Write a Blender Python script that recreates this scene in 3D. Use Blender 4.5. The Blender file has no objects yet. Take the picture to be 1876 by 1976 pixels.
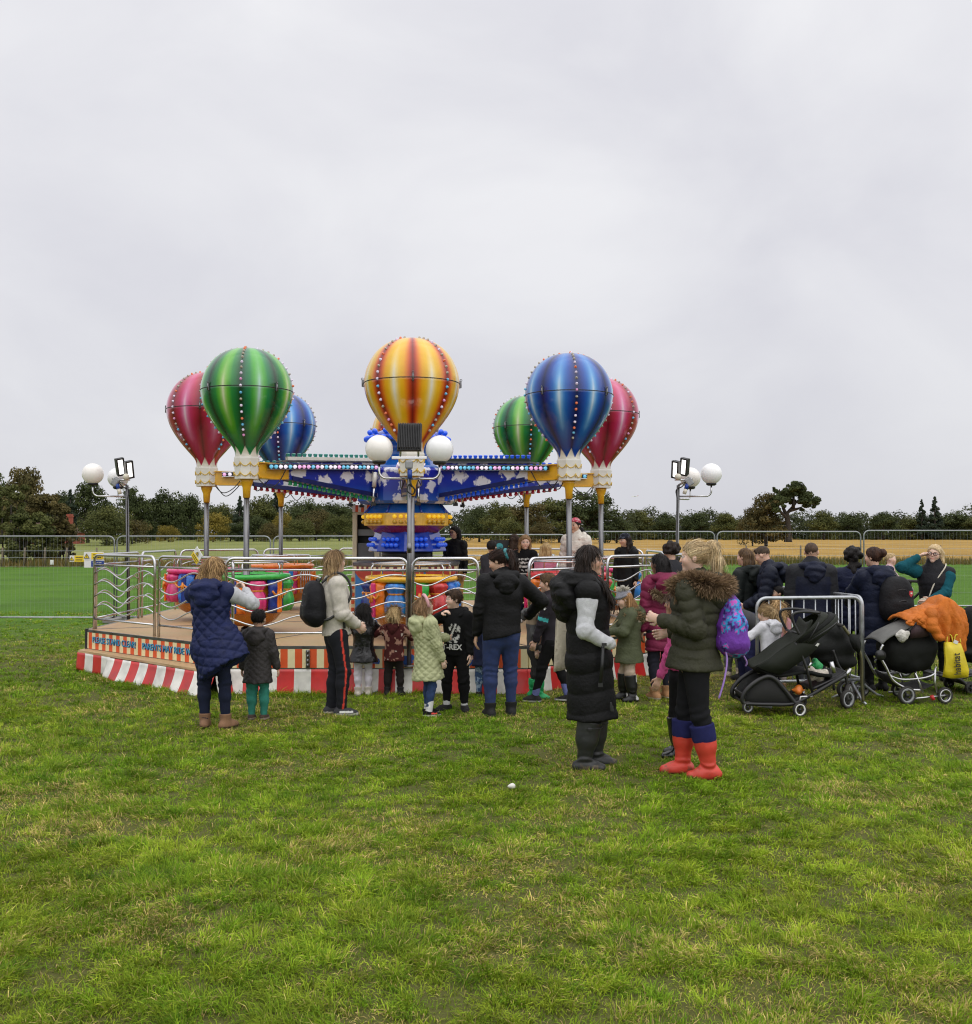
import bpy, bmesh, math, random
import numpy as np
from mathutils import Vector, Matrix
from mathutils import noise as mnoise
random.seed(7); rng = np.random.default_rng(7)
sc = bpy.context.scene
col = sc.collection
R = math.radians
# ---------------------------------------------------------------- camera, sky, sun, exposure
HC = 1.78; F = 1975.0; CX = 938.0; CY = 988.0; PITCH = math.atan(42.0 / F)
cam_d = bpy.data.cameras.new('camera'); cam = bpy.data.objects.new('camera', cam_d); col.objects.link(cam)
cam.location = (0, 0, HC); cam.rotation_euler = (math.pi / 2 + PITCH, 0, 0)
cam_d.sensor_fit = 'HORIZONTAL'; cam_d.sensor_width = 36; cam_d.lens = 36 * F / 1876
cam_d.clip_start = .1; cam_d.clip_end = 6000
sc.camera = cam
sc.view_settings.view_transform = 'Standard'; sc.view_settings.look = 'None'
sc.view_settings.exposure = 0.0; sc.view_settings.gamma = 1.0
SUN_EL, SUN_AZ = 48.0, 150.0       # hidden high sun behind the cloud, to the right of and behind the camera
w = bpy.data.worlds.new('World'); sc.world = w; w.use_nodes = True
nt = w.node_tree; N = nt.nodes; L = nt.links
for n in list(N): N.remove(n)
wo = N.new('ShaderNodeOutputWorld'); bg = N.new('ShaderNodeBackground'); L.new(bg.outputs[0], wo.inputs[0])
sky = N.new('ShaderNodeTexSky'); sky.sky_type = 'NISHITA'; sky.sun_disc = False
sky.sun_elevation = R(SUN_EL); sky.sun_rotation = R(SUN_AZ)
tc = N.new('ShaderNodeTexCoord'); sep = N.new('ShaderNodeSeparateXYZ'); L.new(tc.outputs['Generated'], sep.inputs[0])
# overcast: brighter towards the zenith (z), soft cloud bands by noise on the view direction
mp = N.new('ShaderNodeMapping'); mp.inputs['Scale'].default_value = (1.0, 1.0, 1.7); L.new(tc.outputs['Generated'], mp.inputs[0])
n1 = N.new('ShaderNodeTexNoise'); n1.inputs['Scale'].default_value = 3.1; n1.inputs['Detail'].default_value = 6; n1.inputs['Roughness'].default_value = .5
n1.inputs['Distortion'].default_value = .35
L.new(mp.outputs[0], n1.inputs['Vector'])
zr = N.new('ShaderNodeValToRGB'); L.new(sep.outputs['Z'], zr.inputs[0])
cr = zr.color_ramp; cr.elements[0].position = 0.0; cr.elements[0].color = (.69, .694, .734, 1)
cr.elements[1].position = 1.0; cr.elements[1].color = (1.6, 1.6, 1.62, 1)
e = cr.elements.new(.22); e.color = (.805, .806, .842, 1)
e = cr.elements.new(.46); e.color = (.865, .865, .895, 1)
e = cr.elements.new(.62); e.color = (1.15, 1.15, 1.17, 1)
ct = N.new('ShaderNodeValToRGB'); L.new(n1.outputs['Fac'], ct.inputs[0])
ct.color_ramp.elements[0].position = .34; ct.color_ramp.elements[0].color = (.895, .894, .925, 1)
ct.color_ramp.elements[1].position = .66; ct.color_ramp.elements[1].color = (1.07, 1.07, 1.065, 1)
mul = N.new('ShaderNodeMix'); mul.data_type = 'RGBA'; mul.blend_type = 'MULTIPLY'; mul.inputs[0].default_value = 1
L.new(zr.outputs[0], mul.inputs[6]); L.new(ct.outputs[0], mul.inputs[7])
# the clear sky above the cloud only tints it a little
sk = N.new('ShaderNodeMix'); sk.data_type = 'RGBA'; sk.blend_type = 'MULTIPLY'; sk.inputs[0].default_value = 1
L.new(sky.outputs[0], sk.inputs[6]); sk.inputs[7].default_value = (.05, .05, .05, 1)
mx = N.new('ShaderNodeMix'); mx.data_type = 'RGBA'; mx.inputs[0].default_value = .95
L.new(sk.outputs[2], mx.inputs[6]); L.new(mul.outputs[2], mx.inputs[7])
L.new(mx.outputs[2], bg.inputs['Color']); bg.inputs['Strength'].default_value = 1.0
sun_d = bpy.data.lights.new('sun', 'SUN'); sun_d.energy = 1.5; sun_d.angle = R(120); sun_d.color = (1, .97, .93)
sun = bpy.data.objects.new('sun', sun_d); col.objects.link(sun)
_el, _az = R(SUN_EL), R(SUN_AZ)
sdir = Vector((math.sin(_az) * math.cos(_el), math.cos(_az) * math.cos(_el), math.sin(_el)))
sun.rotation_euler = sdir.to_track_quat('Z', 'Y').to_euler(); sun.location = (8, -8, 25)
sc.cycles.pixel_filter_type = 'BLACKMAN_HARRIS'; sc.cycles.filter_width = 1.15
sc.cycles.max_bounces = 6; sc.cycles.diffuse_bounces = 3; sc.cycles.glossy_bounces = 3
sc.cycles.transparent_max_bounces = 8; sc.cycles.caustics_reflective = False; sc.cycles.caustics_refractive = False
# ---------------------------------------------------------------- pixel <-> place
_f = Vector((0, math.cos(PITCH), math.sin(PITCH))); _u = Vector((0, -math.sin(PITCH), math.cos(PITCH)))
def at(x, y, Y):
    d = _f * F + Vector((x - CX, 0, 0)) + _u * (CY - y); t = Y / d.y
    return Vector((d.x * t, Y, HC + d.z * t))
def gnd(x, y, z=0.0):
    d = _f * F + Vector((x - CX, 0, 0)) + _u * (CY - y); t = (z - HC) / d.z
    return Vector((d.x * t, d.y * t, z))
def sstep(a, b, x):
    t = np.clip((x - a) / (b - a), 0, 1); return t * t * (3 - 2 * t)
def ground_z(x, y):
    g = -.2 + .13 * sstep(-6, 8, x)
    z = g * sstep(13.5, 22, y)
    z = z + sstep(60, 300, y) * (.75 * (1 - sstep(-10, 40, x)) )
    return z
# ---------------------------------------------------------------- object helpers
def tag(o, label=None, cat=None, group=None, kind=None):
    if label: o['label'] = label
    if cat: o['category'] = cat
    if group: o['group'] = group
    if kind: o['kind'] = kind
    return o
def thing(name, label, cat, loc=(0, 0, 0), rz=0, group=None):
    o = bpy.data.objects.new(name, None); col.objects.link(o); o.empty_display_size = .1
    o.location = loc; o.rotation_euler = (0, 0, rz)
    return tag(o, label, cat, group)
def link_mesh(name, me, parent=None):
    o = bpy.data.objects.new(name, me); col.objects.link(o)
    if parent: o.parent = parent
    return o
def copy_tree(o, parent=None):
    c = o.copy(); col.objects.link(c)
    if parent: c.parent = parent
    for ch in o.children: copy_tree(ch, c)
    return c
class MB:
    def __init__(s): s.v = []; s.f = []; s.m = []; s.sm = []; s.c = None
    def add(s, vs, fs, m=0, smooth=False):
        b = len(s.v); s.v += [tuple(p) for p in vs]
        for f in fs: s.f.append(tuple(b + i for i in f)); s.m.append(m); s.sm.append(smooth)
        return s
    def box(s, c, d, m=0, rot=None, bev=0.0):
        x, y, z = [q / 2 for q in d]; c = Vector(c)
        if bev > 0:
            b = min(bev, x * .9, y * .9, z * .9); P = []
            bm = bmesh.new(); bmesh.ops.create_cube(bm, size=1)
            for v in bm.verts: v.co = Vector((v.co.x * 2 * x, v.co.y * 2 * y, v.co.z * 2 * z))
            bmesh.ops.bevel(bm, geom=list(bm.edges), offset=b, segments=2, profile=.5, affect='EDGES')
            bm.verts.index_update()
            P = [v.co.copy() for v in bm.verts]; FS = [[v.index for v in f.verts] for f in bm.faces]; bm.free()
            if rot: P = [rot @ p for p in P]
            return s.add([c + p for p in P], FS, m, False)
        P = [Vector((i * x, j * y, k * z)) for i in (-1, 1) for j in (-1, 1) for k in (-1, 1)]
        if rot: P = [rot @ p for p in P]
        return s.add([c + p for p in P], [(0, 1, 3, 2), (4, 6, 7, 5), (0, 4, 5, 1), (2, 3, 7, 6), (0, 2, 6, 4), (1, 5, 7, 3)], m)
    def tube(s, pts, r, n=8, m=0, closed=False, caps=True):
        pts = [Vector(p) for p in pts]; k = len(pts)
        rs = r if isinstance(r, (list, tuple)) else [r] * k
        tg = []
        for i in range(k):
            a = pts[(i - 1) % k] if (closed or i > 0) else pts[i]; b = pts[(i + 1) % k] if (closed or i < k - 1) else pts[i]
            t = (b - a); tg.append(t.normalized() if t.length > 1e-9 else Vector((0, 0, 1)))
        up = Vector((0, 0, 1)) if abs(tg[0].z) < .9 else Vector((1, 0, 0))
        nn = (up - tg[0] * up.dot(tg[0])).normalized(); vs = []
        for i in range(k):
            if i:
                nn = nn - tg[i] * nn.dot(tg[i])
                nn = nn.normalized() if nn.length > 1e-6 else tg[i].orthogonal().normalized()
            bb = tg[i].cross(nn)
            for j in range(n):
                a = 2 * math.pi * j / n; vs.append(pts[i] + (nn * math.cos(a) + bb * math.sin(a)) * rs[i])
        fs = []
        for i in range(k if closed else k - 1):
            i2 = (i + 1) % k
            for j in range(n): fs.append((i * n + j, i * n + (j + 1) % n, i2 * n + (j + 1) % n, i2 * n + j))
        s.add(vs, fs, m, True)
        if caps and not closed:
            b = len(s.v) - len(vs)
            s.f.append(tuple(b + j for j in range(n))[::-1]); s.m.append(m); s.sm.append(False)
            s.f.append(tuple(b + (k - 1) * n + j for j in range(n))); s.m.append(m); s.sm.append(False)
        return s
    def lathe(s, prof, n=32, c=(0, 0, 0), m=0, smooth=True, a0=0.0, sx=1, sy=1, caps=True):
        c = Vector(c); vs = []; k = len(prof)
        for r, z in prof:
            for j in range(n):
                a = a0 + 2 * math.pi * j / n; vs.append(c + Vector((r * math.cos(a) * sx, r * math.sin(a) * sy, z)))
        fs = [(i * n + j, i * n + (j + 1) % n, (i + 1) * n + (j + 1) % n, (i + 1) * n + j) for i in range(k - 1) for j in range(n)]
        s.add(vs, fs, m, smooth); b = len(s.v) - len(vs)
        if caps:
            s.f.append(tuple(b + j for j in range(n))[::-1]); s.m.append(m); s.sm.append(False)
            s.f.append(tuple(b + (k - 1) * n + j for j in range(n))); s.m.append(m); s.sm.append(False)
        return s
    def ball(s, c, r, n=12, k=8, m=0, sc_=(1, 1, 1)):
        pr = [(max(1e-4, math.sin(math.pi * i / k)) * r, -math.cos(math.pi * i / k) * r * sc_[2]) for i in range(k + 1)]
        return s.lathe(pr, n, c, m, True, sx=sc_[0], sy=sc_[1], caps=False)
    def prism(s, poly, a, b, m=0):
        """poly of 3-D points (planar), extruded by vector b-a given as Vector a (offset start), b (offset end)"""
        a = Vector(a); b = Vector(b); k = len(poly); P = [Vector(p) for p in poly]
        vs = [p + a for p in P] + [p + b for p in P]
        fs = [tuple(range(k))[::-1], tuple(range(k, 2 * k))] + [(i, (i + 1) % k, k + (i + 1) % k, k + i) for i in range(k)]
        return s.add(vs, fs, m)
    def sheet(s, G, t=.01, m=0, smooth=True, mf=None):
        """grid of points G[i][j] -> sheet of thickness t"""
        G = [[Vector(p) for p in row] for row in G]; I = len(G); J = len(G[0]); vs = []
        nr = [[None] * J for _ in range(I)]
        for i in range(I):
            for j in range(J):
                a = G[min(i + 1, I - 1)][j] - G[max(i - 1, 0)][j]; b = G[i][min(j + 1, J - 1)] - G[i][max(j - 1, 0)]
                q = a.cross(b); nr[i][j] = q.normalized() if q.length > 1e-9 else Vector((0, 0, 1))
        vs = [G[i][j] + nr[i][j] * (t / 2) for i in range(I) for j in range(J)] + [G[i][j] - nr[i][j] * (t / 2) for i in range(I) for j in range(J)]
        o = I * J; b0 = len(s.v); s.v += [tuple(p) for p in vs]
        def put(f, mm): s.f.append(tuple(b0 + q for q in f)); s.m.append(mm); s.sm.append(smooth)
        for i in range(I - 1):
            for j in range(J - 1):
                mm = mf(i, j) if mf else m
                q = (i * J + j, (i + 1) * J + j, (i + 1) * J + j + 1, i * J + j + 1)
                put(q, mm); put(tuple(o + e for e in q[::-1]), mm)
        ring = [(0, j) for j in range(J)] + [(i, J - 1) for i in range(1, I)] + [(I - 1, j) for j in range(J - 2, -1, -1)] + [(i, 0) for i in range(I - 2, 0, -1)]
        for q in range(len(ring)):
            a = ring[q]; b = ring[(q + 1) % len(ring)]; ia = a[0] * J + a[1]; ib = b[0] * J + b[1]
            put((ia, ib, o + ib, o + ia), mf(min(a[0], I - 2), min(a[1], J - 2)) if mf else m)
        return s
    def build(s, name, mats, parent=None, color=None):
        me = bpy.data.meshes.new(name); me.from_pydata(s.v, [], s.f)
        for q in (mats if isinstance(mats, (list, tuple)) else [mats]): me.materials.append(q)
        me.polygons.foreach_set('material_index', s.m); me.polygons.foreach_set('use_smooth', s.sm)
        if color is not None: set_col(me, color)
        me.update(); return link_mesh(name, me, parent)
def set_col(me, c):
    c = np.asarray(c, dtype=np.float32); n = len(me.vertices)
    if c.ndim == 1: c = np.tile(c, (n, 1))
    if c.shape[1] == 3: c = np.concatenate([c, np.ones((n, 1), np.float32)], 1)
    a = me.color_attributes.new('Col', 'FLOAT_COLOR', 'POINT'); a.data.foreach_set('color', c.ravel())
def np_mesh(name, V, Q, mat, smooth=True, color=None, parent=None, tri=False):
    me = bpy.data.meshes.new(name); k = 3 if tri else 4; nf = len(Q)
    me.vertices.add(len(V)); me.vertices.foreach_set('co', np.ascontiguousarray(V, np.float32).ravel())
    me.loops.add(nf * k); me.loops.foreach_set('vertex_index', np.ascontiguousarray(Q, np.int32).ravel())
    me.polygons.add(nf); me.polygons.foreach_set('loop_start', np.arange(0, nf * k, k, dtype=np.int32))
    me.polygons.foreach_set('loop_total', np.full(nf, k, np.int32))
    me.update(calc_edges=True); me.polygons.foreach_set('use_smooth', np.full(nf, smooth))
    me.materials.append(mat)
    if color is not None: set_col(me, color)
    return link_mesh(name, me, parent)
def arc(c, r, a0, a1, n, ax=(1, 0, 0), ay=(0, 0, 1)):
    c = Vector(c); ax = Vector(ax); ay = Vector(ay)
    return [c + ax * (r * math.cos(a0 + (a1 - a0) * i / n)) + ay * (r * math.sin(a0 + (a1 - a0) * i / n)) for i in range(n + 1)]
def bez(P, n=12):
    """smooth path through points (Catmull-Rom)"""
    P = [Vector(p) for p in P]; out = []
    for i in range(len(P) - 1):
        p0 = P[max(i - 1, 0)]; p1 = P[i]; p2 = P[i + 1]; p3 = P[min(i + 2, len(P) - 1)]
        for k in range(n):
            t = k / n
            out.append(.5 * ((2 * p1) + (p2 - p0) * t + (2 * p0 - 5 * p1 + 4 * p2 - p3) * t * t + (3 * p1 - p0 - 3 * p2 + p3) * t ** 3))
    return out + [P[-1]]
def text_mesh(body, size, depth, mat, parent, name, loc, rot, bold=0.0, align='CENTER'):
    cu = bpy.data.curves.new('t', 'FONT'); cu.body = body; cu.size = size; cu.extrude = depth; cu.offset = bold
    cu.space_character = 1.04; cu.align_x = align; cu.align_y = 'CENTER'
    o = bpy.data.objects.new('t', cu); col.objects.link(o); dg = bpy.context.evaluated_depsgraph_get()
    me = bpy.data.meshes.new_from_object(o.evaluated_get(dg)); bpy.data.objects.remove(o); bpy.data.curves.remove(cu)
    me.materials.clear(); me.materials.append(mat); me.name = name
    q = link_mesh(name, me, parent); q.location = loc; q.rotation_euler = rot
    return q
# ---------------------------------------------------------------- materials
MATS = {}
def mat(name, c=(.5, .5, .5), rough=.5, metal=0.0, attr=False, var=.12, vs=8.0, bump=0.0, bs=40.0, spec=.5, coat=0.0, emit=0.0, ecol=None,
        sheen=0.0, trans=0.0, stretch=(1, 1, 1), rvar=.1, sss=0.0):
    if name in MATS: return MATS[name]
    m = bpy.data.materials.new(name); m.use_nodes = True; t = m.node_tree; n = t.nodes; l = t.links
    b = n['Principled BSDF']; b.inputs['Roughness'].default_value = rough; b.inputs['Metallic'].default_value = metal
    b.inputs['Specular IOR Level'].default_value = spec; b.inputs['Coat Weight'].default_value = coat; b.inputs['Coat Roughness'].default_value = .06
    if sheen: b.inputs['Sheen Weight'].default_value = sheen; b.inputs['Sheen Roughness'].default_value = .5
    if sss: b.inputs['Subsurface Weight'].default_value = sss; b.inputs['Subsurface Radius'].default_value = (.012, .005, .003); b.inputs['Subsurface Scale'].default_value = 1.0
    tc = n.new('ShaderNodeTexCoord'); mp = n.new('ShaderNodeMapping'); mp.inputs['Scale'].default_value = stretch
    l.new(tc.outputs['Object'], mp.inputs[0])
    nz = n.new('ShaderNodeTexNoise'); nz.inputs['Scale'].default_value = vs; nz.inputs['Detail'].default_value = 4; l.new(mp.outputs[0], nz.inputs['Vector'])
    mr = n.new('ShaderNodeMapRange'); mr.inputs[1].default_value = .25; mr.inputs[2].default_value = .75
    mr.inputs[3].default_value = 1 - var * 1.3; mr.inputs[4].default_value = 1 + var; l.new(nz.outputs['Fac'], mr.inputs[0])
    mu = n.new('ShaderNodeMix'); mu.data_type = 'RGBA'; mu.blend_type = 'MULTIPLY'; mu.inputs[0].default_value = 1
    if attr:
        at_ = n.new('ShaderNodeAttribute'); at_.attribute_name = 'Col'; l.new(at_.outputs['Color'], mu.inputs[6])
    else: mu.inputs[6].default_value = (*c, 1)
    l.new(mr.outputs[0], mu.inputs[7]); l.new(mu.outputs[2], b.inputs['Base Color'])
    if rvar:
        r2 = n.new('ShaderNodeMapRange'); r2.inputs[1].default_value = .3; r2.inputs[2].default_value = .7
        r2.inputs[3].default_value = max(.02, rough - rvar); r2.inputs[4].default_value = min(1, rough + rvar)
        l.new(nz.outputs['Fac'], r2.inputs[0]); l.new(r2.outputs[0], b.inputs['Roughness'])
    if bump:
        n2 = n.new('ShaderNodeTexNoise'); n2.inputs['Scale'].default_value = bs; n2.inputs['Detail'].default_value = 3; l.new(mp.outputs[0], n2.inputs['Vector'])
        bp = n.new('ShaderNodeBump'); bp.inputs['Strength'].default_value = bump; bp.inputs['Distance'].default_value = .02
        l.new(n2.outputs['Fac'], bp.inputs['Height']); l.new(bp.outputs[0], b.inputs['Normal'])
    if emit:
        b.inputs['Emission Color'].default_value = (*(ecol or c), 1); b.inputs['Emission Strength'].default_value = emit
    if trans: b.inputs['Transmission Weight'].default_value = trans
    MATS[name] = m; return m
chrome = mat('polished_steel', (.62, .62, .63), .22, 1.0, var=.08, rvar=.07)
steel = mat('dull_steel', (.21, .21, .215), .36, 1.0, var=.15)
galv = mat('galvanised_steel', (.46, .48, .50), .5, .85, var=.2, vs=14)
black_pl = mat('black_plastic', (.016, .016, .017), .42, var=.2)
rubber = mat('tyre_rubber', (.035, .033, .03), .8, var=.3, bump=.2)
yellow_paint = mat('yellow_paint', (.80, .44, .02), .35, var=.1, coat=.3)
white_paint = mat('white_paint', (.78, .76, .70), .4, var=.07, coat=.2)
# ---------------------------------------------------------------- soft bodies: smooth union of round shapes, skinned by surface nets
class SDF:
    def __init__(s, h=.01): s.h = h; s.ops = []
    def ball(s, c, r, k=.02, rot=None, sub=False):
        r = np.array([r] * 3 if np.isscalar(r) else r, float); s.ops.append(('b', np.array(c, float), r, k, None if rot is None else np.array(rot, float), sub)); return s
    def cap(s, a, b, ra, rb, k=.02, ax=None, q=1.0): s.ops.append(('c', np.array(a, float), np.array(b, float), ra, rb, k, None if ax is None else np.array(ax, float), q)); return s
    def chain(s, P, Rr, k=.02, ax=None, q=1.0):
        for i in range(len(P) - 1): s.cap(P[i], P[i + 1], Rr[i], Rr[i + 1], k, ax, q)
        return s
    def cut(s, p, n, wav=0.0, ws=20.0): s.ops.append(('x', np.array(p, float), np.array(n, float), wav, ws)); return s   # removes the side n points to
    def mesh(s):
        lo = np.full(3, 1e9); hi = -lo
        for o in s.ops:
            if o[0] == 'b' and not o[5]: m = o[2].max(); lo = np.minimum(lo, o[1] - (o[2] if o[4] is None else m)); hi = np.maximum(hi, o[1] + (o[2] if o[4] is None else m))
            if o[0] == 'c':
                m = max(o[3], o[4]); lo = np.minimum(lo, np.minimum(o[1], o[2]) - m); hi = np.maximum(hi, np.maximum(o[1], o[2]) + m)
        h = s.h; lo = lo - 3 * h; n = np.ceil((hi + 3 * h - lo) / h).astype(int) + 1
        ax = [(lo[i] + h * np.arange(n[i])).astype(np.float32) for i in range(3)]; Fd = np.full(n, .5, np.float32)
        for o in s.ops:
            if o[0] == 'x':
                X, Y, Z = np.meshgrid(*ax, indexing='ij', sparse=True); d = (X - o[1][0]) * o[2][0] + (Y - o[1][1]) * o[2][1] + (Z - o[1][2]) * o[2][2]
                if o[3]: d = d + o[3] * (np.sin(X * o[4] + 1.3) * np.cos(Y * o[4] * .8))
                Fd = np.maximum(Fd, d.astype(np.float32)); continue
            if o[0] == 'b': c0, c1, m, k = o[1], o[1], o[2].max(), o[3]
            else: c0, c1, m, k = np.minimum(o[1], o[2]), np.maximum(o[1], o[2]), max(o[3], o[4]), o[5]
            i0 = np.maximum(0, np.floor((c0 - m - k - 3 * h - lo) / h)).astype(int); i1 = np.minimum(n, np.ceil((c1 + m + k + 3 * h - lo) / h).astype(int) + 1)
            if (i1 <= i0).any(): continue
            sl = tuple(slice(a, b) for a, b in zip(i0, i1)); X, Y, Z = np.meshgrid(*[ax[i][sl[i]] for i in range(3)], indexing='ij', sparse=True)
            if o[0] == 'b':
                x, y, z = X - o[1][0], Y - o[1][1], Z - o[1][2]; r = o[2]
                if o[4] is not None: Rm = o[4]; x, y, z = x * Rm[0, 0] + y * Rm[1, 0] + z * Rm[2, 0], x * Rm[0, 1] + y * Rm[1, 1] + z * Rm[2, 1], x * Rm[0, 2] + y * Rm[1, 2] + z * Rm[2, 2]
                k0 = np.sqrt((x / r[0]) ** 2 + (y / r[1]) ** 2 + (z / r[2]) ** 2); k1 = np.sqrt((x / r[0] ** 2) ** 2 + (y / r[1] ** 2) ** 2 + (z / r[2] ** 2) ** 2) + 1e-9; d = k0 * (k0 - 1) / k1
                d = np.where(k0 < .25, -r.min() * .75, d)
                if o[5]: 
                    B = -d; A = Fd[sl]; hh = np.maximum(k - np.abs(A - B), 0) / k if k > 0 else 0; Fd[sl] = np.maximum(A, B) + hh * hh * k * .25; continue
            else:
                a, b = o[1], o[2]; ba = b - a; x, y, z = X - a[0], Y - a[1], Z - a[2]; L2 = max(1e-9, float(ba @ ba))
                t = np.clip((x * ba[0] + y * ba[1] + z * ba[2]) / L2, 0, 1); x, y, z = x - ba[0] * t, y - ba[1] * t, z - ba[2] * t
                if o[6] is not None: f = o[6]; e = (x * f[0] + y * f[1] + z * f[2]) * (1 / o[7] - 1); x, y, z = x + f[0] * e, y + f[1] * e, z + f[2] * e
                d = np.sqrt(x * x + y * y + z * z) - (o[3] + (o[4] - o[3]) * t)
            A = Fd[sl]; d = d.astype(np.float32)
            if k > 0: hh = np.maximum(k - np.abs(A - d), 0) / k; Fd[sl] = np.minimum(A, d) - hh * hh * k * .25
            else: Fd[sl] = np.minimum(A, d)
        return surf_nets(Fd, lo, h)
def surf_nets(Fd, lo, h):
    S = Fd < 0; off = [(i, j, k) for i in (0, 1) for j in (0, 1) for k in (0, 1)]; n = np.array(Fd.shape)
    cnt = np.zeros(n - 1, np.uint8)
    for i, j, k in off: cnt += S[i:n[0] - 1 + i, j:n[1] - 1 + j, k:n[2] - 1 + k]
    act = (cnt > 0) & (cnt < 8); I = np.argwhere(act); idx = np.full(act.shape, -1, np.int32); idx[act] = np.arange(len(I))
    C = np.stack([Fd[I[:, 0] + i, I[:, 1] + j, I[:, 2] + k] for i, j, k in off], 1); O = np.array(off, float); acc = np.zeros((len(I), 3)); num = np.zeros(len(I))
    for a in range(8):
        for b in range(a + 1, 8):
            if np.abs(O[a] - O[b]).sum() != 1: continue
            ca, cb = C[:, a], C[:, b]; m = (ca < 0) != (cb < 0); t = np.where(m, ca / np.where(m, ca - cb, 1), 0); acc += np.where(m[:, None], O[a] + (O[b] - O[a]) * t[:, None], 0); num += m
    V = lo + h * (I + acc / np.maximum(num, 1)[:, None]); Q = []
    for ax in range(3):
        b, c = (ax + 1) % 3, (ax + 2) % 3; sl0 = [slice(None)] * 3; sl1 = [slice(None)] * 3; sl0[ax] = slice(0, -1); sl1[ax] = slice(1, None)
        E = S[tuple(sl0)] != S[tuple(sl1)]; P = np.argwhere(E); P = P[(P[:, b] > 0) & (P[:, c] > 0) & (P[:, b] < n[b] - 1) & (P[:, c] < n[c] - 1)]
        fl = S[tuple(P.T)]; q = []
        for db, dc in ((0, 0), (1, 0), (1, 1), (0, 1)): p = P.copy(); p[:, b] -= db; p[:, c] -= dc; q.append(idx[tuple(p.T)])
        q = np.stack(q, 1); q[~fl] = q[~fl][:, ::-1]; Q.append(q)
    Q = np.concatenate(Q); return V, Q[(Q >= 0).all(1)]
def vnormals(V, Q):
    nf = np.cross(V[Q[:, 2]] - V[Q[:, 0]], V[Q[:, 3]] - V[Q[:, 1]]); N_ = np.zeros_like(V)
    for i in range(4): np.add.at(N_, Q[:, i], nf)
    return N_ / (np.linalg.norm(N_, axis=1)[:, None] + 1e-12)
def relax(V, Q, it=1, f=.5):
    for _ in range(it):
        A = np.zeros_like(V); c = np.zeros(len(V))
        for i in range(4):
            for j in (1, 3): np.add.at(A, Q[:, i], V[Q[:, (i + j) % 4]]); np.add.at(c, Q[:, i], 1)
        V = V * (1 - f) + f * A / np.maximum(c, 1)[:, None]
    return V
# ---------------------------------------------------------------- ground
def field_mat(name, stops, s1, s2, rough=.95, bump=.6, stretch=(1, 1, 1)):
    m = bpy.data.materials.new(name); m.use_nodes = True; t = m.node_tree; n = t.nodes; l = t.links
    b = n['Principled BSDF']; b.inputs['Roughness'].default_value = rough; b.inputs['Specular IOR Level'].default_value = .15
    tc = n.new('ShaderNodeTexCoord'); mp = n.new('ShaderNodeMapping'); mp.inputs['Scale'].default_value = stretch; l.new(tc.outputs['Object'], mp.inputs[0])
    a = n.new('ShaderNodeTexNoise'); a.inputs['Scale'].default_value = s1; a.inputs['Detail'].default_value = 5; a.inputs['Roughness'].default_value = .6; l.new(mp.outputs[0], a.inputs['Vector'])
    c = n.new('ShaderNodeTexNoise'); c.inputs['Scale'].default_value = s2; c.inputs['Detail'].default_value = 4; c.inputs['Roughness'].default_value = .7; l.new(mp.outputs[0], c.inputs['Vector'])
    ad = n.new('ShaderNodeMix'); ad.data_type = 'FLOAT'; ad.inputs[0].default_value = .45; l.new(a.outputs['Fac'], ad.inputs[2]); l.new(c.outputs['Fac'], ad.inputs[3])
    r = n.new('ShaderNodeValToRGB'); l.new(ad.outputs[0], r.inputs[0])
    el = r.color_ramp.elements; el[0].position = stops[0][0]; el[0].color = (*stops[0][1], 1); el[1].position = stops[-1][0]; el[1].color = (*stops[-1][1], 1)
    for p, q in stops[1:-1]: e = el.new(p); e.color = (*q, 1)
    if name == 'turf':      # thatch and soil show between the near tufts, the far turf reads as green
        sp = n.new('ShaderNodeSeparateXYZ'); l.new(tc.outputs['Object'], sp.inputs[0]); mr = n.new('ShaderNodeMapRange'); mr.inputs[1].default_value = 15; mr.inputs[2].default_value = 24; l.new(sp.outputs['Y'], mr.inputs[0])
        mm = n.new('ShaderNodeMix'); mm.data_type = 'RGBA'; l.new(mr.outputs[0], mm.inputs[0]); mm.inputs[6].default_value = (.090, .092, .026, 1); l.new(r.outputs[0], mm.inputs[7]); l.new(mm.outputs[2], b.inputs['Base Color'])
    else: l.new(r.outputs[0], b.inputs['Base Color'])
    bp = n.new('ShaderNodeBump'); bp.inputs['Strength'].default_value = bump; bp.inputs['Distance'].default_value = .06; l.new(c.outputs['Fac'], bp.inputs['Height']); l.new(bp.outputs[0], b.inputs['Normal'])
    return m
turf = field_mat('turf', [(.3, (.042, .082, .009)), (.45, (.058, .130, .011)), (.56, (.075, .165, .013)), (.7, (.12, .18, .024))], .35, 9)
meadow_m = field_mat('meadow_grass', [(.32, (.10, .12, .030)), (.5, (.17, .19, .050)), (.68, (.26, .25, .085))], .10, 2.2, stretch=(1, .35, 1))
stubble_m = field_mat('stubble', [(.32, (.19, .115, .026)), (.5, (.33, .20, .045)), (.68, (.44, .29, .085))], .13, 2.5, stretch=(1, .3, 1))
def ground_grid(name, xs, ys, m, dz=0.0):
    X, Y = np.meshgrid(xs, ys); Z = ground_z(X, Y) + dz
    V = np.stack([X, Y, Z], -1).reshape(-1, 3); nx = len(xs); ny = len(ys)
    i, j = np.meshgrid(np.arange(nx - 1), np.arange(ny - 1)); a = (j * nx + i).ravel()
    Q = np.stack([a, a + 1, a + nx + 1, a + nx], 1)
    o = np_mesh(name, V, Q, m); o['kind'] = 'structure'; return o
ys_near = np.concatenate([np.linspace(-60, 12, 30), np.linspace(12.5, 24, 24), np.linspace(26, 66, 20)])
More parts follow.
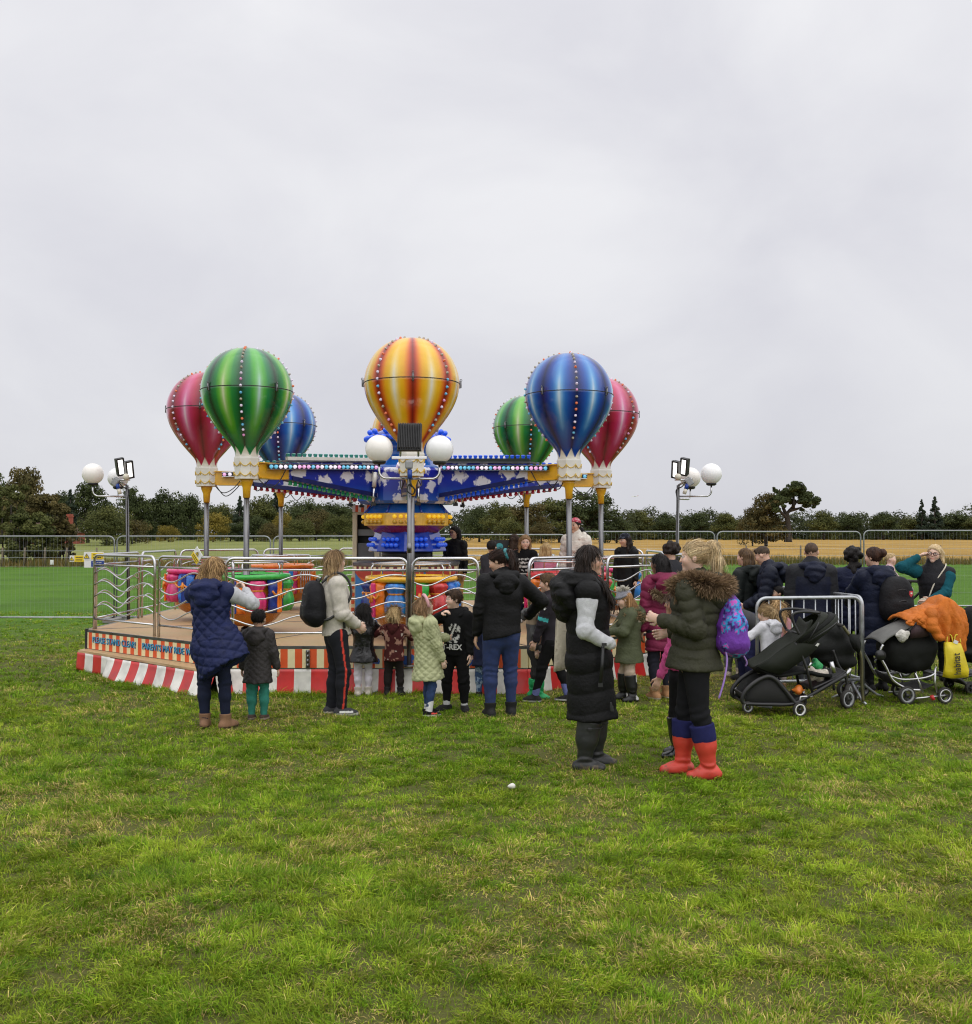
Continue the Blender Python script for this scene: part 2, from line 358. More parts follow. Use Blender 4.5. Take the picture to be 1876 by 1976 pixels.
xs_w = np.concatenate([np.linspace(-1500, -60, 12), np.linspace(-50, 50, 60), np.linspace(60, 1500, 12)])
g_o = ground_grid('ground', xs_w, np.concatenate([[-1500, -300], ys_near, np.linspace(70, 300, 20), [600, 2500]]), turf)
for v_ in g_o.data.vertices:
    if v_.co.y > 67: v_.co.z -= .8                                    # the crop fields lie over it
XB = -2.0
ys_far = np.concatenate([np.linspace(64.5, 130, 30), np.linspace(140, 420, 24)])
for o_ in (ground_grid('meadow', np.linspace(-230, XB, 60), ys_far, meadow_m, .02), ground_grid('stubble_field', np.linspace(XB + .02, 260, 60), ys_far, stubble_m, .02)):
    for v_ in o_.data.vertices: v_.co.x -= .0243 * (v_.co.y - 65)      # the field boundary runs away to the left
# ---------------------------------------------------------------- leaf material
def leaf_mat(name, transl=.25, rough=.7):
    m = bpy.data.materials.new(name); m.use_nodes = True; t = m.node_tree; n = t.nodes; l = t.links
    b = n['Principled BSDF']; b.inputs['Roughness'].default_value = rough; b.inputs['Specular IOR Level'].default_value = .08
    a = n.new('ShaderNodeAttribute'); a.attribute_name = 'Col'; l.new(a.outputs['Color'], b.inputs['Base Color'])
    tr = n.new('ShaderNodeBsdfTranslucent'); l.new(a.outputs['Color'], tr.inputs['Color'])
    mx = n.new('ShaderNodeMixShader'); mx.inputs[0].default_value = transl
    l.new(b.outputs[0], mx.inputs[1]); l.new(tr.outputs[0], mx.inputs[2]); l.new(mx.outputs[0], n['Material Output'].inputs[0]); return m
grass_m = leaf_mat('grass_blades', .3, .55); leaf_m = leaf_mat('leaves', .2); 
def vnoise(P, s, o=0.0):
    """cheap smooth value noise for numpy points (N,3)"""
    q = np.asarray(P, float) * s + o; i = np.floor(q).astype(np.int64); f = q - i; f = f * f * (3 - 2 * f); out = 0
    def h(a, b, c):
        k = (a * 374761393 + b * 668265263 + c * 1442695041) & 0x7fffffff
        k = ((k ^ (k >> 13)) * 1274126177) & 0x7fffffff
        return ((k ^ (k >> 16)) & 0xffff) / 65535.0
    for dx in (0, 1):
        for dy in (0, 1):
            for dz in (0, 1):
                wgt = (f[:, 0] if dx else 1 - f[:, 0]) * (f[:, 1] if dy else 1 - f[:, 1]) * (f[:, 2] if dz else 1 - f[:, 2])
                out = out + wgt * h(i[:, 0] + dx, i[:, 1] + dy, i[:, 2] + dz)
    return out
def fbm(P, s, o=0.0): return (vnoise(P, s, o) * .55 + vnoise(P, s * 2.1, o + 7) * .3 + vnoise(P, s * 4.3, o + 13) * .15)
# ---------------------------------------------------------------- grass
def make_grass():
    PX = []; AX = []; TX = []
    bands = [(3.3, 4.5, 150, 112), (4.5, 6, 136, 98), (6, 8, 116, 78), (8, 10.5, 92, 58), (10.5, 13, 62, 42), (13, 16, 44, 30), (16, 20, 28, 24), (20, 26, 14, 22)]
    for y0, y1, td, nb in bands:                              # td tufts to the square metre, nb blades to the tuft
        hw = .475 * y1 + 1.2; nt_ = int((y1 - y0) * 2 * hw * td); tp = np.stack([rng.uniform(-hw, hw, nt_), rng.uniform(y0, y1, nt_)], 1)
        sz = rng.uniform(.35, 1.3, nt_) ** 1.4 * (.55 + .9 * vnoise(np.concatenate([tp, np.zeros((nt_, 1))], 1), 2.3, 5)); cnt = np.maximum(8, (nb * sz).astype(int)); idx = np.repeat(np.arange(nt_), cnt); n = len(idx)
        r = np.abs(rng.normal(0, .036, n)) * (sz[idx] + .3); a = rng.uniform(0, 2 * np.pi, n); p = tp[idx] + np.stack([r * np.cos(a), r * np.sin(a)], 1)
        flow = 2 * np.pi * 1.7 * vnoise(np.concatenate([tp, np.zeros((nt_, 1))], 1), 1.3, 41)[idx]; dx = np.cos(a) + .8 * np.cos(flow) + rng.normal(0, .5, n); dy = np.sin(a) + .8 * np.sin(flow) + rng.normal(0, .5, n)
        m = int((y1 - y0) * 2 * hw * td * nb * .28); pu = np.stack([rng.uniform(-hw, hw, m), rng.uniform(y0, y1, m)], 1); pv = np.concatenate([pu, np.zeros((m, 1))], 1)      # short filler between the tufts
        p = np.concatenate([p, pu]); dx = np.concatenate([dx, rng.normal(0, 1, m)]); dy = np.concatenate([dy, rng.normal(0, 1, m)])
        tt = np.concatenate([np.stack([sz[idx], rng.uniform(0, 1, nt_)[idx], rng.uniform(0, 1, nt_)[idx]], 1), np.stack([np.full(m, .05), vnoise(pv, 9, 3), vnoise(pv, 7, 60)], 1)])
        cx, cy = p[:, 0] + 1.18, p[:, 1] - 15.35; oc = np.maximum.reduce([np.abs(cx), np.abs(cy), (np.abs(cx) + np.abs(cy)) * .7071]); k = oc > 3.9
        PX.append(p[k]); AX.append(np.arctan2(dy, dx)[k]); TX.append(tt[k])
    P = np.concatenate(PX); ang = np.concatenate(AX); TT = np.concatenate(TX); n = len(P); P3 = np.concatenate([P, np.zeros((n, 1))], 1)
    big = fbm(P3, .55, 20); worn = fbm(P3, 1.3, 50); lush = fbm(P3, .8, 90)
    path = np.exp(-(((P[:, 0] - 2.9) / 1.5) ** 2 + ((P[:, 1] - 12.3) / 1.8) ** 2)); left = sstep(1, -4, P[:, 0])
    near_ride = np.exp(-np.maximum(0, np.maximum.reduce([np.abs(P[:, 0] + 1.18), np.abs(P[:, 1] - 15.35), (np.abs(P[:, 0] + 1.18) + np.abs(P[:, 1] - 15.35)) * .7071]) - 3.95) / .45)
    straw = np.clip(sstep(.52, .72, worn + .20 * (TT[:, 1] - .5)) * .55 + sstep(.1, .8, path) * .75 + .04, 0, 1)
    hgt = (.022 + .019 * np.minimum(TT[:, 0], 1.4) + .010 * left * sstep(.3, .6, lush) + .02 * near_ride) * (1 - .35 * straw) * rng.uniform(.5, 1.3, n)
    wd = (.0018 + .00036 * P[:, 1]) * rng.uniform(.7, 1.35, n); lean = np.clip(rng.normal(1.12, .36, n), .15, 1.7)
    d = np.stack([np.cos(ang), np.sin(ang), 0 * ang], 1); side = np.stack([-d[:, 1], d[:, 0], 0 * ang], 1)
    tw = rng.uniform(-1, 1, n)[:, None]; side = side * np.sqrt(1 - (tw * .6) ** 2) + np.array([0, 0, 1.0]) * tw * .6
    base = P3.copy(); base[:, 2] = ground_z(P[:, 0], P[:, 1]) - .002; up = np.array([0, 0, 1.0]); L_ = hgt[:, None] * 1.3
    a1 = (lean * .6)[:, None]; a2 = np.minimum(lean * 1.35, 1.72)[:, None]
    mid = base + (d * np.sin(a1) + up * np.cos(a1)) * L_ * .5; tip = mid + (d * np.sin(a2) + up * np.cos(a2)) * L_ * .6; tip[:, 2] = np.maximum(tip[:, 2], base[:, 2] + .006); s = side * wd[:, None]
    V = np.empty((n, 5, 3)); V[:, 0] = base - s * .5; V[:, 1] = base + s * .5; V[:, 2] = mid - s * .45; V[:, 3] = mid + s * .45; V[:, 4] = tip
    b = (np.arange(n) * 5)[:, None]; T = np.concatenate([b + [0, 1, 3], b + [0, 3, 2], b + [2, 3, 4]], 1).reshape(-1, 3)
    g_dark = np.array([.098, .228, .013]); g_mid = np.array([.255, .408, .020]); g_yel = np.array([.455, .475, .050]); s_c = np.array([.62, .48, .18])
    t1 = np.clip(.75 * TT[:, 2] + .5 * (big - .35) + rng.uniform(-.15, .25, n), 0, 1)[:, None]
    warm = np.clip(sstep(.36, .62, fbm(P3, .4, 70) * .6 + .4 * TT[:, 1] - .14 * left * sstep(7, 11, P[:, 1])) * .62 + rng.uniform(-.25, .28, n), 0, 1)[:, None]
    c = g_dark * (1 - t1) + g_mid * t1; c = c * (1 - warm) + (g_yel * .7 + c * .3) * warm
    st = (rng.uniform(0, 1, n) < straw * .6 + .025)[:, None]; c = np.where(st, s_c * rng.uniform(.55, 1.2, (n, 1)), c) * rng.uniform(.55, 1.4, (n, 1))
    c = c * (.66 + .52 * vnoise(P3, 8, 17) * (.6 + .8 * TT[:, 1]))[:, None]
    o = np_mesh('grass', V.reshape(-1, 3), T, grass_m, color=np.repeat(c[:, None, :], 5, 1).reshape(-1, 3), tri=True, smooth=False); tag(o, kind='stuff')
make_grass()
# rough margin along the field edge: taller dry stems
def make_margin():
    n = 26000; x = rng.uniform(-40, 42, n); y = 63.5 + rng.normal(0, 1.3, n)
    P = np.stack([x, y, ground_z(x, y)], 1); h = rng.uniform(.15, .55, n) * (.5 + fbm(P, .6)) ; w = rng.uniform(.02, .05, n)
    a = rng.uniform(0, 6.28, n); d = np.stack([np.cos(a), np.sin(a), 0 * a], 1)
    V = np.stack([P - d * w[:, None], P + d * w[:, None], P + np.stack([rng.normal(0, .1, n), rng.normal(0, .1, n), h], 1)], 1)
    c1 = np.array([.09, .11, .03]); c2 = np.array([.26, .17, .06]); t = np.clip(fbm(P, .25, 9)[:, None] + rng.uniform(-.4, .4, (n, 1)), 0, 1)
    c = c1 * (1 - t) + c2 * t
    o = np_mesh('rough_grass', V.reshape(-1, 3), np.arange(n * 3).reshape(-1, 3), grass_m, color=np.repeat(c, 3, 0), tri=True, smooth=False); tag(o, kind='stuff')
make_margin()
# ---------------------------------------------------------------- trees
bark = mat('bark', (.045, .036, .028), .9, var=.3, bump=.8, bs=30, stretch=(1, 1, .25))
def leaf_cloud(cl, n_per, size, c0, c1, seed=0, shell=.55, up=.35):
    """cl: (k,4) centre+radius of leaf clumps -> verts, quads, colours"""
    g = np.random.default_rng(seed); cl = np.asarray(cl, float); k = len(cl)
    cnt = np.maximum(4, (n_per * (cl[:, 3] / cl[:, 3].mean()) ** 2).astype(int)); idx = np.repeat(np.arange(k), cnt); n = len(idx)
    u = g.normal(size=(n, 3)); u /= np.linalg.norm(u, axis=1)[:, None]; u[:, 2] = np.where(u[:, 2] < -.2, u[:, 2] * .6, u[:, 2])
    rr = cl[idx, 3] * g.uniform(shell, 1.08, n); P = cl[idx, :3] + u * rr[:, None] * np.array([1, 1, .8])
    a = g.normal(size=(n, 3)); a += np.cross(u, [0, 0, 1.0]) * .6; b = g.normal(size=(n, 3))
    a /= np.linalg.norm(a, axis=1)[:, None]; nrm = u + up * np.array([0, 0, 1]) + g.normal(size=(n, 3)) * .55
    a = np.cross(nrm, a); a /= np.linalg.norm(a, axis=1)[:, None]; b = np.cross(nrm, a); b /= np.linalg.norm(b, axis=1)[:, None]
    s = size * g.uniform(.5, 1.25, n)[:, None]; 
    V = np.stack([P - a * s * .5, P + b * s * .38, P + a * s * .55, P - b * s * .33], 1)
    t = np.clip(g.uniform(0, 1, (k, 1))[idx] * .6 + g.uniform(0, .45, (n, 1)), 0, 1)
    c = np.asarray(c0) * (1 - t) + np.asarray(c1) * t; c = c * g.uniform(.86, 1.14, (n, 1))
    return V.reshape(-1, 3), (np.arange(n)[:, None] * 4 + np.arange(4)), np.repeat(c, 4, 0)
def crown_clumps(h, w, base, kind, g):
    """clumps for a crown: h top height, w width, base = height of the crown's underside"""
    C = []; hh = h - base
    if kind == 'conifer':
        for i in range(46):
            t = i / 45; z = base + hh * t; r = w / 2 * (1 - t) ** .85 * g.uniform(.6, 1.1); a = g.uniform(0, 6.28)
            C.append((r * .75 * math.cos(a), r * .75 * math.sin(a), z - .1 * r, max(.05 * w, .30 * r + .05 * w)))
    elif kind == 'pine':
        for i in range(46):
            t = g.uniform(0, 1); z = base + hh * t; a = g.uniform(0, 6.28); r = w / 2 * g.uniform(.05, 1) * (1 - .62 * t)
            C.append((r * math.cos(a), r * math.sin(a), z, w * g.uniform(.07, .15)))
    else:
        m = 34 if kind == 'round' else 26
        for i in range(m):
            u = g.normal(size=3); u /= np.linalg.norm(u); u[2] = abs(u[2]) * 1.25 - .35
            q = g.uniform(.55, .95) if kind == 'round' else g.uniform(.6, 1.1)
            r = w * g.uniform(.10, .19) if kind == 'round' else w * g.uniform(.08, .15)
            C.append((u[0] * w / 2 * q * .86, u[1] * w / 2 * q * .86, base + hh * (.42 + .46 * u[2] * q), r))
        for i in range(10): a = g.uniform(0, 6.28); C.append((w * .36 * math.cos(a), w * .36 * math.sin(a), base + hh * g.uniform(.06, .22), w * .13))
        for i in range(6): C.append((g.normal() * w * .1, g.normal() * w * .1, base + hh * g.uniform(.25, .75), w * .2))
    return C
GREEN_D = ((.032, .044, .020), (.085, .105, .038)); GREEN_O = ((.045, .058, .020), (.135, .140, .044)); BROWN = ((.052, .052, .022), (.150, .118, .044)); GOLD = ((.11, .10, .022), (.30, .225, .045)); BLUE_D = ((.022, .034, .024), (.055, .074, .045)); 
PALS = dict(dark=GREEN_D, olive=GREEN_O, brown=BROWN, gold=GOLD, conifer=BLUE_D)
PROTO = {}; PEXT = {}
def tree_proto(kind, pal, v, size=.40, n=150):
    """a unit tree 10 m high and 9 m wide: (crown mesh, trunk mesh)"""
    k = (kind, pal, v)
    if k in PROTO: return PROTO[k]
    g = np.random.default_rng(hash(kind) % 97 * 0 + sum(map(ord, kind + pal)) + v * 31)
    w = {'round': 9, 'ragged': 9, 'conifer': 5, 'pine': 5, 'bush': 12}[kind]; base = {'round': -.3, 'ragged': .6, 'conifer': .8, 'pine': 3.2, 'bush': 0.0}[kind]
    cl = crown_clumps(9.9, w, base, 'round' if kind == 'bush' else kind, g)
    V, Q, C = leaf_cloud(cl, n, size, *PALS[pal], seed=v + 5)
    V[:, 2] = np.maximum(V[:, 2], .05)
    PEXT[k] = (2 * float(np.percentile(np.hypot(V[:, 0], V[:, 1]), 97)), float(np.percentile(V[:, 2], 99.8)))
    o = np_mesh('crown', V, Q, leaf_m, smooth=False, color=C); cm = o.data; bpy.data.objects.remove(o)
    mb = MB(); th = 8.5 if kind in ('conifer', 'pine') else 5.0
    mb.tube([(0, 0, -.3), (.05, 0, th * .4), (0, .1, th)], [.34, .24, .08], 7)
    if kind not in ('conifer',):
        for i in range(7):
            c = cl[int(g.integers(len(cl)))]; z = g.uniform(.35, .85) * min(th, c[2])
            mb.tube([(0, 0, z), (c[0] * .5, c[1] * .5, (z + c[2]) / 2 + .2), (c[0], c[1], c[2])], [.14, .09, .03], 5)
    o = mb.build('trunk', bark); tm = o.data; bpy.data.objects.remove(o)
    PROTO[k] = (cm, tm); return PROTO[k]
def tree(kind, pal, v, xd, ytop, Y, wpx, label, group=None, ybase=None, cat='tree', name=None):
    top = at(xd, ytop, Y); gz = float(ground_z(top.x, Y)); h = top.z - gz
    wm = wpx * Y / F; w0 = {'round': 9, 'ragged': 9, 'conifer': 5, 'pine': 5, 'bush': 12}[kind]
    cm, tm = tree_proto(kind, pal, v)
    t = thing(name or {'conifer': 'conifer', 'pine': 'conifer', 'bush': 'bush'}.get(kind, 'tree'), label, cat, (top.x, Y, gz), random.uniform(0, 6.28), group)
    c = link_mesh('crown', cm, t); u = link_mesh('trunk', tm, t); ext = PEXT[(kind, pal, v)]; s = (wm / ext[0], wm / ext[0], h / ext[1])
    c.scale = s; u.scale = s; return t
T = tree
# the far wood's tree line, left to right (distance about 210 to 330 m), each tree one can tell apart
T('ragged', 'brown', 1, 50, 902, 150, 96, 'big brown-tinged oak rising behind the thicket at the left edge')
T('round', 'dark', 1, 5, 918, 165, 66, 'dark tree cut by the left edge above the thicket')
T('conifer', 'conifer', 3, 136, 946, 170, 44, 'thin dark spiky tree just right of the brown-tinged oak', cat='tree')
T('ragged', 'dark', 2, 170, 929, 180, 84, 'dark cedar-like tree standing under the leftmost globe lamp')
T('round', 'dark', 4, 118, 950, 185, 60, 'low dark tree between the oak and the cedar-like tree')
T('ragged', 'dark', 3, 262, 940, 210, 66, 'dark open-crowned tree behind the left lamp post')
T('round', 'dark', 2, 318, 946, 215, 84, 'round dark tree to the right of the left lamp post')
T('round', 'dark', 3, 368, 955, 225, 60, 'round dark tree left of the pole under the left pink balloon')
T('round', 'olive', 1, 428, 972, 240, 66, 'low olive tree between the poles of the left pink and left green balloons')
T('conifer', 'conifer', 1, 463, 959, 235, 34, 'pointed dark spruce beside the pole of the left green balloon')
T('round', 'olive', 2, 510, 957, 240, 76, 'rounded olive tree between the left green and far blue balloon poles')
T('conifer', 'conifer', 2, 532, 949, 260, 52, 'broad dark fir behind the pole of the far blue balloon')
T('round', 'dark', 1, 590, 962, 255, 74, 'dark round tree under the red bell lights')
T('round', 'dark', 2, 650, 970, 260, 80, 'dark round tree left of the striped booth top')
T('bush', 'olive', 1, 205, 978, 150, 108, 'large rounded olive bush right of the brick cottage', cat='bush')
T('bush', 'brown', 1, 255, 1000, 165, 70, 'brownish bush just left of the left lamp post', cat='bush')
T('bush', 'gold', 1, 412, 989, 190, 66, 'tall golden bush beside the pole under the left pink balloon', cat='bush')
T('bush', 'gold', 2, 325, 1014, 190, 44, 'small golden bush at the meadow edge right of the left lamp post', cat='bush')
T('bush', 'dark', 1, 490, 995, 200, 70, 'dark green bush right of the golden bush', cat='bush')
T('bush', 'brown', 2, 520, 1008, 195, 46, 'brownish bush at the meadow edge between two balloon poles', cat='bush')
T('bush', 'gold', 3, 545, 988, 210, 44, 'yellow-leaved small tree behind the far blue balloon pole', cat='bush')
T('bush', 'brown', 3, 610, 982, 215, 80, 'wide russet bush between the far blue balloon pole and the booth', cat='bush')
T('bush', 'olive', 2, 655, 992, 205, 66, 'olive bush directly left of the striped booth', cat='bush')
T('bush', 'olive', 3, 578, 1000, 200, 60, 'olive bush at the meadow edge below the russet bush', cat='bush')
T('bush', 'dark', 2, 445, 1008, 200, 50, 'low dark bush behind the pole of the left green balloon', cat='bush')
# right of the ride
T('ragged', 'dark', 1, 1135, 945, 190, 120, 'big dark oak behind the poles of the right blue and pink balloons')
T('ragged', 'olive', 1, 1080, 962, 190, 100, 'olive oak between the centre drum and the right blue balloon pole')
T('ragged', 'brown', 2, 1010, 965, 185, 96, 'brownish tree behind the far right green balloon pole')
T('bush', 'dark', 3, 925, 975, 190, 80, 'dark bushy tree just right of the yellow bulb band')
T('ragged', 'olive', 2, 960, 968, 175, 70, 'thin-leaved tree with a pale bending trunk right of the drum')
T('bush', 'olive', 1, 985, 1000, 165, 70, 'low olive bush right of the woman with glasses', cat='bush')
T('bush', 'brown', 1, 1045, 1008, 170, 60, 'low brown bush between the two right balloon poles', cat='bush')
T('bush', 'dark', 1, 1190, 1000, 190, 66, 'dark bush right of the pole under the right pink balloon', cat='bush')
for i, (xd, yt, wd, k, p, v, lb) in enumerate([
    (1235, 984, 60, 'round', 'olive', 3, 'olive round tree of the far wood left of the right lamp post'),
    (1284, 989, 56, 'round', 'dark', 5, 'dark round tree of the far wood close to the left of the right lamp post'),
    (1345, 987, 60, 'round', 'dark', 6, 'dark round tree of the far wood right of the right lamp post'),
    (1398, 990, 56, 'round', 'olive', 4, 'olive tree of the far wood left of the tawny oak'),
    (1590, 986, 60, 'round', 'olive', 5, 'olive round tree of the far wood right of the windswept oak'),
    (1640, 990, 54, 'round', 'dark', 2, 'dark round tree above the joint of the two right mesh panels'),
    (1705, 988, 56, 'round', 'dark', 3, 'dark round tree of the far wood left of the twin conifers'),
    (1755, 996, 54, 'round', 'olive', 1, 'low olive tree of the far wood before the twin conifers'),
    (1840, 986, 72, 'round', 'dark', 1, 'dark wide tree of the far wood right of the twin conifers'),
    (1885, 990, 60, 'round', 'olive', 2, 'olive tree of the far wood cut by the right edge')]):
    T(k, p, v, xd, yt, 300 + 4 * (i % 3), wd, lb)
T('conifer', 'conifer', 3, 1779, 965, 300, 30, 'left one of the twin conifers standing above the right wood')
T('conifer', 'conifer', 1, 1804, 960, 300, 36, 'right one of the twin conifers above the right wood, slightly taller')
T('ragged', 'brown', 3, 1478, 952, 150, 96, 'tawny oak leaning against the windswept oak on the right')
T('bush', 'brown', 2, 1452, 975, 152, 60, 'low tawny crown at the left foot of the windswept oak', cat='tree', name='tree')
# the windswept oak with visible limbs
def lone_oak():
    Y = 148.0; k = Y / F
    b = at(1520, 1043, Y); gz = float(ground_z(b.x, Y)); t = thing('oak_tree', 'windswept oak with visible limbs and a crown leaning right', 'tree', (b.x, Y, gz))
    q = lambda xd, yd, dy=0.0: Vector((at(xd, yd, Y).x - b.x, dy, at(xd, yd, Y).z - gz))
    mb = MB(); ends = []
    P0 = q(1521, 1046); P1 = q(1521, 1010); P2 = q(1518, 990)
    mb.tube(bez([P0, P1, P2], 4), [.62, .52, .46, .42, .38, .36, .34, .32, .30], 9)
    limbs = [[(1518, 992), (1532, 978), (1545, 965), (1560, 958)], [(1518, 994), (1512, 975), (1517, 950), (1524, 938)], [(1519, 1000), (1502, 985), (1490, 975)],
             [(1531, 979), (1536, 958), (1540, 944)], [(1540, 969), (1555, 972), (1566, 974)], [(1516, 968), (1506, 955), (1503, 944)], [(1524, 985), (1540, 982), (1552, 978)]]
    for L_ in limbs:
        dy = random.uniform(-2.2, 2.2); pts = [q(x, y, dy * i / (len(L_) - 1)) for i, (x, y) in enumerate(L_)]
        pp = bez(pts, 4); mb.tube(pp, [.30 - .24 * i / (len(pp) - 1) for i in range(len(pp))], 6); ends += pts[1:]
    mb.build('trunk', bark, t)
    cl = []; g = np.random.default_rng(3)
    spots = [(1531, 940, 10), (1540, 946, 9), (1550, 950, 9), (1560, 957, 9), (1567, 966, 7), (1572, 972, 6), (1556, 966, 8), (1545, 958, 9), (1533, 952, 10), (1524, 945, 8),
             (1514, 951, 7), (1508, 955, 7), (1500, 962, 8), (1492, 968, 8), (1488, 976, 8), (1500, 975, 8), (1510, 966, 8), (1520, 958, 8), (1562, 975, 6), (1552, 976, 6), (1540, 968, 7), (1505, 945, 4), (1530, 934, 6), (1495, 985, 7)]
    for x, y, r in spots: 
        p = q(x, y, g.uniform(-2.5, 2.5)); cl.append((p.x, p.y, p.z, r * k * 1.25))
    for x, y, r in spots:
        for _ in range(2): p = q(x + g.normal() * 5, y + g.normal() * 3.5, g.uniform(-3.5, 3.5)); cl.append((p.x, p.y, p.z, r * k * g.uniform(.45, .8)))
    V, Q, C = leaf_cloud(cl, 260, .34, *GREEN_D, seed=2, shell=.2); np_mesh('crown', V, Q, leaf_m, smooth=False, color=C, parent=t)
lone_oak()
# the thicket at the left, much nearer
def thicket(xd, ytop, wpx, Y, pal, seed, label, n=260, size=.17):
    top = at(xd, ytop, Y); gz = float(ground_z(top.x, Y)); h = top.z - gz; w = wpx * Y / F; g = np.random.default_rng(seed)
    t = thing('thicket_bush', label, 'bush', (top.x, Y, gz)); cl = []
    for i in range(60):
        a = g.uniform(0, 6.28); zz = g.uniform(.10, .93); r = w / 2 * math.sqrt(max(.05, 1 - (max(0, zz - .35) / .68) ** 2)) * g.uniform(.35, .92)
        cl.append((r * math.cos(a), r * math.sin(a) * .8, h * zz, w * g.uniform(.06, .12)))
    V, Q, C = leaf_cloud(cl, n, size, *PALS[pal], seed=seed, shell=.3); V[:, 2] = np.maximum(V[:, 2], .02)
    np_mesh('crown', V, Q, leaf_m, smooth=False, color=C, parent=t)
    mb = MB()
    for i in range(9):
        a = g.uniform(0, 6.28); r = w * g.uniform(.05, .42); mb.tube([(r * .8 * math.cos(a), r * .6 * math.sin(a), -.1), (r * math.cos(a), r * .6 * math.sin(a), h * .35), (r * 1.1 * math.cos(a), r * .7 * math.sin(a), h * .7)], [.07, .05, .02], 6)
    mb.build('trunk', bark, t)
thicket(92, 948, 108, 66, 'brown', 1, 'russet-tinged half of the near thicket beside the brick cottage')
thicket(18, 925, 120, 68, 'olive', 2, 'green half of the near thicket at the left edge')
thicket(60, 985, 120, 64, 'olive', 3, 'low front bush of the near thicket above the wire fence')
thicket(124, 1000, 50, 66, 'brown', 4, 'small right-hand bush ending the near thicket', n=160)
# the wood behind all of them: one far mass
def far_wood():
    V = []; Q = []; C = []; o = 0; g = np.random.default_rng(11); cl = []
    for x0, x1, Y, yt, n in [(-20, 700, 280, 975, 70), (680, 1240, 300, 978, 50), (1220, 1900, 325, 994, 90), (-300, 0, 260, 970, 20), (1880, 2300, 325, 992, 30)]:
        for i in range(n):
            xd = x0 + (x1 - x0) * (i + g.uniform(-.6, .6)) / n; y = Y + g.uniform(-8, 18); p = at(xd, yt + g.normal() * 8, y); gz = float(ground_z(p.x, y)); h = p.z - gz
            for k in range(9): cl.append((p.x + g.normal() * 2.2, y + g.normal() * 2, gz + h * (.12 + .8 * k / 8) - 1, g.uniform(1.5, 2.6)))
    V, Q, C = leaf_cloud(cl, 90, .62, (.040, .052, .030), (.090, .104, .046), seed=5); V[:, 2] = np.maximum(V[:, 2], -.2)
    ob = np_mesh('far_wood', V, Q, leaf_m, smooth=False, color=C); tag(ob, 'dark green far wood closing the fields behind everything', kind='stuff')
far_wood()
# ---------------------------------------------------------------- ride materials
red_vinyl = mat('red_vinyl', (.55, .022, .02), .38, var=.22, vs=5, coat=.1)
white_vinyl = mat('white_vinyl', (.72, .70, .65), .42, var=.22, vs=6, coat=.1)
cream_paint = mat('cream_paint', (.80, .70, .42), .45, var=.08)
orange_red = mat('orange_red_paint', (.72, .10, .025), .42, var=.1)
def deck_material():
    m = bpy.data.materials.new('deck_tread'); m.use_nodes = True; t = m.node_tree; n = t.nodes; l = t.links; b = n['Principled BSDF']
    tc = n.new('ShaderNodeTexCoord'); wv = n.new('ShaderNodeTexWave'); wv.inputs['Scale'].default_value = 9; wv.inputs['Distortion'].default_value = 1.4; wv.inputs['Detail'].default_value = 1
    wv.bands_direction = 'DIAGONAL'; l.new(tc.outputs['Object'], wv.inputs['Vector'])
    nz = n.new('ShaderNodeTexNoise'); nz.inputs['Scale'].default_value = 2.2; nz.inputs['Detail'].default_value = 5; l.new(tc.outputs['Object'], nz.inputs['Vector'])
    r = n.new('ShaderNodeValToRGB'); l.new(wv.outputs['Fac'], r.inputs[0]); r.color_ramp.elements[0].color = (.36, .21, .09, 1); r.color_ramp.elements[1].color = (.62, .43, .22, 1)
    r2 = n.new('ShaderNodeMix'); r2.data_type = 'RGBA'; r2.blend_type = 'MULTIPLY'; r2.inputs[0].default_value = .6; l.new(r.outputs[0], r2.inputs[6]); l.new(nz.outputs['Color'], r2.inputs[7])
    ga = n.new('ShaderNodeMix'); ga.data_type = 'RGBA'; ga.inputs[0].default_value = .45; l.new(r2.outputs[2], ga.inputs[6]); ga.inputs[7].default_value = (.66, .46, .25, 1)
    l.new(ga.outputs[2], b.inputs['Base Color']); b.inputs['Roughness'].default_value = .6
    bp = n.new('ShaderNodeBump'); bp.inputs['Strength'].default_value = .35; bp.inputs['Distance'].default_value = .01; l.new(wv.outputs['Fac'], bp.inputs['Height']); l.new(bp.outputs[0], b.inputs['Normal']); return m
deck_m = deck_material()
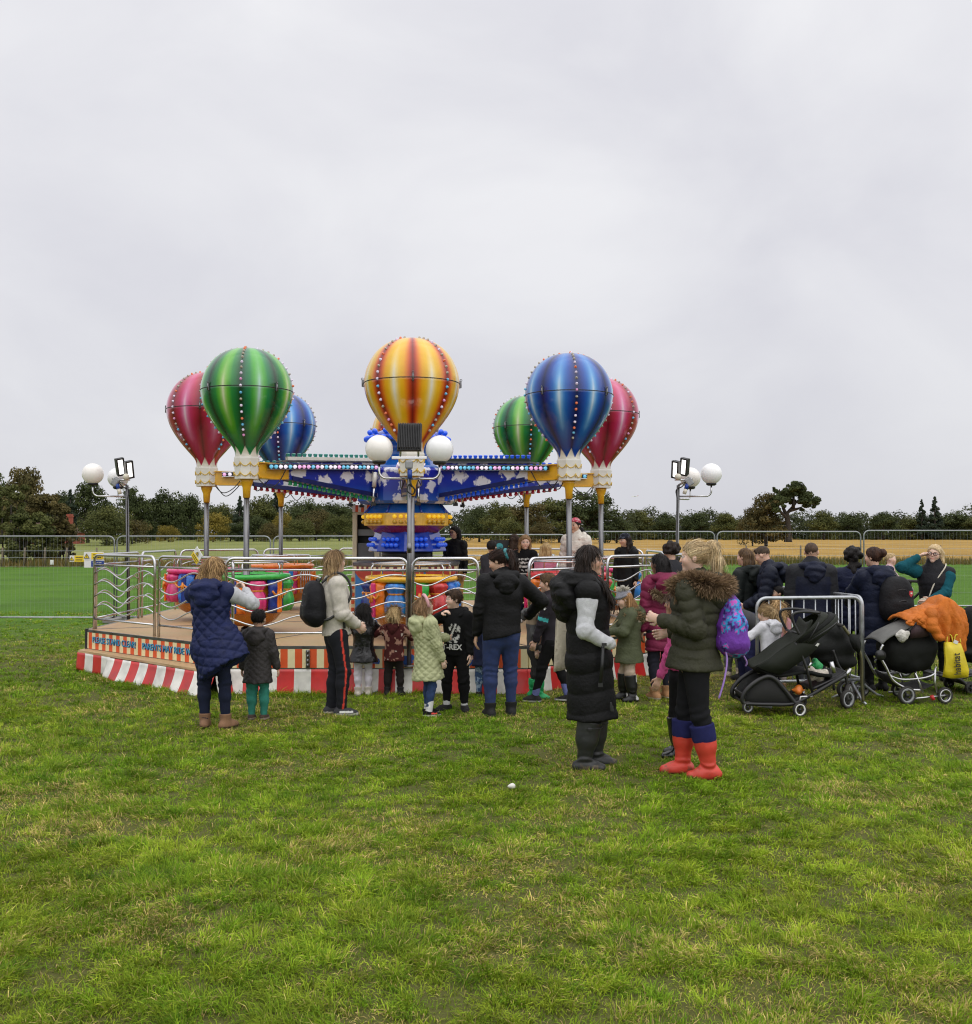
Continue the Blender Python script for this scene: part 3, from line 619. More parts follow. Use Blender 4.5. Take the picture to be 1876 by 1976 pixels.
def cloud_material():
    m = bpy.data.materials.new('painted_sky'); m.use_nodes = True; t = m.node_tree; n = t.nodes; l = t.links; b = n['Principled BSDF']; b.inputs['Roughness'].default_value = .35
    tc = n.new('ShaderNodeTexCoord'); sp = n.new('ShaderNodeSeparateXYZ'); l.new(tc.outputs['Object'], sp.inputs[0])
    mr = n.new('ShaderNodeMapRange'); mr.inputs[1].default_value = 2.72; mr.inputs[2].default_value = 2.2; l.new(sp.outputs['Z'], mr.inputs[0])
    g = n.new('ShaderNodeValToRGB'); l.new(mr.outputs[0], g.inputs[0]); g.color_ramp.elements[0].color = (.010, .014, .34, 1); g.color_ramp.elements[1].color = (.03, .14, .55, 1)
    e = g.color_ramp.elements.new(.6); e.color = (.014, .035, .36, 1)
    mp = n.new('ShaderNodeMapping'); mp.inputs['Scale'].default_value = (1, 1, 1.5); l.new(tc.outputs['Object'], mp.inputs[0])
    ax_ = n.new('ShaderNodeMath'); ax_.operation = 'ADD'; l.new(sp.outputs['X'], ax_.inputs[0]); l.new(sp.outputs['Y'], ax_.inputs[1]); zz_ = n.new('ShaderNodeMath'); zz_.operation = 'MULTIPLY'; zz_.inputs[1].default_value = 1.7; l.new(sp.outputs['Z'], zz_.inputs[0]); cb_ = n.new('ShaderNodeCombineXYZ'); l.new(ax_.outputs[0], cb_.inputs[0]); l.new(zz_.outputs[0], cb_.inputs[1])
    vo = n.new('ShaderNodeTexVoronoi'); vo.voronoi_dimensions = '2D'; vo.inputs['Scale'].default_value = 2.4; vo.inputs['Randomness'].default_value = .55; l.new(cb_.outputs[0], vo.inputs['Vector'])
    nz = n.new('ShaderNodeTexNoise'); nz.inputs['Scale'].default_value = 12; nz.inputs['Detail'].default_value = 5; l.new(tc.outputs['Object'], nz.inputs['Vector'])
    ad = n.new('ShaderNodeMath'); ad.operation = 'MULTIPLY_ADD'; l.new(nz.outputs['Fac'], ad.inputs[0]); ad.inputs[1].default_value = .9; l.new(vo.outputs['Distance'], ad.inputs[2])
    c = n.new('ShaderNodeValToRGB'); l.new(ad.outputs[0], c.inputs[0]); c.color_ramp.elements[0].position = .70; c.color_ramp.elements[0].color = (1, 1, 1, 1); c.color_ramp.elements[1].position = .80; c.color_ramp.elements[1].color = (0, 0, 0, 1)
    mx = n.new('ShaderNodeMix'); mx.data_type = 'RGBA'; l.new(c.outputs[0], mx.inputs[0]); l.new(g.outputs[0], mx.inputs[6]); mx.inputs[7].default_value = (.74, .74, .80, 1)
    l.new(mx.outputs[2], b.inputs['Base Color']); return m
cloud_m = cloud_material()
gloss_attr = mat('balloon_gloss', attr=True, rough=.2, var=.05, coat=.4, rvar=.05, spec=.45)
plastic_attr = mat('moulded_fibreglass', attr=True, rough=.28, var=.1, coat=.35, rvar=.08)
blue_gloss = mat('blue_fibreglass', (.012, .05, .42), .18, var=.15, coat=.5)
blue_light = mat('light_blue_fibreglass', (.015, .13, .52), .18, var=.12, coat=.5)
maroon_gloss = mat('maroon_fibreglass', (.24, .02, .035), .25, coat=.4)
amber_gloss = mat('amber_fibreglass', (.80, .47, .03), .25, coat=.4, var=.15)
def bulb_m(nm, c, e=.0): return mat('bulb_' + nm, c, .15, var=.05, coat=.6, emit=e, ecol=c)
b_white = bulb_m('white', (.62, .55, .68), .22); b_pink = bulb_m('pink', (.62, .26, .48), .22); b_cyan = bulb_m('cyan', (.09, .36, .55), .25); b_orange = bulb_m('orange', (.62, .14, .05), .25)
b_clear = bulb_m('clear', (.42, .38, .30)); b_green = bulb_m('green', (.02, .32, .12), .1); b_red = bulb_m('red', (.42, .015, .03), .1); b_blue = bulb_m('blue', (.012, .10, .75), .22); b_teal = bulb_m('teal', (.03, .26, .23), .05)
b_amber = bulb_m('amber', (.90, .55, .02), .45); b_gold = bulb_m('gold', (.55, .33, .02), .02)
def shared(fn, mats_):
    out = []
    for q in mats_:
        mb = MB(); fn(mb); o = mb.build('bulb', q); out.append(o.data); bpy.data.objects.remove(o)
    return out
def _stud(mb):   # a domed cabochon lamp on a flat cup, axis +Z
    mb.lathe([(.019, -.006), (.019, .004), (.0165, .006)], 8, m=0, caps=False); mb.lathe([(.016, .004), (.015, .013), (.010, .021), (.0005, .025)], 8, caps=False)
def _bell(mb):   # a bell shaped cap lamp
    mb.lathe([(.010, .066), (.026, .062), (.031, .045), (.032, .022), (.040, .006), (.039, .0), (.030, -.012), (.001, -.018)], 10, caps=False)
def _bell_old(mb):   # bell shaped cap lamp, mouth downwards
    mb.lathe([(.006, .07), (.020, .066), (.024, .04), (.030, .022), (.037, .006), (.036, .0), (.028, -.012), (.001, -.016)], 10, caps=False)
def _cup(mb):    # the tulip cap lamp on top of an arm
    mb.lathe([(.026, -.03), (.026, -.008), (.030, .012), (.036, .026), (.037, .036), (.024, .044), (.001, .047)], 10, caps=False)
def _globe(mb): mb.ball((0, 0, .03), .042, 10, 8); mb.lathe([(.03, -.01), (.03, .012)], 10)
STUDL = shared(_stud, [bulb_m('lit_white', (.8, .74, .85), .75), bulb_m('lit_pink', (.75, .40, .68), .7), bulb_m('lit_cyan', (.15, .5, .72), .6)]); STUD = shared(_stud, [b_white, b_pink, b_cyan, b_orange, b_clear]); BELL = dict(zip(['green', 'red', 'blue'], shared(_bell, [b_green, b_red, b_blue]))); CUP = dict(zip(['teal', 'blue', 'green'], shared(_cup, [b_teal, b_blue, b_green])))
GLOBE = dict(zip(['amber', 'gold', 'blue'], shared(_globe, [b_amber, b_gold, b_blue])))
def put(name, me, parent, loc, normal=None, s=1.0):
    o = link_mesh(name, me, parent); o.location = loc; o.scale = (s, s, s)
    if normal is not None: o.rotation_euler = Vector(normal).to_track_quat('Z', 'Y').to_euler()
    return o
RC = Vector((-1.18, 15.35, 0)); RB = 2.95
OCT = [(-5.25, 13.5), (-2.87, 11.5), (.47, 11.5), (2.75, 13.7), (2.75, 17.2), (.47, 19.4), (-2.87, 19.4), (-5.25, 17.2)]
DZ = .52
# ---------------------------------------------------------------- platform
plat = thing('ride_platform', 'low octagonal fairground platform with tan deck, striped fascia and red and white skirt', 'platform', (0, 0, 0))
mb = MB(); mb.prism([(x, y, 0) for x, y in OCT], (0, 0, DZ - .06), (0, 0, DZ)); mb.build('deck', deck_m, plat)
mb = MB()
for i in range(8):
    a = Vector((*OCT[i], 0)); b = Vector((*OCT[(i + 1) % 8], 0)); d = (b - a).normalized(); nrm = Vector((d.y, -d.x, 0))
    mb.box((a + b) / 2 + nrm * .010 + Vector((0, 0, DZ - .012)), ((b - a).length, .03, .03), 0, Matrix.Rotation(math.atan2(d.y, d.x), 3, 'Z'))
mb.build('deck_edge', steel, plat)
for i in range(8):                                             # joints between the deck's wedge plates
    p = Vector((*OCT[i], 0)); c_ = Vector((-1.19, 15.45, 0)); d = (c_ - p).normalized(); Ln = (c_ - p).length * .78; mb = MB(); mb.box(p + d * (Ln / 2 + .03) + Vector((0, 0, DZ + .001)), (Ln, .022, .006), 0, Matrix.Rotation(math.atan2(d.y, d.x), 3, 'Z')); mb.build('deck_joint', steel, plat)
def side(i): 
    a = Vector((*OCT[i], 0)); b = Vector((*OCT[(i + 1) % 8], 0)); d = (b - a).normalized(); return a, b, d, Vector((d.y, -d.x, 0))
fascias = []
for i in range(8):
    a, b, d, nrm = side(i); Ln = (b - a).length; mb = MB(); n = int(Ln / .082) | 1; rot = Matrix.Rotation(math.atan2(d.y, d.x), 3, 'Z')
    for k in range(n):
        c = a + d * (Ln * (k + .5) / n) + nrm * .012 + Vector((0, 0, .385)); mb.box(c, (Ln / n, .024, .21), k % 2, rot)
    mb.box(a + d * Ln / 2 + nrm * .004 + Vector((0, 0, .272)), (Ln, .03, .016), 2, rot)
    fascias.append(mb.build('fascia_panel', [cream_paint, orange_red, steel], plat))
# hinges on the front fascia
for xd in (595, 925):
    mb = MB(); c = at(xd, 1262, 11.49); mb.box((c.x, 11.466, .38), (.045, .02, .2), bev=.004)
    for z in (.31, .36, .41, .46): mb.tube([(c.x, 11.454, z - .02), (c.x, 11.454, z + .02)], .012, 8)
    mb.build('hinge', steel, plat)
# lettering on the left front fascia, and blue painted shapes on the front one
a, b, d, nrm = side(0); ang = math.atan2(d.y, d.x)
letter_blue = mat('letter_blue', (.07, .36, .62), .5, var=.2); letter_dark = mat('letter_dark', (.02, .03, .12), .5)
for body, t, sz in (('PLEASE STAND CLEAR!', .06, .098), ('PARENTS MAY RIDE WITH', .439, .098)):
    c = a + (b - a) * t + Vector((0, 0, .40))
    for q_ in (text_mesh(body, sz, .002, letter_dark, fascias[0], 'lettering', c + nrm * .027 + Vector((.004, 0, -.005)), (math.pi / 2, 0, ang), .0026, 'LEFT'), text_mesh(body, sz, .002, letter_blue, fascias[0], 'lettering', c + nrm * .0315, (math.pi / 2, 0, ang), .0, 'LEFT')): q_.scale = (1, 1.12, 1)
for xd, w in ((655, .20), (713, .22), (785, .2), (905, .2)):
    mb = MB(); c = at(xd, 1268, 11.48); P = []
    for k in range(18):
        an = 2 * math.pi * k / 18; r = w / 2 * (1 + .25 * math.sin(3 * an + xd) + .12 * math.sin(7 * an)); P.append((c.x + r * math.cos(an), 0, .375 + r * .55 * math.sin(an)))
    mb.prism(P, (0, 11.470, 0), (0, 11.475, 0)); mb.build('painted_emblem', mat('emblem_blue', (.02, .09, .36), .4), fascias[1])
# step along the left front side
mb = MB(); q = [a + nrm * .005 - d * .03, b + nrm * .005 + d * .02, b + nrm * .27 + d * .11, a + nrm * .17 + d * .09]
mb.prism([(p.x, p.y, 0) for p in q], (0, 0, .245), (0, 0, .272)); mb.build('step', deck_m, plat)
def skirt(p0, p1, ztop, drop, flare, amp, seed, name='skirt', first=0, pitch=.185, bot=None):
    p0 = Vector(p0); p1 = Vector(p1); Ln = (p1 - p0).length; d = (p1 - p0).normalized(); nrm = Vector((d.y, -d.x, 0)); n = max(2, round(Ln / pitch)); sub = 6
    G = []; g = random.Random(seed); ph = g.uniform(0, 6)
    for i in range(n * sub + 1):
        s = Ln * i / (n * sub); row = []
        wob = math.sin(s * 4.1 + ph) * .6 + math.sin(s * 9.3 + ph * 2) * .3 + math.sin(s * 17 + ph) * .12
        bz = bot(s / Ln) if bot else .0
        for k in range(9):
            t = k / 8; z = ztop - (ztop - bz + .02) * t
            row.append(p0 + d * s + nrm * (.01 + flare * t ** 1.4 + amp * wob * t) + Vector((0, 0, z)))
        G.append(row)
    mb = MB(); mb.sheet(G, .006, mf=lambda i, j: (i // sub + first) % 2); return mb.build(name, [red_vinyl, white_vinyl], plat)
o1 = a + nrm * .17 + d * .09; o2 = b + nrm * .27 + d * .11; cut = o1 + (o2 - o1) * .27
skirt(o1, cut, .245, 0, .01, .012, 1, bot=lambda t: .05 - .02 * math.sin(t * 3.1), first=0, pitch=.2)
skirt(cut - d * .02 + nrm * .03, o2, .245, 0, .10, .03, 2, bot=lambda t: 0, first=1, pitch=.2)
skirt(o2 + nrm * .006, Vector((o2.x + .10, 11.44, 0)), .245, 0, .06, .012, 9, first=1, pitch=.2)
for i, fl in ((1, .06), (2, .06), (3, .04), (4, .04), (5, .04), (6, .04), (7, .02)):
    aa, bb, dd, nn = side(i); skirt(aa + nn * .01 - dd * .03, bb + nn * .01 + dd * .03, .265, 0, fl, .032, 3 + i, first=i)
mb = MB(); mb.box(o1 + nrm * .006 + Vector((0, 0, .2)), (.012, .3, .12), 0, Matrix.Rotation(ang, 3, 'Z')); 
# black corner bracket at the left corner
mb = MB(); mb.box((OCT[0][0] + .01, OCT[0][1] - .035, .40), (.035, .035, .27)); mb.build('corner_bracket', black_pl, plat)
# ---------------------------------------------------------------- guard rails
def rail(p0, p1, waves, phase, label, sign=False):
    p0 = Vector((*p0, 0)); p1 = Vector((*p1, 0)); d = (p1 - p0).normalized(); Ln = (p1 - p0).length
    t = thing('guard_rail', label, 'railing', (p0.x, p0.y, DZ), math.atan2(d.y, d.x), 'wavy steel guard rails round the ride'); r = .09
    mb = MB(); P = [(0, 0, 0), (0, 0, .98 - r)] + arc((r, 0, .98 - r), r, math.pi, math.pi / 2, 6)[1:] + arc((Ln - r, 0, .98 - r), r, math.pi / 2, 0, 6) + [(Ln, 0, 0)]
    mb.tube(P, .0185, 10); mb.build('frame', chrome, t)
    mb = MB(); mb.tube([(0, 0, .85), (Ln, 0, .85)], .0135, 8); mb.build('upper_bar', chrome, t)
    mb = MB(); mb.tube([(0, 0, .14), (Ln, 0, .14)], .0135, 8); mb.build('lower_bar', chrome, t)
    for k in range(4):
        z = .735 - .152 * k; mb = MB(); n = int(14 * waves); 
        mb.tube([(Ln * i / n, 0, z + .062 * math.sin(2 * math.pi * waves * i / n + phase)) for i in range(n + 1)], .0095, 7); mb.build('wave_bar', chrome, t)
    return t
IN = .07
def on(i, t, inset=IN):
    a, b, d, nrm = side(i); p = a + (b - a) * t - nrm * inset; return (p.x, p.y)
xe = lambda xd: at(xd, 1200, 11.57).x
rails = [
 rail(on(0, .015), on(0, .475), 1.5, 0, 'wavy steel rail at the left corner above PLEASE STAND CLEAR lettering'),
 rail(on(0, .505), on(0, .985), 1.5, math.pi, 'wavy steel rail on the left slope behind the navy quilted woman'),
 rail((xe(436), 11.57), (xe(786), 11.57), 2.0, 2.4, 'long wavy steel rail along the front from the slope to the middle lamp post'),
 rail((xe(797), 11.57), (xe(922), 11.57), 1.0, math.pi * 1.1, 'short wavy steel front rail right of the middle lamp post'),
 rail(on(2, .03), on(2, .44), 1.5, 0, 'wavy steel rail behind the boy with the teal stripe'),
 rail(on(2, .47), on(2, .97), 1.5, math.pi, 'wavy steel rail on the right slope behind the bobble hat girl'),
 rail(on(3, .03), on(3, .48), 1.5, 0, 'near wavy rail on the right side of the ride'),
 rail(on(3, .52), on(3, .97), 1.5, 0, 'rear wavy rail on the right side of the ride'),
 rail(on(7, .97), on(7, .52), 1.5, 0, 'near wavy rail on the left side of the ride beside the sign'),
 rail(on(7, .48), on(7, .03), 1.5, 0, 'rear wavy rail on the left side of the ride'),
 rail(on(6, .97), on(6, .52), 1.5, 0, 'wavy rail at the back left of the ride, left half'),
 rail(on(6, .48), on(6, .03), 1.5, 0, 'wavy rail at the back left of the ride, right half'),
 rail(on(5, .97), on(5, .52), 1.5, 0, 'wavy rail along the back of the ride, left half'),
 rail(on(5, .48), on(5, .03), 1.5, 0, 'wavy rail along the back of the ride, right half'),
 rail(on(4, .97), on(4, .52), 1.5, 0, 'wavy rail at the back right of the ride, left half'),
 rail(on(4, .48), on(4, .03), 1.5, 0, 'wavy rail at the back right of the ride, right half')]
# ---------------------------------------------------------------- the centre
ctr = thing('ride_centre', 'octagonal blue and amber centre drum of the balloon ride', 'ride centre', RC)
O8 = math.pi / 8
mb = MB(); mb.lathe([(.80, DZ + .004), (.80, 1.30)], 8, a0=O8, smooth=False); pl_ = mb.build('plinth', [mat('plinth_blue', (.03, .18, .46), .35, var=.2, coat=.2)], ctr)
for k in range(8):       # painted swags on the plinth
    a_ = k * math.pi / 4 - math.pi / 2; u = Vector((math.cos(a_), math.sin(a_), 0)); v = Vector((-u.y, u.x, 0)); ap = .80 * math.cos(O8)
    mb = MB(); n = 10; hw = .29
    for s_ in range(2):
        P = [u * (ap + .003) + v * (hw * (i / n * 2 - 1)) + Vector((0, 0, 1.20 - (.13 - .05 * s_) * (1 - (i / n * 2 - 1) ** 2))) for i in range(n + 1)] + [u * (ap + .003) + v * hw + Vector((0, 0, 1.25)), u * (ap + .003) - v * hw + Vector((0, 0, 1.25))]
        mb.prism(P, (0, 0, 0), u * (.004 + .004 * s_), s_)
    mb.build('swag', [mat('swag_orange', (.55, .13, .025), .4), mat('swag_red', (.42, .05, .03), .4)], pl_)
    mb = MB()
    for i in range(11): mb.box(u * (ap + .012) + v * (.62 * ((i + .5) / 11 - .5)) + Vector((0, 0, 1.285)), (.016, .62 / 11, .07), i % 2, Matrix.Rotation(a_, 3, 'Z'))
    mb.build('striped_valance', [cream_paint, mat('valance_maroon', (.20, .02, .03), .4)], pl_)
mb = MB(); mb.lathe([(.82, 1.30), (.84, 1.32), (.84, 1.36), (.5, 1.40)], 8, a0=O8, smooth=False); mb.build('plinth_top', steel, ctr)
mb = MB(); mb.lathe([(.38, 1.38), (.38, 1.56)], 16); mb.build('neck', black_pl, ctr)
mb = MB(); mb.lathe([(.57, 1.515), (.585, 1.53), (.56, 1.60), (.50, 1.75), (.47, 1.83)], 8, a0=O8 + .39, smooth=False); lower = mb.build('lower_drum', blue_gloss, ctr)
mb = MB(); mb.lathe([(.50, 1.80), (.64, 1.905)], 8, a0=O8, smooth=False); mb.build('drum_underside', maroon_gloss, ctr)
mb = MB(); mb.lathe([(.66, 1.898), (.67, 1.905), (.67, 2.075), (.66, 2.083)], 8, a0=O8, smooth=False); band = mb.build('amber_band', amber_gloss, ctr)
mb = MB(); mb.lathe([(.64, 2.08), (.60, 2.13), (.52, 2.22), (.30, 2.24)], 8, a0=O8, smooth=False); dome = mb.build('drum_dome', blue_light, ctr)
for k in range(8):
    a_ = (k + .5) * math.pi / 4; p = Vector((math.cos(a_), math.sin(a_), 0)); mb = MB(); mb.tube([p * .665 + Vector((0, 0, 2.085)), p * .61 + Vector((0, 0, 2.14)), p * .53 + Vector((0, 0, 2.235))], .014, 6); mb.build('dome_rib', blue_gloss, dome)
    u = Vector((math.cos(k * math.pi / 4 - math.pi / 2), math.sin(k * math.pi / 4 - math.pi / 2), 0)); v = Vector((-u.y, u.x, 0))
    for i in range(4):
        for z in (0, 1):
            put('bulb', GLOBE['amber' if z else 'gold'], band, u * (.67 * math.cos(O8)) + v * (.36 * ((i + .5) / 4 - .5)) + Vector((0, 0, 1.952 + .08 * z)), u, .78)
    a2 = k * math.pi / 4 - math.pi / 2 + .39 * 0; 
    for i in range(4):
        for z in (0, 1):
            uu = Vector((math.cos(a2 + O8), math.sin(a2 + O8), 0)); vv = Vector((-uu.y, uu.x, 0))
            put('bulb', GLOBE['blue'], lower, uu * ((.545 - .03 * z)) * 1.0 + vv * (.28 * ((i + .5) / 4 - .5)) + Vector((0, 0, 1.615 + .085 * z)), uu, .78)
mb = MB(); mb.lathe([(.72, 2.22), (.76, 2.26), (.76, 2.70), (.70, 2.74)], 8, a0=O8, smooth=False); mb.build('sky_hub', cloud_m, ctr)
for k in range(8):
    a_ = (k + .33) * math.pi / 4; p = Vector((math.cos(a_), math.sin(a_), 0)); mb = MB()
    mb.tube([p * .86 + Vector((0, 0, 2.20)), p * .84 + Vector((0, 0, 2.45))], .022, 8, 0); mb.tube([p * .84 + Vector((0, 0, 2.45)), p * .82 + Vector((0, 0, 2.66))], .033, 8, 1); mb.box(p * .85 + Vector((0, 0, 2.205)), (.07, .07, .04), 2)
    mb.build('ram', [chrome, white_paint, black_pl], ctr)
mb = MB(); mb.lathe([(.55, 2.72), (.44, 2.80), (.34, 2.95), (.33, 3.05), (.42, 3.12), (.56, 3.15)], 24); mb.build('crown_stem', blue_light, ctr)
mb = MB(); mb.lathe([(.56, 3.14), (.60, 3.17), (.58, 3.24), (.40, 3.32), (.15, 3.36), (.001, 3.37)], 24, caps=False); crown = mb.build('crown_dome', blue_gloss, ctr)
for k in range(30):
    a_ = 2 * math.pi * k / 30; p = Vector((math.cos(a_), math.sin(a_), 0)); put('bulb', GLOBE['blue'], crown, p * .585 + Vector((0, 0, 3.19)), p, 1.0)
    if k % 2 == 0: put('bulb', GLOBE['blue'], crown, p * .54 + Vector((0, 0, 3.27)), p + Vector((0, 0, .8)), 1.0)
# ---------------------------------------------------------------- balloon cars
def ramp(stops, t):
    t = np.clip(t, 0, 1); x = [s[0] for s in stops]; return np.stack([np.interp(t, x, [s[1][i] for s in stops]) for i in range(3)], -1)
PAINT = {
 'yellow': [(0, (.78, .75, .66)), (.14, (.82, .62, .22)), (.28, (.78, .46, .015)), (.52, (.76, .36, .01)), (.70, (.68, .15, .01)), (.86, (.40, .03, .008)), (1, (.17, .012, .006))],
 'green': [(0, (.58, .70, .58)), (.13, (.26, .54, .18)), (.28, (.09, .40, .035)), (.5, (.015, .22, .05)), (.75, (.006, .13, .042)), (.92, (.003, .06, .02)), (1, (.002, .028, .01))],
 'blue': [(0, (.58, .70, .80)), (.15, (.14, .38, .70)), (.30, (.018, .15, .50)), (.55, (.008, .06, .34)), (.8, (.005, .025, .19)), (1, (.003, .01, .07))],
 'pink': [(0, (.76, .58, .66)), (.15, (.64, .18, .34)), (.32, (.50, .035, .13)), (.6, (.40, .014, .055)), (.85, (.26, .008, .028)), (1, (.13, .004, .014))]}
PROF = [(2.715, .152), (2.76, .148), (2.82, .150), (2.88, .176), (2.94, .225), (3.0, .278), (3.08, .345), (3.16, .406), (3.26, .472), (3.36, .524), (3.46, .560), (3.56, .578), (3.60, .580), (3.68, .574), (3.78, .548), (3.88, .503), (3.97, .442), (4.04, .370), (4.095, .285), (4.13, .195), (4.15, .10), (4.158, .004)]
pz = np.array([p[0] for p in PROF]); pr_ = np.array([p[1] for p in PROF])
def prof_r(z): return float(np.interp(z, pz, pr_))
from mathutils import geometry as _geo
def smooth_prof(n=70):
    pts = bez([Vector((r, 0, z)) for z, r in PROF], 4); out = [(max(.002, p.x), p.z) for p in pts]; return out
SP = smooth_prof()
def balloon_mesh(colr, seed):
    n = 128; P = np.array(SP); k = len(P); a = 2 * np.pi * np.arange(n) / n
    V = np.stack([P[:, 0, None] * np.cos(a), P[:, 0, None] * np.sin(a), np.repeat(P[:, 1, None], n, 1)], -1).reshape(-1, 3)
    i, j = np.meshgrid(np.arange(k - 1), np.arange(n), indexing='ij'); Q = np.stack([i * n + j, i * n + (j + 1) % n, (i + 1) * n + (j + 1) % n, (i + 1) * n + j], -1).reshape(-1, 4)
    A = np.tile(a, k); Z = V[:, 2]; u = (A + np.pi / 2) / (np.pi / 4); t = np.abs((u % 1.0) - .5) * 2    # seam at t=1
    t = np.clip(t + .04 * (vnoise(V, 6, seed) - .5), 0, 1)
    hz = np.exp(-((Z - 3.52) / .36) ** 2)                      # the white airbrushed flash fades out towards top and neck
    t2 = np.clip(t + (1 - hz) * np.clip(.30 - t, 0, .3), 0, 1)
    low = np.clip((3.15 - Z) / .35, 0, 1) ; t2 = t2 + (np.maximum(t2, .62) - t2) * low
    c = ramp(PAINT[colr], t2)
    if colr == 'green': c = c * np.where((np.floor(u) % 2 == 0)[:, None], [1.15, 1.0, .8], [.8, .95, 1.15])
    # white zigzag cuff at the neck
    zz = 2.775 + .11 * (np.abs(((A * 8 / (2 * np.pi) * 1.0) % 1.0) - .5) * 2)
    c = np.where((Z < zz)[:, None], np.array([.74, .70, .60]), c)
    return V, Q, c
BASKET_COL = dict(pink=(.62, .035, .17), blue=(.015, .13, .50), green=(.03, .36, .05), orange=(.72, .17, .012), navy=(.01, .03, .20), yellow=(.76, .38, .012), red=(.55, .03, .03), lblue=(.02, .20, .60))
rope_c = (.75, .26, .02)
BASKET_COL = {k_: tuple(min(.85, c_ * 1.22) for c_ in v_) for k_, v_ in BASKET_COL.items()}
def basket(car, rim, seed):
    g = random.Random(seed); mb = MB(); n = 48
    pr = [(.16, .615), (.27, .625), (.37, .68), (.44, .76), (.475, .85), (.48, .9), (.46, 1.2)]
    mb.lathe(pr, n); V = np.array(mb.v); an = np.arctan2(V[:, 1], V[:, 0]); weave = (np.abs(np.sin(an * 24)) * .5 + .5 * np.abs(np.sin(V[:, 2] * 90)))
    d_ = np.stack([np.cos(an), np.sin(an), 0 * an], 1); V = V + d_ * (.008 * np.abs(np.sin(an * 24)))[:, None]; mb.v = [tuple(p) for p in V]
    c = np.array([.78, .26, .014]) * (.45 + .55 * weave)[:, None]; hull = mb.build('basket_hull', plastic_attr, car, c)
    mb = MB(); pr = [(.44, 1.20), (.53, 1.205), (.565, 1.235), (.55, 1.27), (.47, 1.275), (.44, 1.25)]; mb.lathe(pr, 40, caps=False); mb.build('basket_rim', plastic_attr, car, BASKET_COL[rim])
    cols = ['pink', 'blue', 'green', 'orange', 'lblue', 'navy', 'pink', 'red']; g.shuffle(cols)
    m = 12
    for i in range(m):
        a = 2 * math.pi * i / m + .13; u = Vector((math.cos(a), math.sin(a), 0)); v = Vector((-u.y, u.x, 0)); kind = (i + seed) % 4; cc = BASKET_COL[cols[(i * 3 + seed) % 8]]
        if i in (3,):                                        # the gate
            mb = MB(); 
            for k in range(5): mb.tube([u * .55 + v * (.2 * (k / 4 - .5)) + Vector((0, 0, .84)), u * .55 + v * (.2 * (k / 4 - .5)) + Vector((0, 0, 1.16))], .006, 6)
            mb.tube([u * .55 - v * .11 + Vector((0, 0, .82))] + [u * .55 + v * q + Vector((0, 0, z)) for q, z in ((-.11, 1.14), (-.07, 1.18), (.07, 1.18), (.11, 1.14), (.11, .82))] , .010, 7, closed=True); mb.build('gate', chrome, car)
            mb = MB(); mb.box(u * .505 + Vector((0, 0, 1.0)), (.05, .26, .38), 0, Matrix.Rotation(a, 3, 'Z'), .015); mb.build('gate_panel', plastic_attr, car, BASKET_COL[rim if i % 2 else 'yellow']); continue
        if kind in (0, 2):                                    # a tied sack
            mb = MB(); mb.lathe([(.02, .80), (.09, .81), (.125, .87), (.13, .95), (.105, 1.04), (.075, 1.075), (.10, 1.11), (.125, 1.16), (.10, 1.195), (.02, 1.20)], 20, (u * .485))
            V = np.array(mb.v); p = V - np.array(u * .485); an = np.arctan2(p[:, 1], p[:, 0]); f = .010 * np.sin(an * 8 + seed + i); V[:, 0] += f * np.cos(an); V[:, 1] += f * np.sin(an)
            w = V - np.array(u) * (V @ np.array(u))[:, None]; mb.v = [tuple(q) for q in V]
            sh = (.85 + .22 * np.sin(an * 8 + seed + i))[:, None]; sk = mb.build('sack', plastic_attr, car, np.array(cc) * sh)
            mb = MB(); mb.tube([u * .485 + Vector((.083 * math.cos(q), .083 * math.sin(q), 1.075)) for q in [2 * math.pi * k / 14 for k in range(14)]], .012, 6, closed=True); mb.build('rope_tie', plastic_attr, sk, rope_c)
        else:                                                 # a quilted padded roll with a strap
            mb = MB(); G = []
            for r_ in range(9):
                zz = .80 + .40 * r_ / 8; G.append([u * (.505 + .055 * math.sin(math.pi * min(1, max(0, (k - .5) / 7 + .07))) ** .6 - (.03 if r_ in (0, 8) else 0) + .010 * math.cos(r_ * 2.4 + k * 1.2)) + v * (.25 * (k / 8 - .5)) + Vector((0, 0, zz)) for k in range(9)])
            mb.sheet(G, .03); V = np.array(mb.v); pad = mb.build('padded_roll', plastic_attr, car, np.array(cc) * (.9 + .3 * ((np.arange(len(V)) // 3) % 2))[:, None])
            mb = MB(); mb.box(u * .575 + Vector((0, 0, 1.0)), (.03, .075, .40), 0, Matrix.Rotation(a, 3, 'Z'), .012); mb.build('strap', plastic_attr, pad, BASKET_COL[cols[(i + 5) % 8]])
            mb = MB(); mb.tube([u * .585 + v * (.13 * (k / 8 * 2 - 1)) + Vector((0, 0, 1.07 - .05 * math.sin(math.pi * ((k / 4) % 1.0)))) for k in range(9)], .014, 6); mb.tube([u * .60 + Vector((0, 0, 1.09)), u * .605 + v * .02 + Vector((0, 0, .98))], .012, 6); mb.tube([u * .60 + Vector((0, 0, 1.09)), u * .605 - v * .02 + Vector((0, 0, .97))], .012, 6); mb.build('rope_tie', plastic_attr, pad, rope_c)
    mb = MB(); mb.tube([(.47 * math.cos(q), .47 * math.sin(q), 1.42) for q in [2 * math.pi * k / 28 for k in range(28)]], .012, 7, closed=True)
    for k in range(6): q = 2 * math.pi * k / 6 + .3; mb.tube([(.5 * math.cos(q), .5 * math.sin(q), 1.26), (.5 * math.cos(q), .5 * math.sin(q), 1.38), (.47 * math.cos(q), .47 * math.sin(q), 1.42)], .010, 6)
    mb.build('hand_rail', chrome, car)
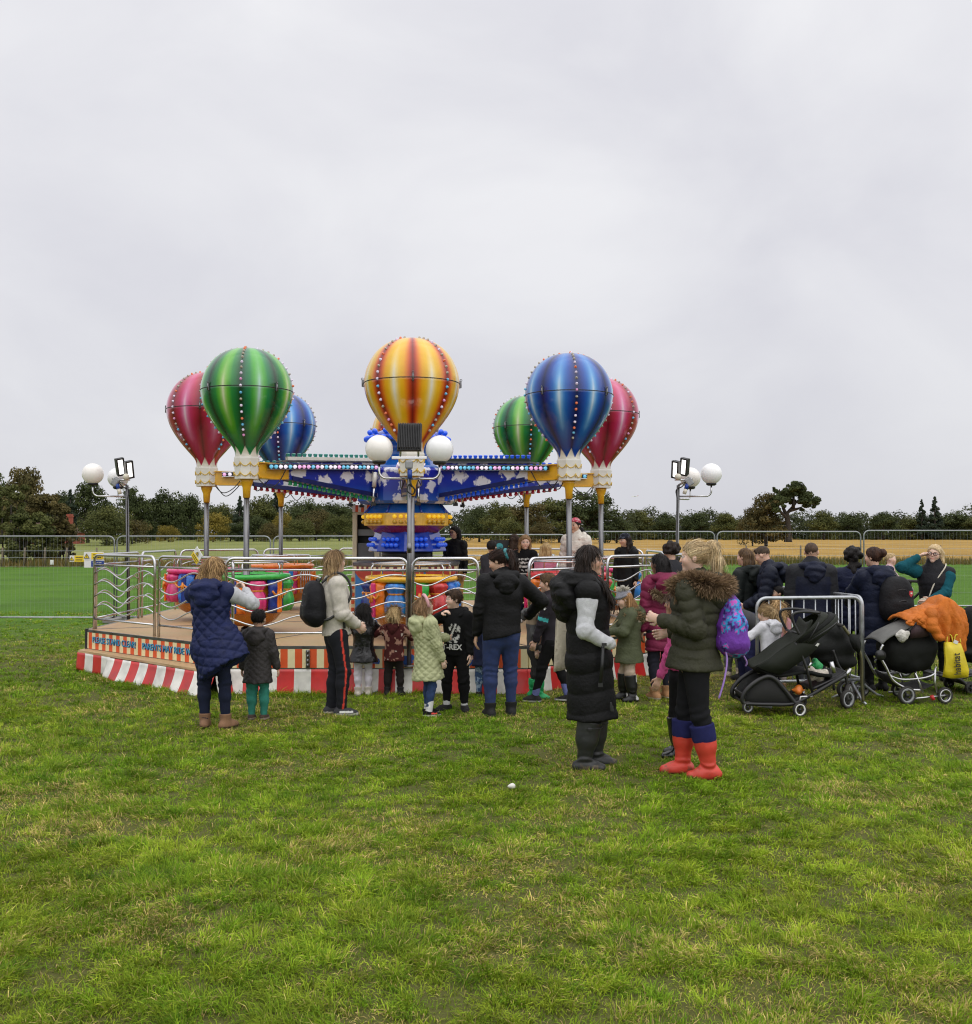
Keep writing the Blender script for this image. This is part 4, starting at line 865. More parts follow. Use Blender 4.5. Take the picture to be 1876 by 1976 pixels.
    mb = MB(); mb.tube([(.2 * math.cos(q), .2 * math.sin(q), 1.33) for q in [2 * math.pi * k / 18 for k in range(18)]], .012, 7, closed=True); mb.lathe([(.05, .9), (.05, 1.33)], 10); mb.tube([(-.2, 0, 1.33), (.2, 0, 1.33)], .01, 6); mb.build('hand_wheel', steel, car)
    mb = MB(); mb.lathe([(.02, .605), (.06, .585), (.07, DZ + .004)], 12); mb.build('basket_foot', black_pl, car)
def tilt(o, a=R(2.6)):     # the arms rise a little towards the hub
    o.rotation_euler.x = a; p = Vector((0, .45, 2.6)); o.location = p - Matrix.Rotation(a, 3, 'X') @ p
CARS = [(0, 'yellow', 'yellow', 'green', 'teal', 'yellow and orange striped balloon car nearest the camera'), (45, 'blue', 'red', 'blue', 'blue', 'large blue striped balloon car on the near right'),
        (90, 'pink', 'pink', 'red', 'blue', 'pink striped balloon car at the far right end'), (135, 'green', 'green', 'red', 'blue', 'green striped balloon car at the back right'),
        (180, 'yellow', 'yellow', 'green', 'teal', 'yellow balloon car at the back hidden behind the centre drum'), (225, 'blue', 'orange', 'red', 'teal', 'blue striped balloon car at the back left'),
        (270, 'pink', 'pink', 'red', 'teal', 'pink striped balloon car at the far left end'), (315, 'green', 'green', 'green', 'teal', 'large green striped balloon car on the near left')]
for ci, (ang_, colr, rim, bell, cup, label) in enumerate(CARS):
    a = R(ang_ + 5.4); pos = RC + Vector((math.sin(a), -math.cos(a), 0)) * RB
    car = thing('balloon_car', label, 'balloon car', pos, a, 'balloon cars of the ride')      # local -Y points outwards
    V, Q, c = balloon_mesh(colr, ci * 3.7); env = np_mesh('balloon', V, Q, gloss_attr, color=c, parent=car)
    mb = MB(); mb.tube([(.583 * math.cos(q), .583 * math.sin(q), 3.60) for q in [2 * math.pi * k / 64 for k in range(64)]], .005, 5, closed=True); mb.build('seam_ring', black_pl, env)
    for k in range(4):                                        # catches on the unlit seams
        q = math.pi / 2 * k - math.pi / 2; u = Vector((math.cos(q), math.sin(q), 0)); mb = MB(); mb.box(u * .585 + Vector((0, 0, 3.60)), (.02, .022, .09), 0, Matrix.Rotation(q, 3, 'Z'), .004)
        mb.tube([u * .598 + Vector((0, 0, 3.56 + .0)), u * .60 + Vector((0, 0, 3.645))], .008, 6); mb.tube([u * .6 + Vector((.012 * math.cos(w_), .012 * math.sin(w_) * 0, 3.655 + .012 * math.sin(w_))) for w_ in [6.28 * i / 8 for i in range(8)]], .004, 5, closed=True); mb.build('latch', steel, env)
    gr = random.Random(ci)
    for k in range(4):
        q = math.pi / 2 * k - math.pi / 4; s = 0; i = 0
        zs = []; z0 = None; run = 0
        for (r0, za), (r1, zb) in zip(SP, SP[1:]):
            run += math.hypot(r1 - r0, zb - za)
            if za > 3.0 and run - s > .072 and r0 > .10: zs.append((r0, za, r1 - r0, zb - za)); s = run
        for r0, za, dr, dz_ in zs:
            nv = Vector((math.cos(q) * dz_, math.sin(q) * dz_, -dr)); pick = gr.choice([0, 0, 1, 2, 2, 3, 4]) if za < 3.7 else gr.choice([4, 4, 4, 3, 0])
            put('bulb', STUD[pick], env, (r0 * math.cos(q), r0 * math.sin(q), za), nv, .95)
    mb = MB(); mb.lathe([(.150, 2.475), (.155, 2.48), (.158, 2.60), (.166, 2.74), (.160, 2.76)], 8, a0=O8, smooth=False); collar = mb.build('collar', white_paint, car)
    mb = MB()
    for zt in (2.685, 2.56):
        for k in range(8):
            q0 = O8 + k * math.pi / 4; P = []
            for i in range(7):
                f = i / 6; p0 = Vector((math.cos(q0), math.sin(q0), 0)); p1 = Vector((math.cos(q0 + math.pi / 4), math.sin(q0 + math.pi / 4), 0)); P.append((p0 + (p1 - p0) * f) * .166 + Vector((0, 0, zt - .045 * math.sin(math.pi * f))))
            mb.tube(P, .0055, 5)
            mb.tube([Vector((math.cos(q0), math.sin(q0), 0)) * .163 + Vector((0, 0, zt - .05)), Vector((math.cos(q0), math.sin(q0), 0)) * .168 + Vector((0, 0, zt + .01))], .006, 5)
    mb.build('scallop_trim', mat('trim_gold', (.72, .48, .06), .4), collar)
    mb = MB(); mb.lathe([(.085, 2.475), (.08, 2.44), (.052, 2.37), (.045, 2.24)], 14); mb.build('pole_socket', yellow_paint, car)
    mb = MB(); mb.lathe([(.036, 2.26), (.036, .62)], 14); mb.build('pole', steel, car)
    # the arm, from the collar inwards (+Y) to the hub
    mb = MB(); mb.box((0, .38, 2.60), (.15, .56, .20), bev=.01); mb.box((.0, .30, 2.695), (.22, .34, .012)); mb.box((.0, .36, 2.5), (.2, .4, .012)); mb.build('arm_bracket', yellow_paint, car)
    mb = MB(); P = [(0, .62, 2.49), (0, .62, 2.71), (0, 2.25, 2.73), (0, 2.25, 2.22)]; mb.prism(P, (-.09, 0, 0), (.09, 0, 0)); arm = mb.build('arm', cloud_m, car); tilt(arm)
    mb = MB(); mb.box((0, 1.42, 2.735), (.22, 1.7, .02)); mb.build('arm_top', steel, arm)
    for sx in (-1, 1):
        mb = MB(); mb.box((sx * .125, 1.22, 2.655), (.03, 1.95, .055), 0); mb.box((sx * .13, 1.22, 2.69), (.05, 1.95, .012), 1); mb.box((sx * .13, 1.22, 2.622), (.05, 1.95, .008), 1); led = mb.build('light_strip', [black_pl, chrome], car); tilt(led)
        for k in range(25): put('bulb', STUDL[gr.choice([0, 0, 0, 1, 1, 2, 2])], led, (sx * .140, .28 + 1.88 * k / 24, 2.655), (sx, 0, 0), 1.45)
        mb = MB(); mb.prism([(0, .66, 2.475), (0, .66, 2.535), (0, 2.2, 2.285), (0, 2.2, 2.225)], (sx * .091, 0, 0), (sx * .105, 0, 0)); mb.build('bell_rail', mat('navy_board', (.010, .016, .11), .4), arm)
        if sx == 1:
            for k in range(18): f = k / 17; put('bell_light', BELL[bell], arm, (0, .70 + 1.45 * f, 2.425 - .235 * f), None, .74)
    mb = MB(); mb.box((-.07 if ang_ < 180 else .07, 1.35, 2.765), (.05, 1.5, .05)); crail = mb.build('cap_light_rail', [mat('rail_dark', (.02, .03, .025), .4) if ang_ < 180 else white_paint], car); tilt(crail)
    for k in range(16): put('cap_light', CUP[cup], crail, (-.07 if ang_ < 180 else .07, .62 + 1.42 * k / 15, 2.80), None, .82)
    for k, s_ in enumerate((1, -1)):
        mb = MB(); mb.tube(bez([(s_ * .06, .12, 2.5), (s_ * .12, .25, 2.38 - .04 * k), (s_ * .13, .40, 2.44), (s_ * .10, .55, 2.62)], 6), .007, 5); mb.build('cable', black_pl, car)
    basket(car, rim, ci)
# ---------------------------------------------------------------- booth beside the centre
t = thing('control_booth', 'narrow cream framed booth with dark window beside the centre drum', 'booth', (-1.93, 16.45, DZ))
mb = MB()
for x in (-.175, .175): mb.box((x, 0, .8), (.07, .10, 1.60), bev=.006)
mb.box((0, 0, 1.585), (.28, .09, .04)); mb.build('frame', mat('booth_cream', (.74, .68, .48), .5, var=.06), t)
mb = MB()
for i in range(9): mb.box((-.21 + .42 * (i + .5) / 9, -.055, 1.665), (.42 / 9, .02, .11), i % 2)
mb.box((0, .2, 1.665), (.42, .48, .11), 0); mb.build('striped_header', [white_paint, orange_red], t)
mb = MB(); mb.box((0, .42, .8), (.42, .02, 1.6)); mb.box((-.20, .22, .8), (.02, .38, 1.6)); mb.box((.20, .22, .8), (.02, .38, 1.6)); mb.build('back_panel', black_pl, t)
mb = MB(); mb.box((0, .1, .86), (.27, .2, .5), bev=.01); mb.build('control_desk', mat('grey_desk', (.13, .14, .15), .5), t)
mb = MB(); mb.box((0, .05, 1.28), (.26, .02, .10)); mb.build('display', mat('grey_panel', (.22, .24, .25), .4), t)
mb = MB()
for i in range(5): mb.box((-.22 + .02, -.06, .05 + .12 * i), (.05, .02, .06), 0)
mb.box((-.195, -.052, .3), (.06, .012, .58), 1); mb.build('striped_side', [orange_red, cream_paint], t)
# ---------------------------------------------------------------- lamp posts
globe_m = mat('globe_opal', (.80, .77, .73), .25, var=.03, coat=.3, emit=.10, ecol=(1, .93, .85)); globe_w = mat('globe_opal_white', (.82, .82, .82), .25, var=.03, coat=.3, emit=.08, ecol=(1, 1, 1))
led_m = mat('led_panel_lit', (.9, .9, .88), .3, emit=2.2, ecol=(1, .97, .92)); grey_pl = mat('grey_plastic', (.30, .31, .32), .45); blue_plug = mat('blue_plug', (.01, .05, .30), .4); cream_pl = mat('cream_plastic', (.72, .68, .56), .4)
def lamp_post(xd, ypole, Y, zb, ztop, arms, floods, label, lean=0.0):
    p = at(xd, ypole, Y); t = thing('lamp_post', label, 'lamp post', (p.x, Y, zb), 0, 'globe lamp posts round the ride')
    H = ztop - zb; mb = MB(); mb.tube([(lean * H, 0, 0), (0, 0, H)], .024, 12); mb.tube([(lean * H, 0, 0), (lean * H, 0, .02)], .07, 14); mb.tube([(0, 0, H * .55), (0, 0, H * .6)], .028, 12); mb.build('pole', steel, t)
    for (dx, dy, gz, m_) in arms:
        za = gz - zb - .33; v = Vector((dx, dy, 0)); e = v.normalized(); Ln = v.length; r = .08
        mb = MB(); mb.tube([(0, 0, za)] + [e * (Ln - r) + Vector((0, 0, za))] + [e * (Ln - r) + e * (r * math.sin(q)) + Vector((0, 0, za + r * (1 - math.cos(q)))) for q in (.3, .6, .9, 1.2, 1.57)] + [v + Vector((0, 0, za + .18))], .013, 8); mb.build('cross_arm', chrome, t)
        mb = MB(); mb.ball(v + Vector((0, 0, za + .33)), .155, 32, 20); gl = mb.build('globe', m_, t)
        mb = MB(); mb.lathe([(.05, .155), (.075, .17), (.075, .195), (.06, .205)], 18, v + Vector((0, 0, za)) ); mb.build('globe_base', black_pl, gl)
    for (c, nrm, wd, ht, roll) in floods:
        c = Vector(c); nrm = Vector(nrm).normalized(); rot = nrm.to_track_quat('Z', 'Y').to_matrix() @ Matrix.Rotation(roll, 3, 'Z')
        mb = MB(); 
        for s_ in (-1, 1): mb.box(c + rot @ Vector((s_ * (wd / 2 - .012), 0, 0)), (.024, ht, .05), 0, rot, .004); mb.box(c + rot @ Vector((0, s_ * (ht / 2 - .012), 0)), (wd - .05, .024, .05), 0, rot, .004)
        mb.box(c - nrm * .018, (wd - .04, ht - .04, .014), 0, rot); 
        for k in range(14): mb.box(c - nrm * .045 + rot @ Vector((wd * (-.45 + .9 * k / 13), 0, 0)), (.006, ht * .92, .045), 0, rot)
        fl = mb.build('flood_light', black_pl, t)
        mb = MB(); mb.box(c + nrm * .004, (wd - .052, ht - .052, .012), 0, rot); mb.build('light_panel', led_m, fl)
    return t, p, H
t, p, H = lamp_post(790, 925, 11.43, .30, 2.60, [(-.338, 0, 2.73, globe_m), (.338, 0, 2.725, globe_w)], [((0, .03, 2.56), (0, .93, -.35), .27, .33, 0)], 'middle lamp post at the ride front, floodlight seen from behind')
mb = MB(); mb.box((0, .01, 2.33), (.40, .04, .035), bev=.006); mb.tube([(-.1, 0, 2.34), (-.1, .02, 2.5)], .012, 6); mb.tube([(.1, 0, 2.34), (.1, .02, 2.5)], .012, 6); mb.build('mounting_bar', chrome, t)
mb = MB(); mb.box((.0, -.05, 2.25), (.085, .06, .10), 0, None, .02); mb.build('junction_box', grey_pl, t)
mb = MB(); mb.tube([(.01, -.06, 2.19), (.012, -.065, 2.09)], .026, 10); mb.build('plug', blue_plug, t)
mb = MB(); mb.tube(bez([(.012, -.065, 2.09), (.03, -.07, 2.02), (.065, -.05, 1.97), (.04, -.04, 1.92), (-.02, -.05, 1.96), (.0, -.04, 2.03), (.03, -.03, 2.0)], 6), .009, 6); mb.build('cable', black_pl, t)
def side_lamp(xd, s, label):
    Y = 15.2; t, p, H = lamp_post(xd, 950, Y, .0, 2.50, [(-.47 * s, -.1, 2.665, globe_m if s > 0 else globe_w), (-.24 * s, .30, 2.63, globe_w if s > 0 else globe_m)],
        [((-.075 * s, -.06, 2.77), (.62 * s, -.72, -.28), .12, .27, .25 * s), ((.045 * s, -.03, 2.73), (.68 * s, -.66, -.28), .12, .27, .25 * s)], label, lean=.02 * s)
    mb = MB(); mb.tube([(0, 0, 2.5), (-.10 * s, -.03, 2.56), (-.20 * s, -.05, 2.60)], .016, 8); mb.tube([(-.14 * s, -.05, 2.58), (.06 * s, -.04, 2.58)], .012, 6); mb.build('mounting_bar', chrome, t)
    mb = MB(); mb.box((-.15 * s, -.06, 2.55), (.10, .07, .13), 0, Matrix.Rotation(.6 * s, 3, 'Y'), .02); mb.build('junction_box', grey_pl, t)
    mb = MB(); mb.tube([(-.13 * s, -.06, 2.52), (-.10 * s, -.07, 2.44)], .03, 10); mb.build('plug', blue_plug, t)
    mb = MB(); mb.tube([(-.10 * s, -.07, 2.44), (-.075 * s, -.07, 2.37)], .028, 10); mb.ball((.02 * s, -.09, 2.62), .05, 10, 8); mb.build('connector', cream_pl, t)
    mb = MB(); mb.tube(bez([(-.15 * s, -.05, 2.6), (-.05 * s, -.05, 2.48), (.03 * s, 0, 2.42), (.02 * s, -.03, 2.2), (.028 * s, -.03, 1.2), (.03 * s, -.03, .2)], 6), .009, 5); mb.build('cable', black_pl, t)
side_lamp(245, 1, 'left lamp post whose floodlights face the ride')
side_lamp(1309, -1, 'right lamp post whose floodlights face the ride')
# ---------------------------------------------------------------- warning signs
sign_w = mat('sign_white', (.78, .78, .76), .4, var=.03); sign_y = mat('sign_yellow', (.80, .58, .02), .4, var=.03); sign_b = mat('sign_blue', (.02, .06, .30), .4, var=.03); ink = mat('sign_ink', (.02, .02, .02), .5)
def sign(c, ang, wd, ht, bands, label, tri=None, roll=0.0):
    t = thing('warning_sign', label, 'sign', c, ang); rt = Matrix.Rotation(roll, 3, 'Y'); P = lambda x, y, z: rt @ Vector((x, y, z))
    mb = MB(); mb.box((0, 0, 0), (wd, .006, ht), 0, rt); mb.build('board', sign_w, t)
    for (x, z, w_, h_, m_) in bands:
        mb = MB(); mb.box(P(x, -.005, z), (w_, .004, h_), 0, rt)
        bd = mb.build('band', m_, t); mb = MB(); g = random.Random(int(abs(x * 999) + abs(z * 777)))
        for k in range(2):
            xx = x - w_ * .36
            while xx < x + w_ * .32: q = w_ * g.uniform(.06, .16); mb.box(P(xx + q / 2, -.008, z + h_ * (.2 - .4 * k)), (q, .002, h_ * .14), 0, rt); xx += q + w_ * .035
        mb.build('small_print', sign_w if m_ is sign_b else ink, bd)
    if tri:
        x, z, s = tri; mb = MB(); mb.prism([P(x - s / 2, -.009, z - s * .4), P(x + s / 2, -.009, z - s * .4), P(x, -.009, z + s * .45)], (0, 0, 0), (0, -.003, 0)); wt = mb.build('warning_triangle', sign_y, t)
        mb = MB(); b = s * .07
        for (x0, z0), (x1, z1) in (((x - s / 2, z - s * .4), (x + s / 2, z - s * .4)), ((x + s / 2, z - s * .4), (x, z + s * .45)), ((x, z + s * .45), (x - s / 2, z - s * .4))): mb.tube([P(x0, -.013, z0), P(x1, -.013, z1)], b * .6, 5)
        mb.box(P(x, -.0135, z + s * .02), (b, .003, s * .3), 0, rt); mb.box(P(x, -.0135, z - s * .25), (b, .003, b), 0, rt); mb.build('exclamation_mark', ink, wt)
    return t
c = at(181, 1073, 13.58); sign(c, R(0), .265, .11, [(.05, .0, .16, .085, sign_y)], 'white and yellow warning sign on the ride rail, left corner', (-.09, .0, .07))
c = at(182, 1088, 13.58); sign((c.x, c.y, c.z), R(0), .265, .10, [(.045, .0, .17, .075, sign_b)], 'white sign with blue band under the yellow one on the left corner rail')
c = at(149, 1078, 13.75); sign(c, R(0), .20, .085, [(.03, 0, .13, .083, sign_y)], 'small yellow warning sign jutting left of the ride rail corner', (-.07, 0, .055))
c = at(380, 1072, 12.0); sign(c, R(-38), .155, .155, [(0, -.042, .15, .065, sign_y)], 'yellow and white diamond sign above the left slope rail', (.0, .035, .055), roll=R(45))
c = at(1268, 1200, 12.6)
c = at(973, 1055, 15.2); t = sign((c.x, c.y, c.z), R(4), .30, .20, [], 'black board with cyan disc behind the dark-haired ponytail', None)
for o in t.children: o.data.materials[0] = black_pl
mb = MB(); mb.tube([(-.07, -.004, .0), (-.07, -.010, .0)], .055, 18); mb.build('disc', mat('cyan_disc', (.06, .42, .46), .4), t)
mb = MB(); mb.prism([(.06, -.004, 0), (.13, -.004, 0), (.095, -.004, .065)], (0, 0, 0), (0, -.005, 0)); mb.build('warning_triangle', sign_y, t)
mb = MB(); mb.tube([(0, .02, -.5), (0, .02, -.02)], .02, 8); mb.build('stand', steel, t)
# ---------------------------------------------------------------- mesh fence panels
def mesh_panel(xa, xb, Ya, Yb, yt, yb, label):
    A = at(xa, yt, Ya); B = at(xb, yt, Yb); zl = at(xa, yb, Ya).z; d = Vector((B.x - A.x, Yb - Ya, 0)); Ln = d.length; ang = math.atan2(d.y, d.x)
    gz = float(ground_z((A.x + B.x) / 2, (Ya + Yb) / 2)); t = thing('mesh_fence_panel', label, 'fence panel', (A.x, Ya, gz), ang, 'mesh fence panels across the field')
    zt = A.z - gz; z0 = max(.10, zl - gz); r = .13; mb = MB()
    mb.tube([(0, 0, .0), (0, 0, zt - r)] + arc((r, 0, zt - r), r, math.pi, math.pi / 2, 6)[1:] + arc((Ln - r, 0, zt - r), r, math.pi / 2, 0, 6) + [(Ln, 0, 0)], .018, 8); mb.build('frame', mat('fence_steel', (.30, .31, .32), .55, .8, var=.2), t)
    mb = MB(); mb.tube([(0, 0, z0), (Ln, 0, z0)], .019, 8); mb.build('lower_tube', galv, t)
    mb = MB(); n = int(Ln / .085)
    for i in range(1, n):
        x = Ln * i / n; e = max(0, r - x, x - Ln + r); mb.tube([(x, 0, z0), (x, 0, zt - (r - math.sqrt(max(0, r * r - e * e))))], .0011, 4, caps=False)
    for z in (.45, .85, 1.25, 1.6): 
        if z < zt - .08: mb.tube([(0, .004, z), (Ln, .004, z)], .0011, 4, caps=False)
    mb.build('wire_infill', galv, t)
    for x in (0.02, Ln - .02): mb = MB(); mb.box((x, 0, .06), (.24, .62, .12), bev=.02); mb.build('foot_block', mat('concrete', (.22, .21, .20), .9, var=.2), t)
for a in [(-78, 221, 23.0, 22.9, 1035, 1191, 'mesh panel at the left edge in front of the thicket'), (226, 522, 22.9, 22.9, 1035, 1190, 'mesh panel behind the left lamp post'), (528, 812, 22.9, 23.1, 1035, 1188, 'mesh panel behind the striped control booth'),
          (818, 1093, 23.1, 23.6, 1032, 1184, 'mesh panel behind the woman with glasses on the ride'), (1097, 1379, 23.8, 24.2, 1026, 1176, 'mesh panel behind the girl in the cream puffer'), (1384, 1661, 24.3, 24.4, 1026, 1170, 'mesh panel behind the man in the dark hooded jacket'), (1667, 1950, 24.4, 24.4, 1024, 1169, 'mesh panel behind the woman in teal at the right edge')]: mesh_panel(*a)
# ---------------------------------------------------------------- crowd barriers
def barrier(P0, P1, n, label, H=1.1):
    P0 = Vector(P0); P1 = Vector(P1); d = P1 - P0; Ln = d.length; t = thing('crowd_barrier', label, 'barrier', P0, math.atan2(d.y, d.x), 'steel crowd barriers in the queue'); r = .10
    mb = MB(); mb.tube([(0, 0, 0.03), (0, 0, H - r)] + arc((r, 0, H - r), r, math.pi, math.pi / 2, 6)[1:] + arc((Ln - r, 0, H - r), r, math.pi / 2, 0, 6) + [(Ln, 0, .03)], .019, 10); mb.build('frame', galv, t)
    mb = MB(); mb.tube([(0, 0, .22), (Ln, 0, .22)], .016, 8); mb.build('lower_tube', galv, t)
    for i in range(1, n): mb = MB(); x = Ln * i / n; mb.tube([(x, 0, .22), (x, 0, H - .005)], .0075, 6); mb.build('bar', galv, t)
    for x in (.12, Ln - .12): mb = MB(); mb.tube([(x, -.3, .0), (x, -.22, .03), (x, 0, .20), (x, .22, .03), (x, .3, 0)], .015, 7); mb.build('foot', galv, t)
A = at(1461, 1160, 10.8); B = at(1662, 1152, 11.0); Cc = at(1620, 1141, 12.2)
barrier((A.x, A.y, 0), (B.x, B.y, 0), 9, 'steel crowd barrier standing across behind the green-black pushchair')
barrier((B.x + .03, B.y + .05, 0), (B.x - .28, 13.1, 0), 14, 'steel crowd barrier running back from the corner beside the long navy coat')
# ---------------------------------------------------------------- pushchairs
fab = mat('pram_fabric', (.009, .010, .009), .75, var=.25, bump=.35, bs=220, spec=.25); fab_g = mat('pram_fabric_green', (.016, .019, .013), .7, var=.25, bump=.35, bs=220, spec=.25); fab_n = mat('pram_lining', (.05, .025, .03), .7, var=.2, bump=.3, bs=160)
fab_gr = mat('pram_grey_fabric', (.16, .16, .15), .8, var=.2, bump=.4, bs=200); mesh_m = mat('pram_mesh', (.028, .028, .028), .9, bump=.5, bs=300)
alu = mat('brushed_aluminium', (.55, .55, .56), .3, 1.0, var=.1); white_rim = mat('white_rim', (.72, .72, .70), .4, var=.08); olive_tube = mat('olive_tube', (.14, .13, .07), .35, .6)
def wheel(parent, c, r, wd, face, rim_m, spokes=5, name='wheel'):
    """face: unit normal of the wheel's flat side"""
    rot = Vector(face).normalized().to_track_quat('Z', 'Y').to_matrix(); c = Vector(c); mb = MB(); n = 28
    prof = [(r * .80, -wd * .40), (r * .93, -wd * .5), (r, -wd * .25), (r, wd * .25), (r * .93, wd * .5), (r * .80, wd * .40)]; mb.lathe(prof, n, caps=False); mb.lathe([(r * .80, wd * .4), (r * .80, -wd * .4)], n, caps=False); mb.v = [tuple(c + rot @ Vector(p)) for p in mb.v]; wh = mb.build(name, rubber, parent)
    mb = MB(); mb.lathe([(r * .79, -wd * .42), (r * .79, wd * .42), (r * .62, wd * .40), (r * .60, -wd * .40), (r * .79, -wd * .42)], n, caps=False); mb.v = [tuple(c + rot @ Vector(p)) for p in mb.v]; mb.build('rim', rim_m, wh)
    mb = MB(); mb.lathe([(.001, wd * .5), (r * .18, wd * .48), (r * .2, -wd * .48), (.001, -wd * .5)], 14, caps=False)
    for k in range(spokes): q = 2 * math.pi * k / spokes; mb.box((r * .40 * math.cos(q), r * .40 * math.sin(q), 0), (r * .46, r * .16, wd * .5), 0, Matrix.Rotation(q, 3, 'Z'))
    mb.v = [tuple(c + rot @ Vector(p)) for p in mb.v]; mb.build('hub', black_pl, wh)
def pq(Y0, org):
    def q(x, y, dy=0.0):
        w_ = at(1388.9 + .2596 * x, 987.7 + .2596 * y, Y0); return Vector((w_.x - org.x, dy, w_.z))
    return q
def hsheet(mb, q, pts, y0, y1, t=.012, n=6, bulge=0.0, m=0, sag=0.0):
    """fabric across the pram's width following the side profile pts"""
    P = bez([q(*p) for p in pts], 3); G = []
    for p in P: G.append([Vector((p.x, y0 + (y1 - y0) * k / n, p.z + bulge * math.sin(math.pi * k / n) - sag * math.sin(math.pi * k / n))) for k in range(n + 1)])
    mb.sheet(G, t, m)
def vsheet(mb, q, rows, dy, t=.01, m=0, bulge=0.0):
    """a side panel: rows of profile points at constant dy, bulging outward"""
    G = []
    for i, r_ in enumerate(rows): G.append([q(*p, dy + bulge * math.sin(math.pi * min(1, max(0, i / max(1, len(rows) - 1)))) * math.sin(math.pi * (j + .5) / len(r_))) for j, p in enumerate(r_)])
    mb.sheet(G, t, m)
def pram_a():
    Y0 = 10.2; org = at(1520, 1370, Y0); t = thing('pushchair', 'green-black compact pushchair with white ringed wheel, parked at the front', 'pushchair', (org.x, Y0, 0)); q = pq(Y0, org); W = .21
    for dy in (-W, W):
        mb = MB(); mb.tube(bez([q(520, 1405, dy), q(430, 1290, dy), q(365, 1220, dy), q(300, 1205, dy), q(200, 1262, dy), q(140, 1330, dy), q(132, 1385, dy), q(165, 1405, dy)], 6), .022, 10); mb.build('side_frame', black_pl, t)
        mb = MB(); mb.tube(bez([q(150, 1400, dy), q(320, 1405, dy), q(500, 1400, dy), q(640, 1330, dy), q(760, 1262, dy), q(885, 1190, dy)], 5), .019, 9); mb.build('chassis_bar', black_pl, t)
        mb = MB(); mb.tube([q(512, 950, dy), q(560, 1040, dy), q(600, 1150, dy), q(640, 1320, dy)], .014, 8); mb.build('strut', black_pl, t)
        mb = MB(); mb.tube(bez([q(545, 895, dy), q(505, 815, dy), q(494, 765, dy), q(520, 738, dy * .98), q(600, 732, dy * .9), q(700, 742, dy * .8)], 6), .014, 9); mb.build('handle_arm', black_pl, t)
    mb = MB(); mb.tube([q(700, 742, -W * .8), q(705, 742, 0), q(700, 742, W * .8)], .017, 9); mb.build('handle', rubber, t)
    mb = MB()
    for p in ((150, 1400), (600, 1345), (885, 1192), (540, 890)): mb.tube([q(*p, -W), q(*p, W)], .012, 8)
    mb.build('cross_bar', black_pl, t)
    mb = MB(); hsheet(mb, q, [(238, 1128), (330, 1080), (450, 985), (520, 945), (600, 880), (640, 790)], -W + .01, W - .01, .02, 8, sag=.04); mb.build('seat_back', fab_g, t)
    mb = MB(); hsheet(mb, q, [(240, 1132), (330, 1180), (440, 1195), (600, 1170), (700, 1190), (790, 1200)], -W + .02, W - .02, .03, 8, sag=.03); mb.build('seat', fab, t)
    for dy in (-W, W):
        mb = MB(); vsheet(mb, q, [[(238, 1130), (330, 1075), (430, 1000), (515, 945), (590, 880)], [(300, 1160), (380, 1110), (480, 1045), (565, 985), (650, 930)], [(400, 1190), (470, 1150), (560, 1090), (640, 1030), (705, 965)]], dy, .012, 0, .02 * (1 if dy > 0 else -1)); mb.build('seat_side', fab_g, t)
    # canopy: three ribbed panels
    for k, (p0, p1) in enumerate((([(510, 950), (560, 860), (640, 800), (720, 758)], [(520, 950), (610, 880), (720, 800), (800, 758)]), ([(520, 950), (610, 880), (720, 800), (800, 758)], [(560, 955), (650, 905), (760, 830), (845, 762)]), ([(560, 955), (650, 905), (760, 830), (845, 762)], [(640, 965), (710, 930), (790, 870), (868, 785)]))):
        G = []; A_ = bez([q(*p) for p in p0], 4); B_ = bez([q(*p) for p in p1], 4)
        mb = MB(); n = 12
        for f in (0, .25, .5, .75, 1):
            row = []
            for i in range(n + 1):
                s_ = math.pi * i / n; pa = A_[-1] * (1 - f) + B_[-1] * f; pb = A_[0] * (1 - f) + B_[0] * f
                top = math.sin(s_) ** .45; p = pb + (pa - pb) * top; row.append(Vector((p.x, -(W + .015) * math.cos(s_), p.z + .018 * math.sin(math.pi * f) * top)))
            G.append(row)
        mb.sheet(G, .008); mb.build('canopy_panel', [fab_g, fab, fab_g][k], t)
    for p1 in ((868, 785), (720, 758)):
        mb = MB(); pa = q(*p1); pb = q(600, 950); mb.tube([Vector((pb.x + (pa.x - pb.x) * math.sin(math.pi * i / 14) ** .45, -(W + .022) * math.cos(math.pi * i / 14), pb.z + (pa.z - pb.z) * math.sin(math.pi * i / 14) ** .45)) for i in range(15)], .007, 6); mb.build('canopy_hoop', black_pl, t)
    mb = MB(); hsheet(mb, q, [(140, 1330), (180, 1385), (320, 1400), (470, 1395), (560, 1360)], -W + .01, W - .01, .012, 6); 
    for dy in (-W + .012, W - .012): vsheet(mb, q, [[(150, 1390), (300, 1402), (420, 1400), (510, 1398)], [(160, 1330), (280, 1300), (380, 1310), (470, 1350)], [(205, 1270), (300, 1215), (360, 1228), (425, 1290)]], dy, .008)
    mb.build('basket', mesh_m, t)
    mb = MB(); hsheet(mb, q, [(640, 1300), (760, 1245), (860, 1195), (890, 1165)], -W + .02, W - .02, .02, 6); mb.build('footrest', black_pl, t)
    for (x, y, r, dy, m_) in ((540, 1457, 53, -W - .03, white_rim), (168, 1425, 42, -W, grey_pl), (660, 1432, 50, W + .03, black_pl), (325, 1400, 40, W, black_pl)):
        wc = q(x, y, dy); rr = r * .2596 * Y0 / F; wc.z = max(wc.z, rr + .004); wheel(t, wc, rr, .035, (.25, -1, 0), m_)
        if x in (540, 660): mb = MB(); mb.tube([wc + Vector((0, .03 if dy < 0 else -.03, 0)), wc + Vector((.02, .03 if dy < 0 else -.03, .12)), q(640, 1345, dy * .9)], .013, 7); mb.build('fork', alu, t)
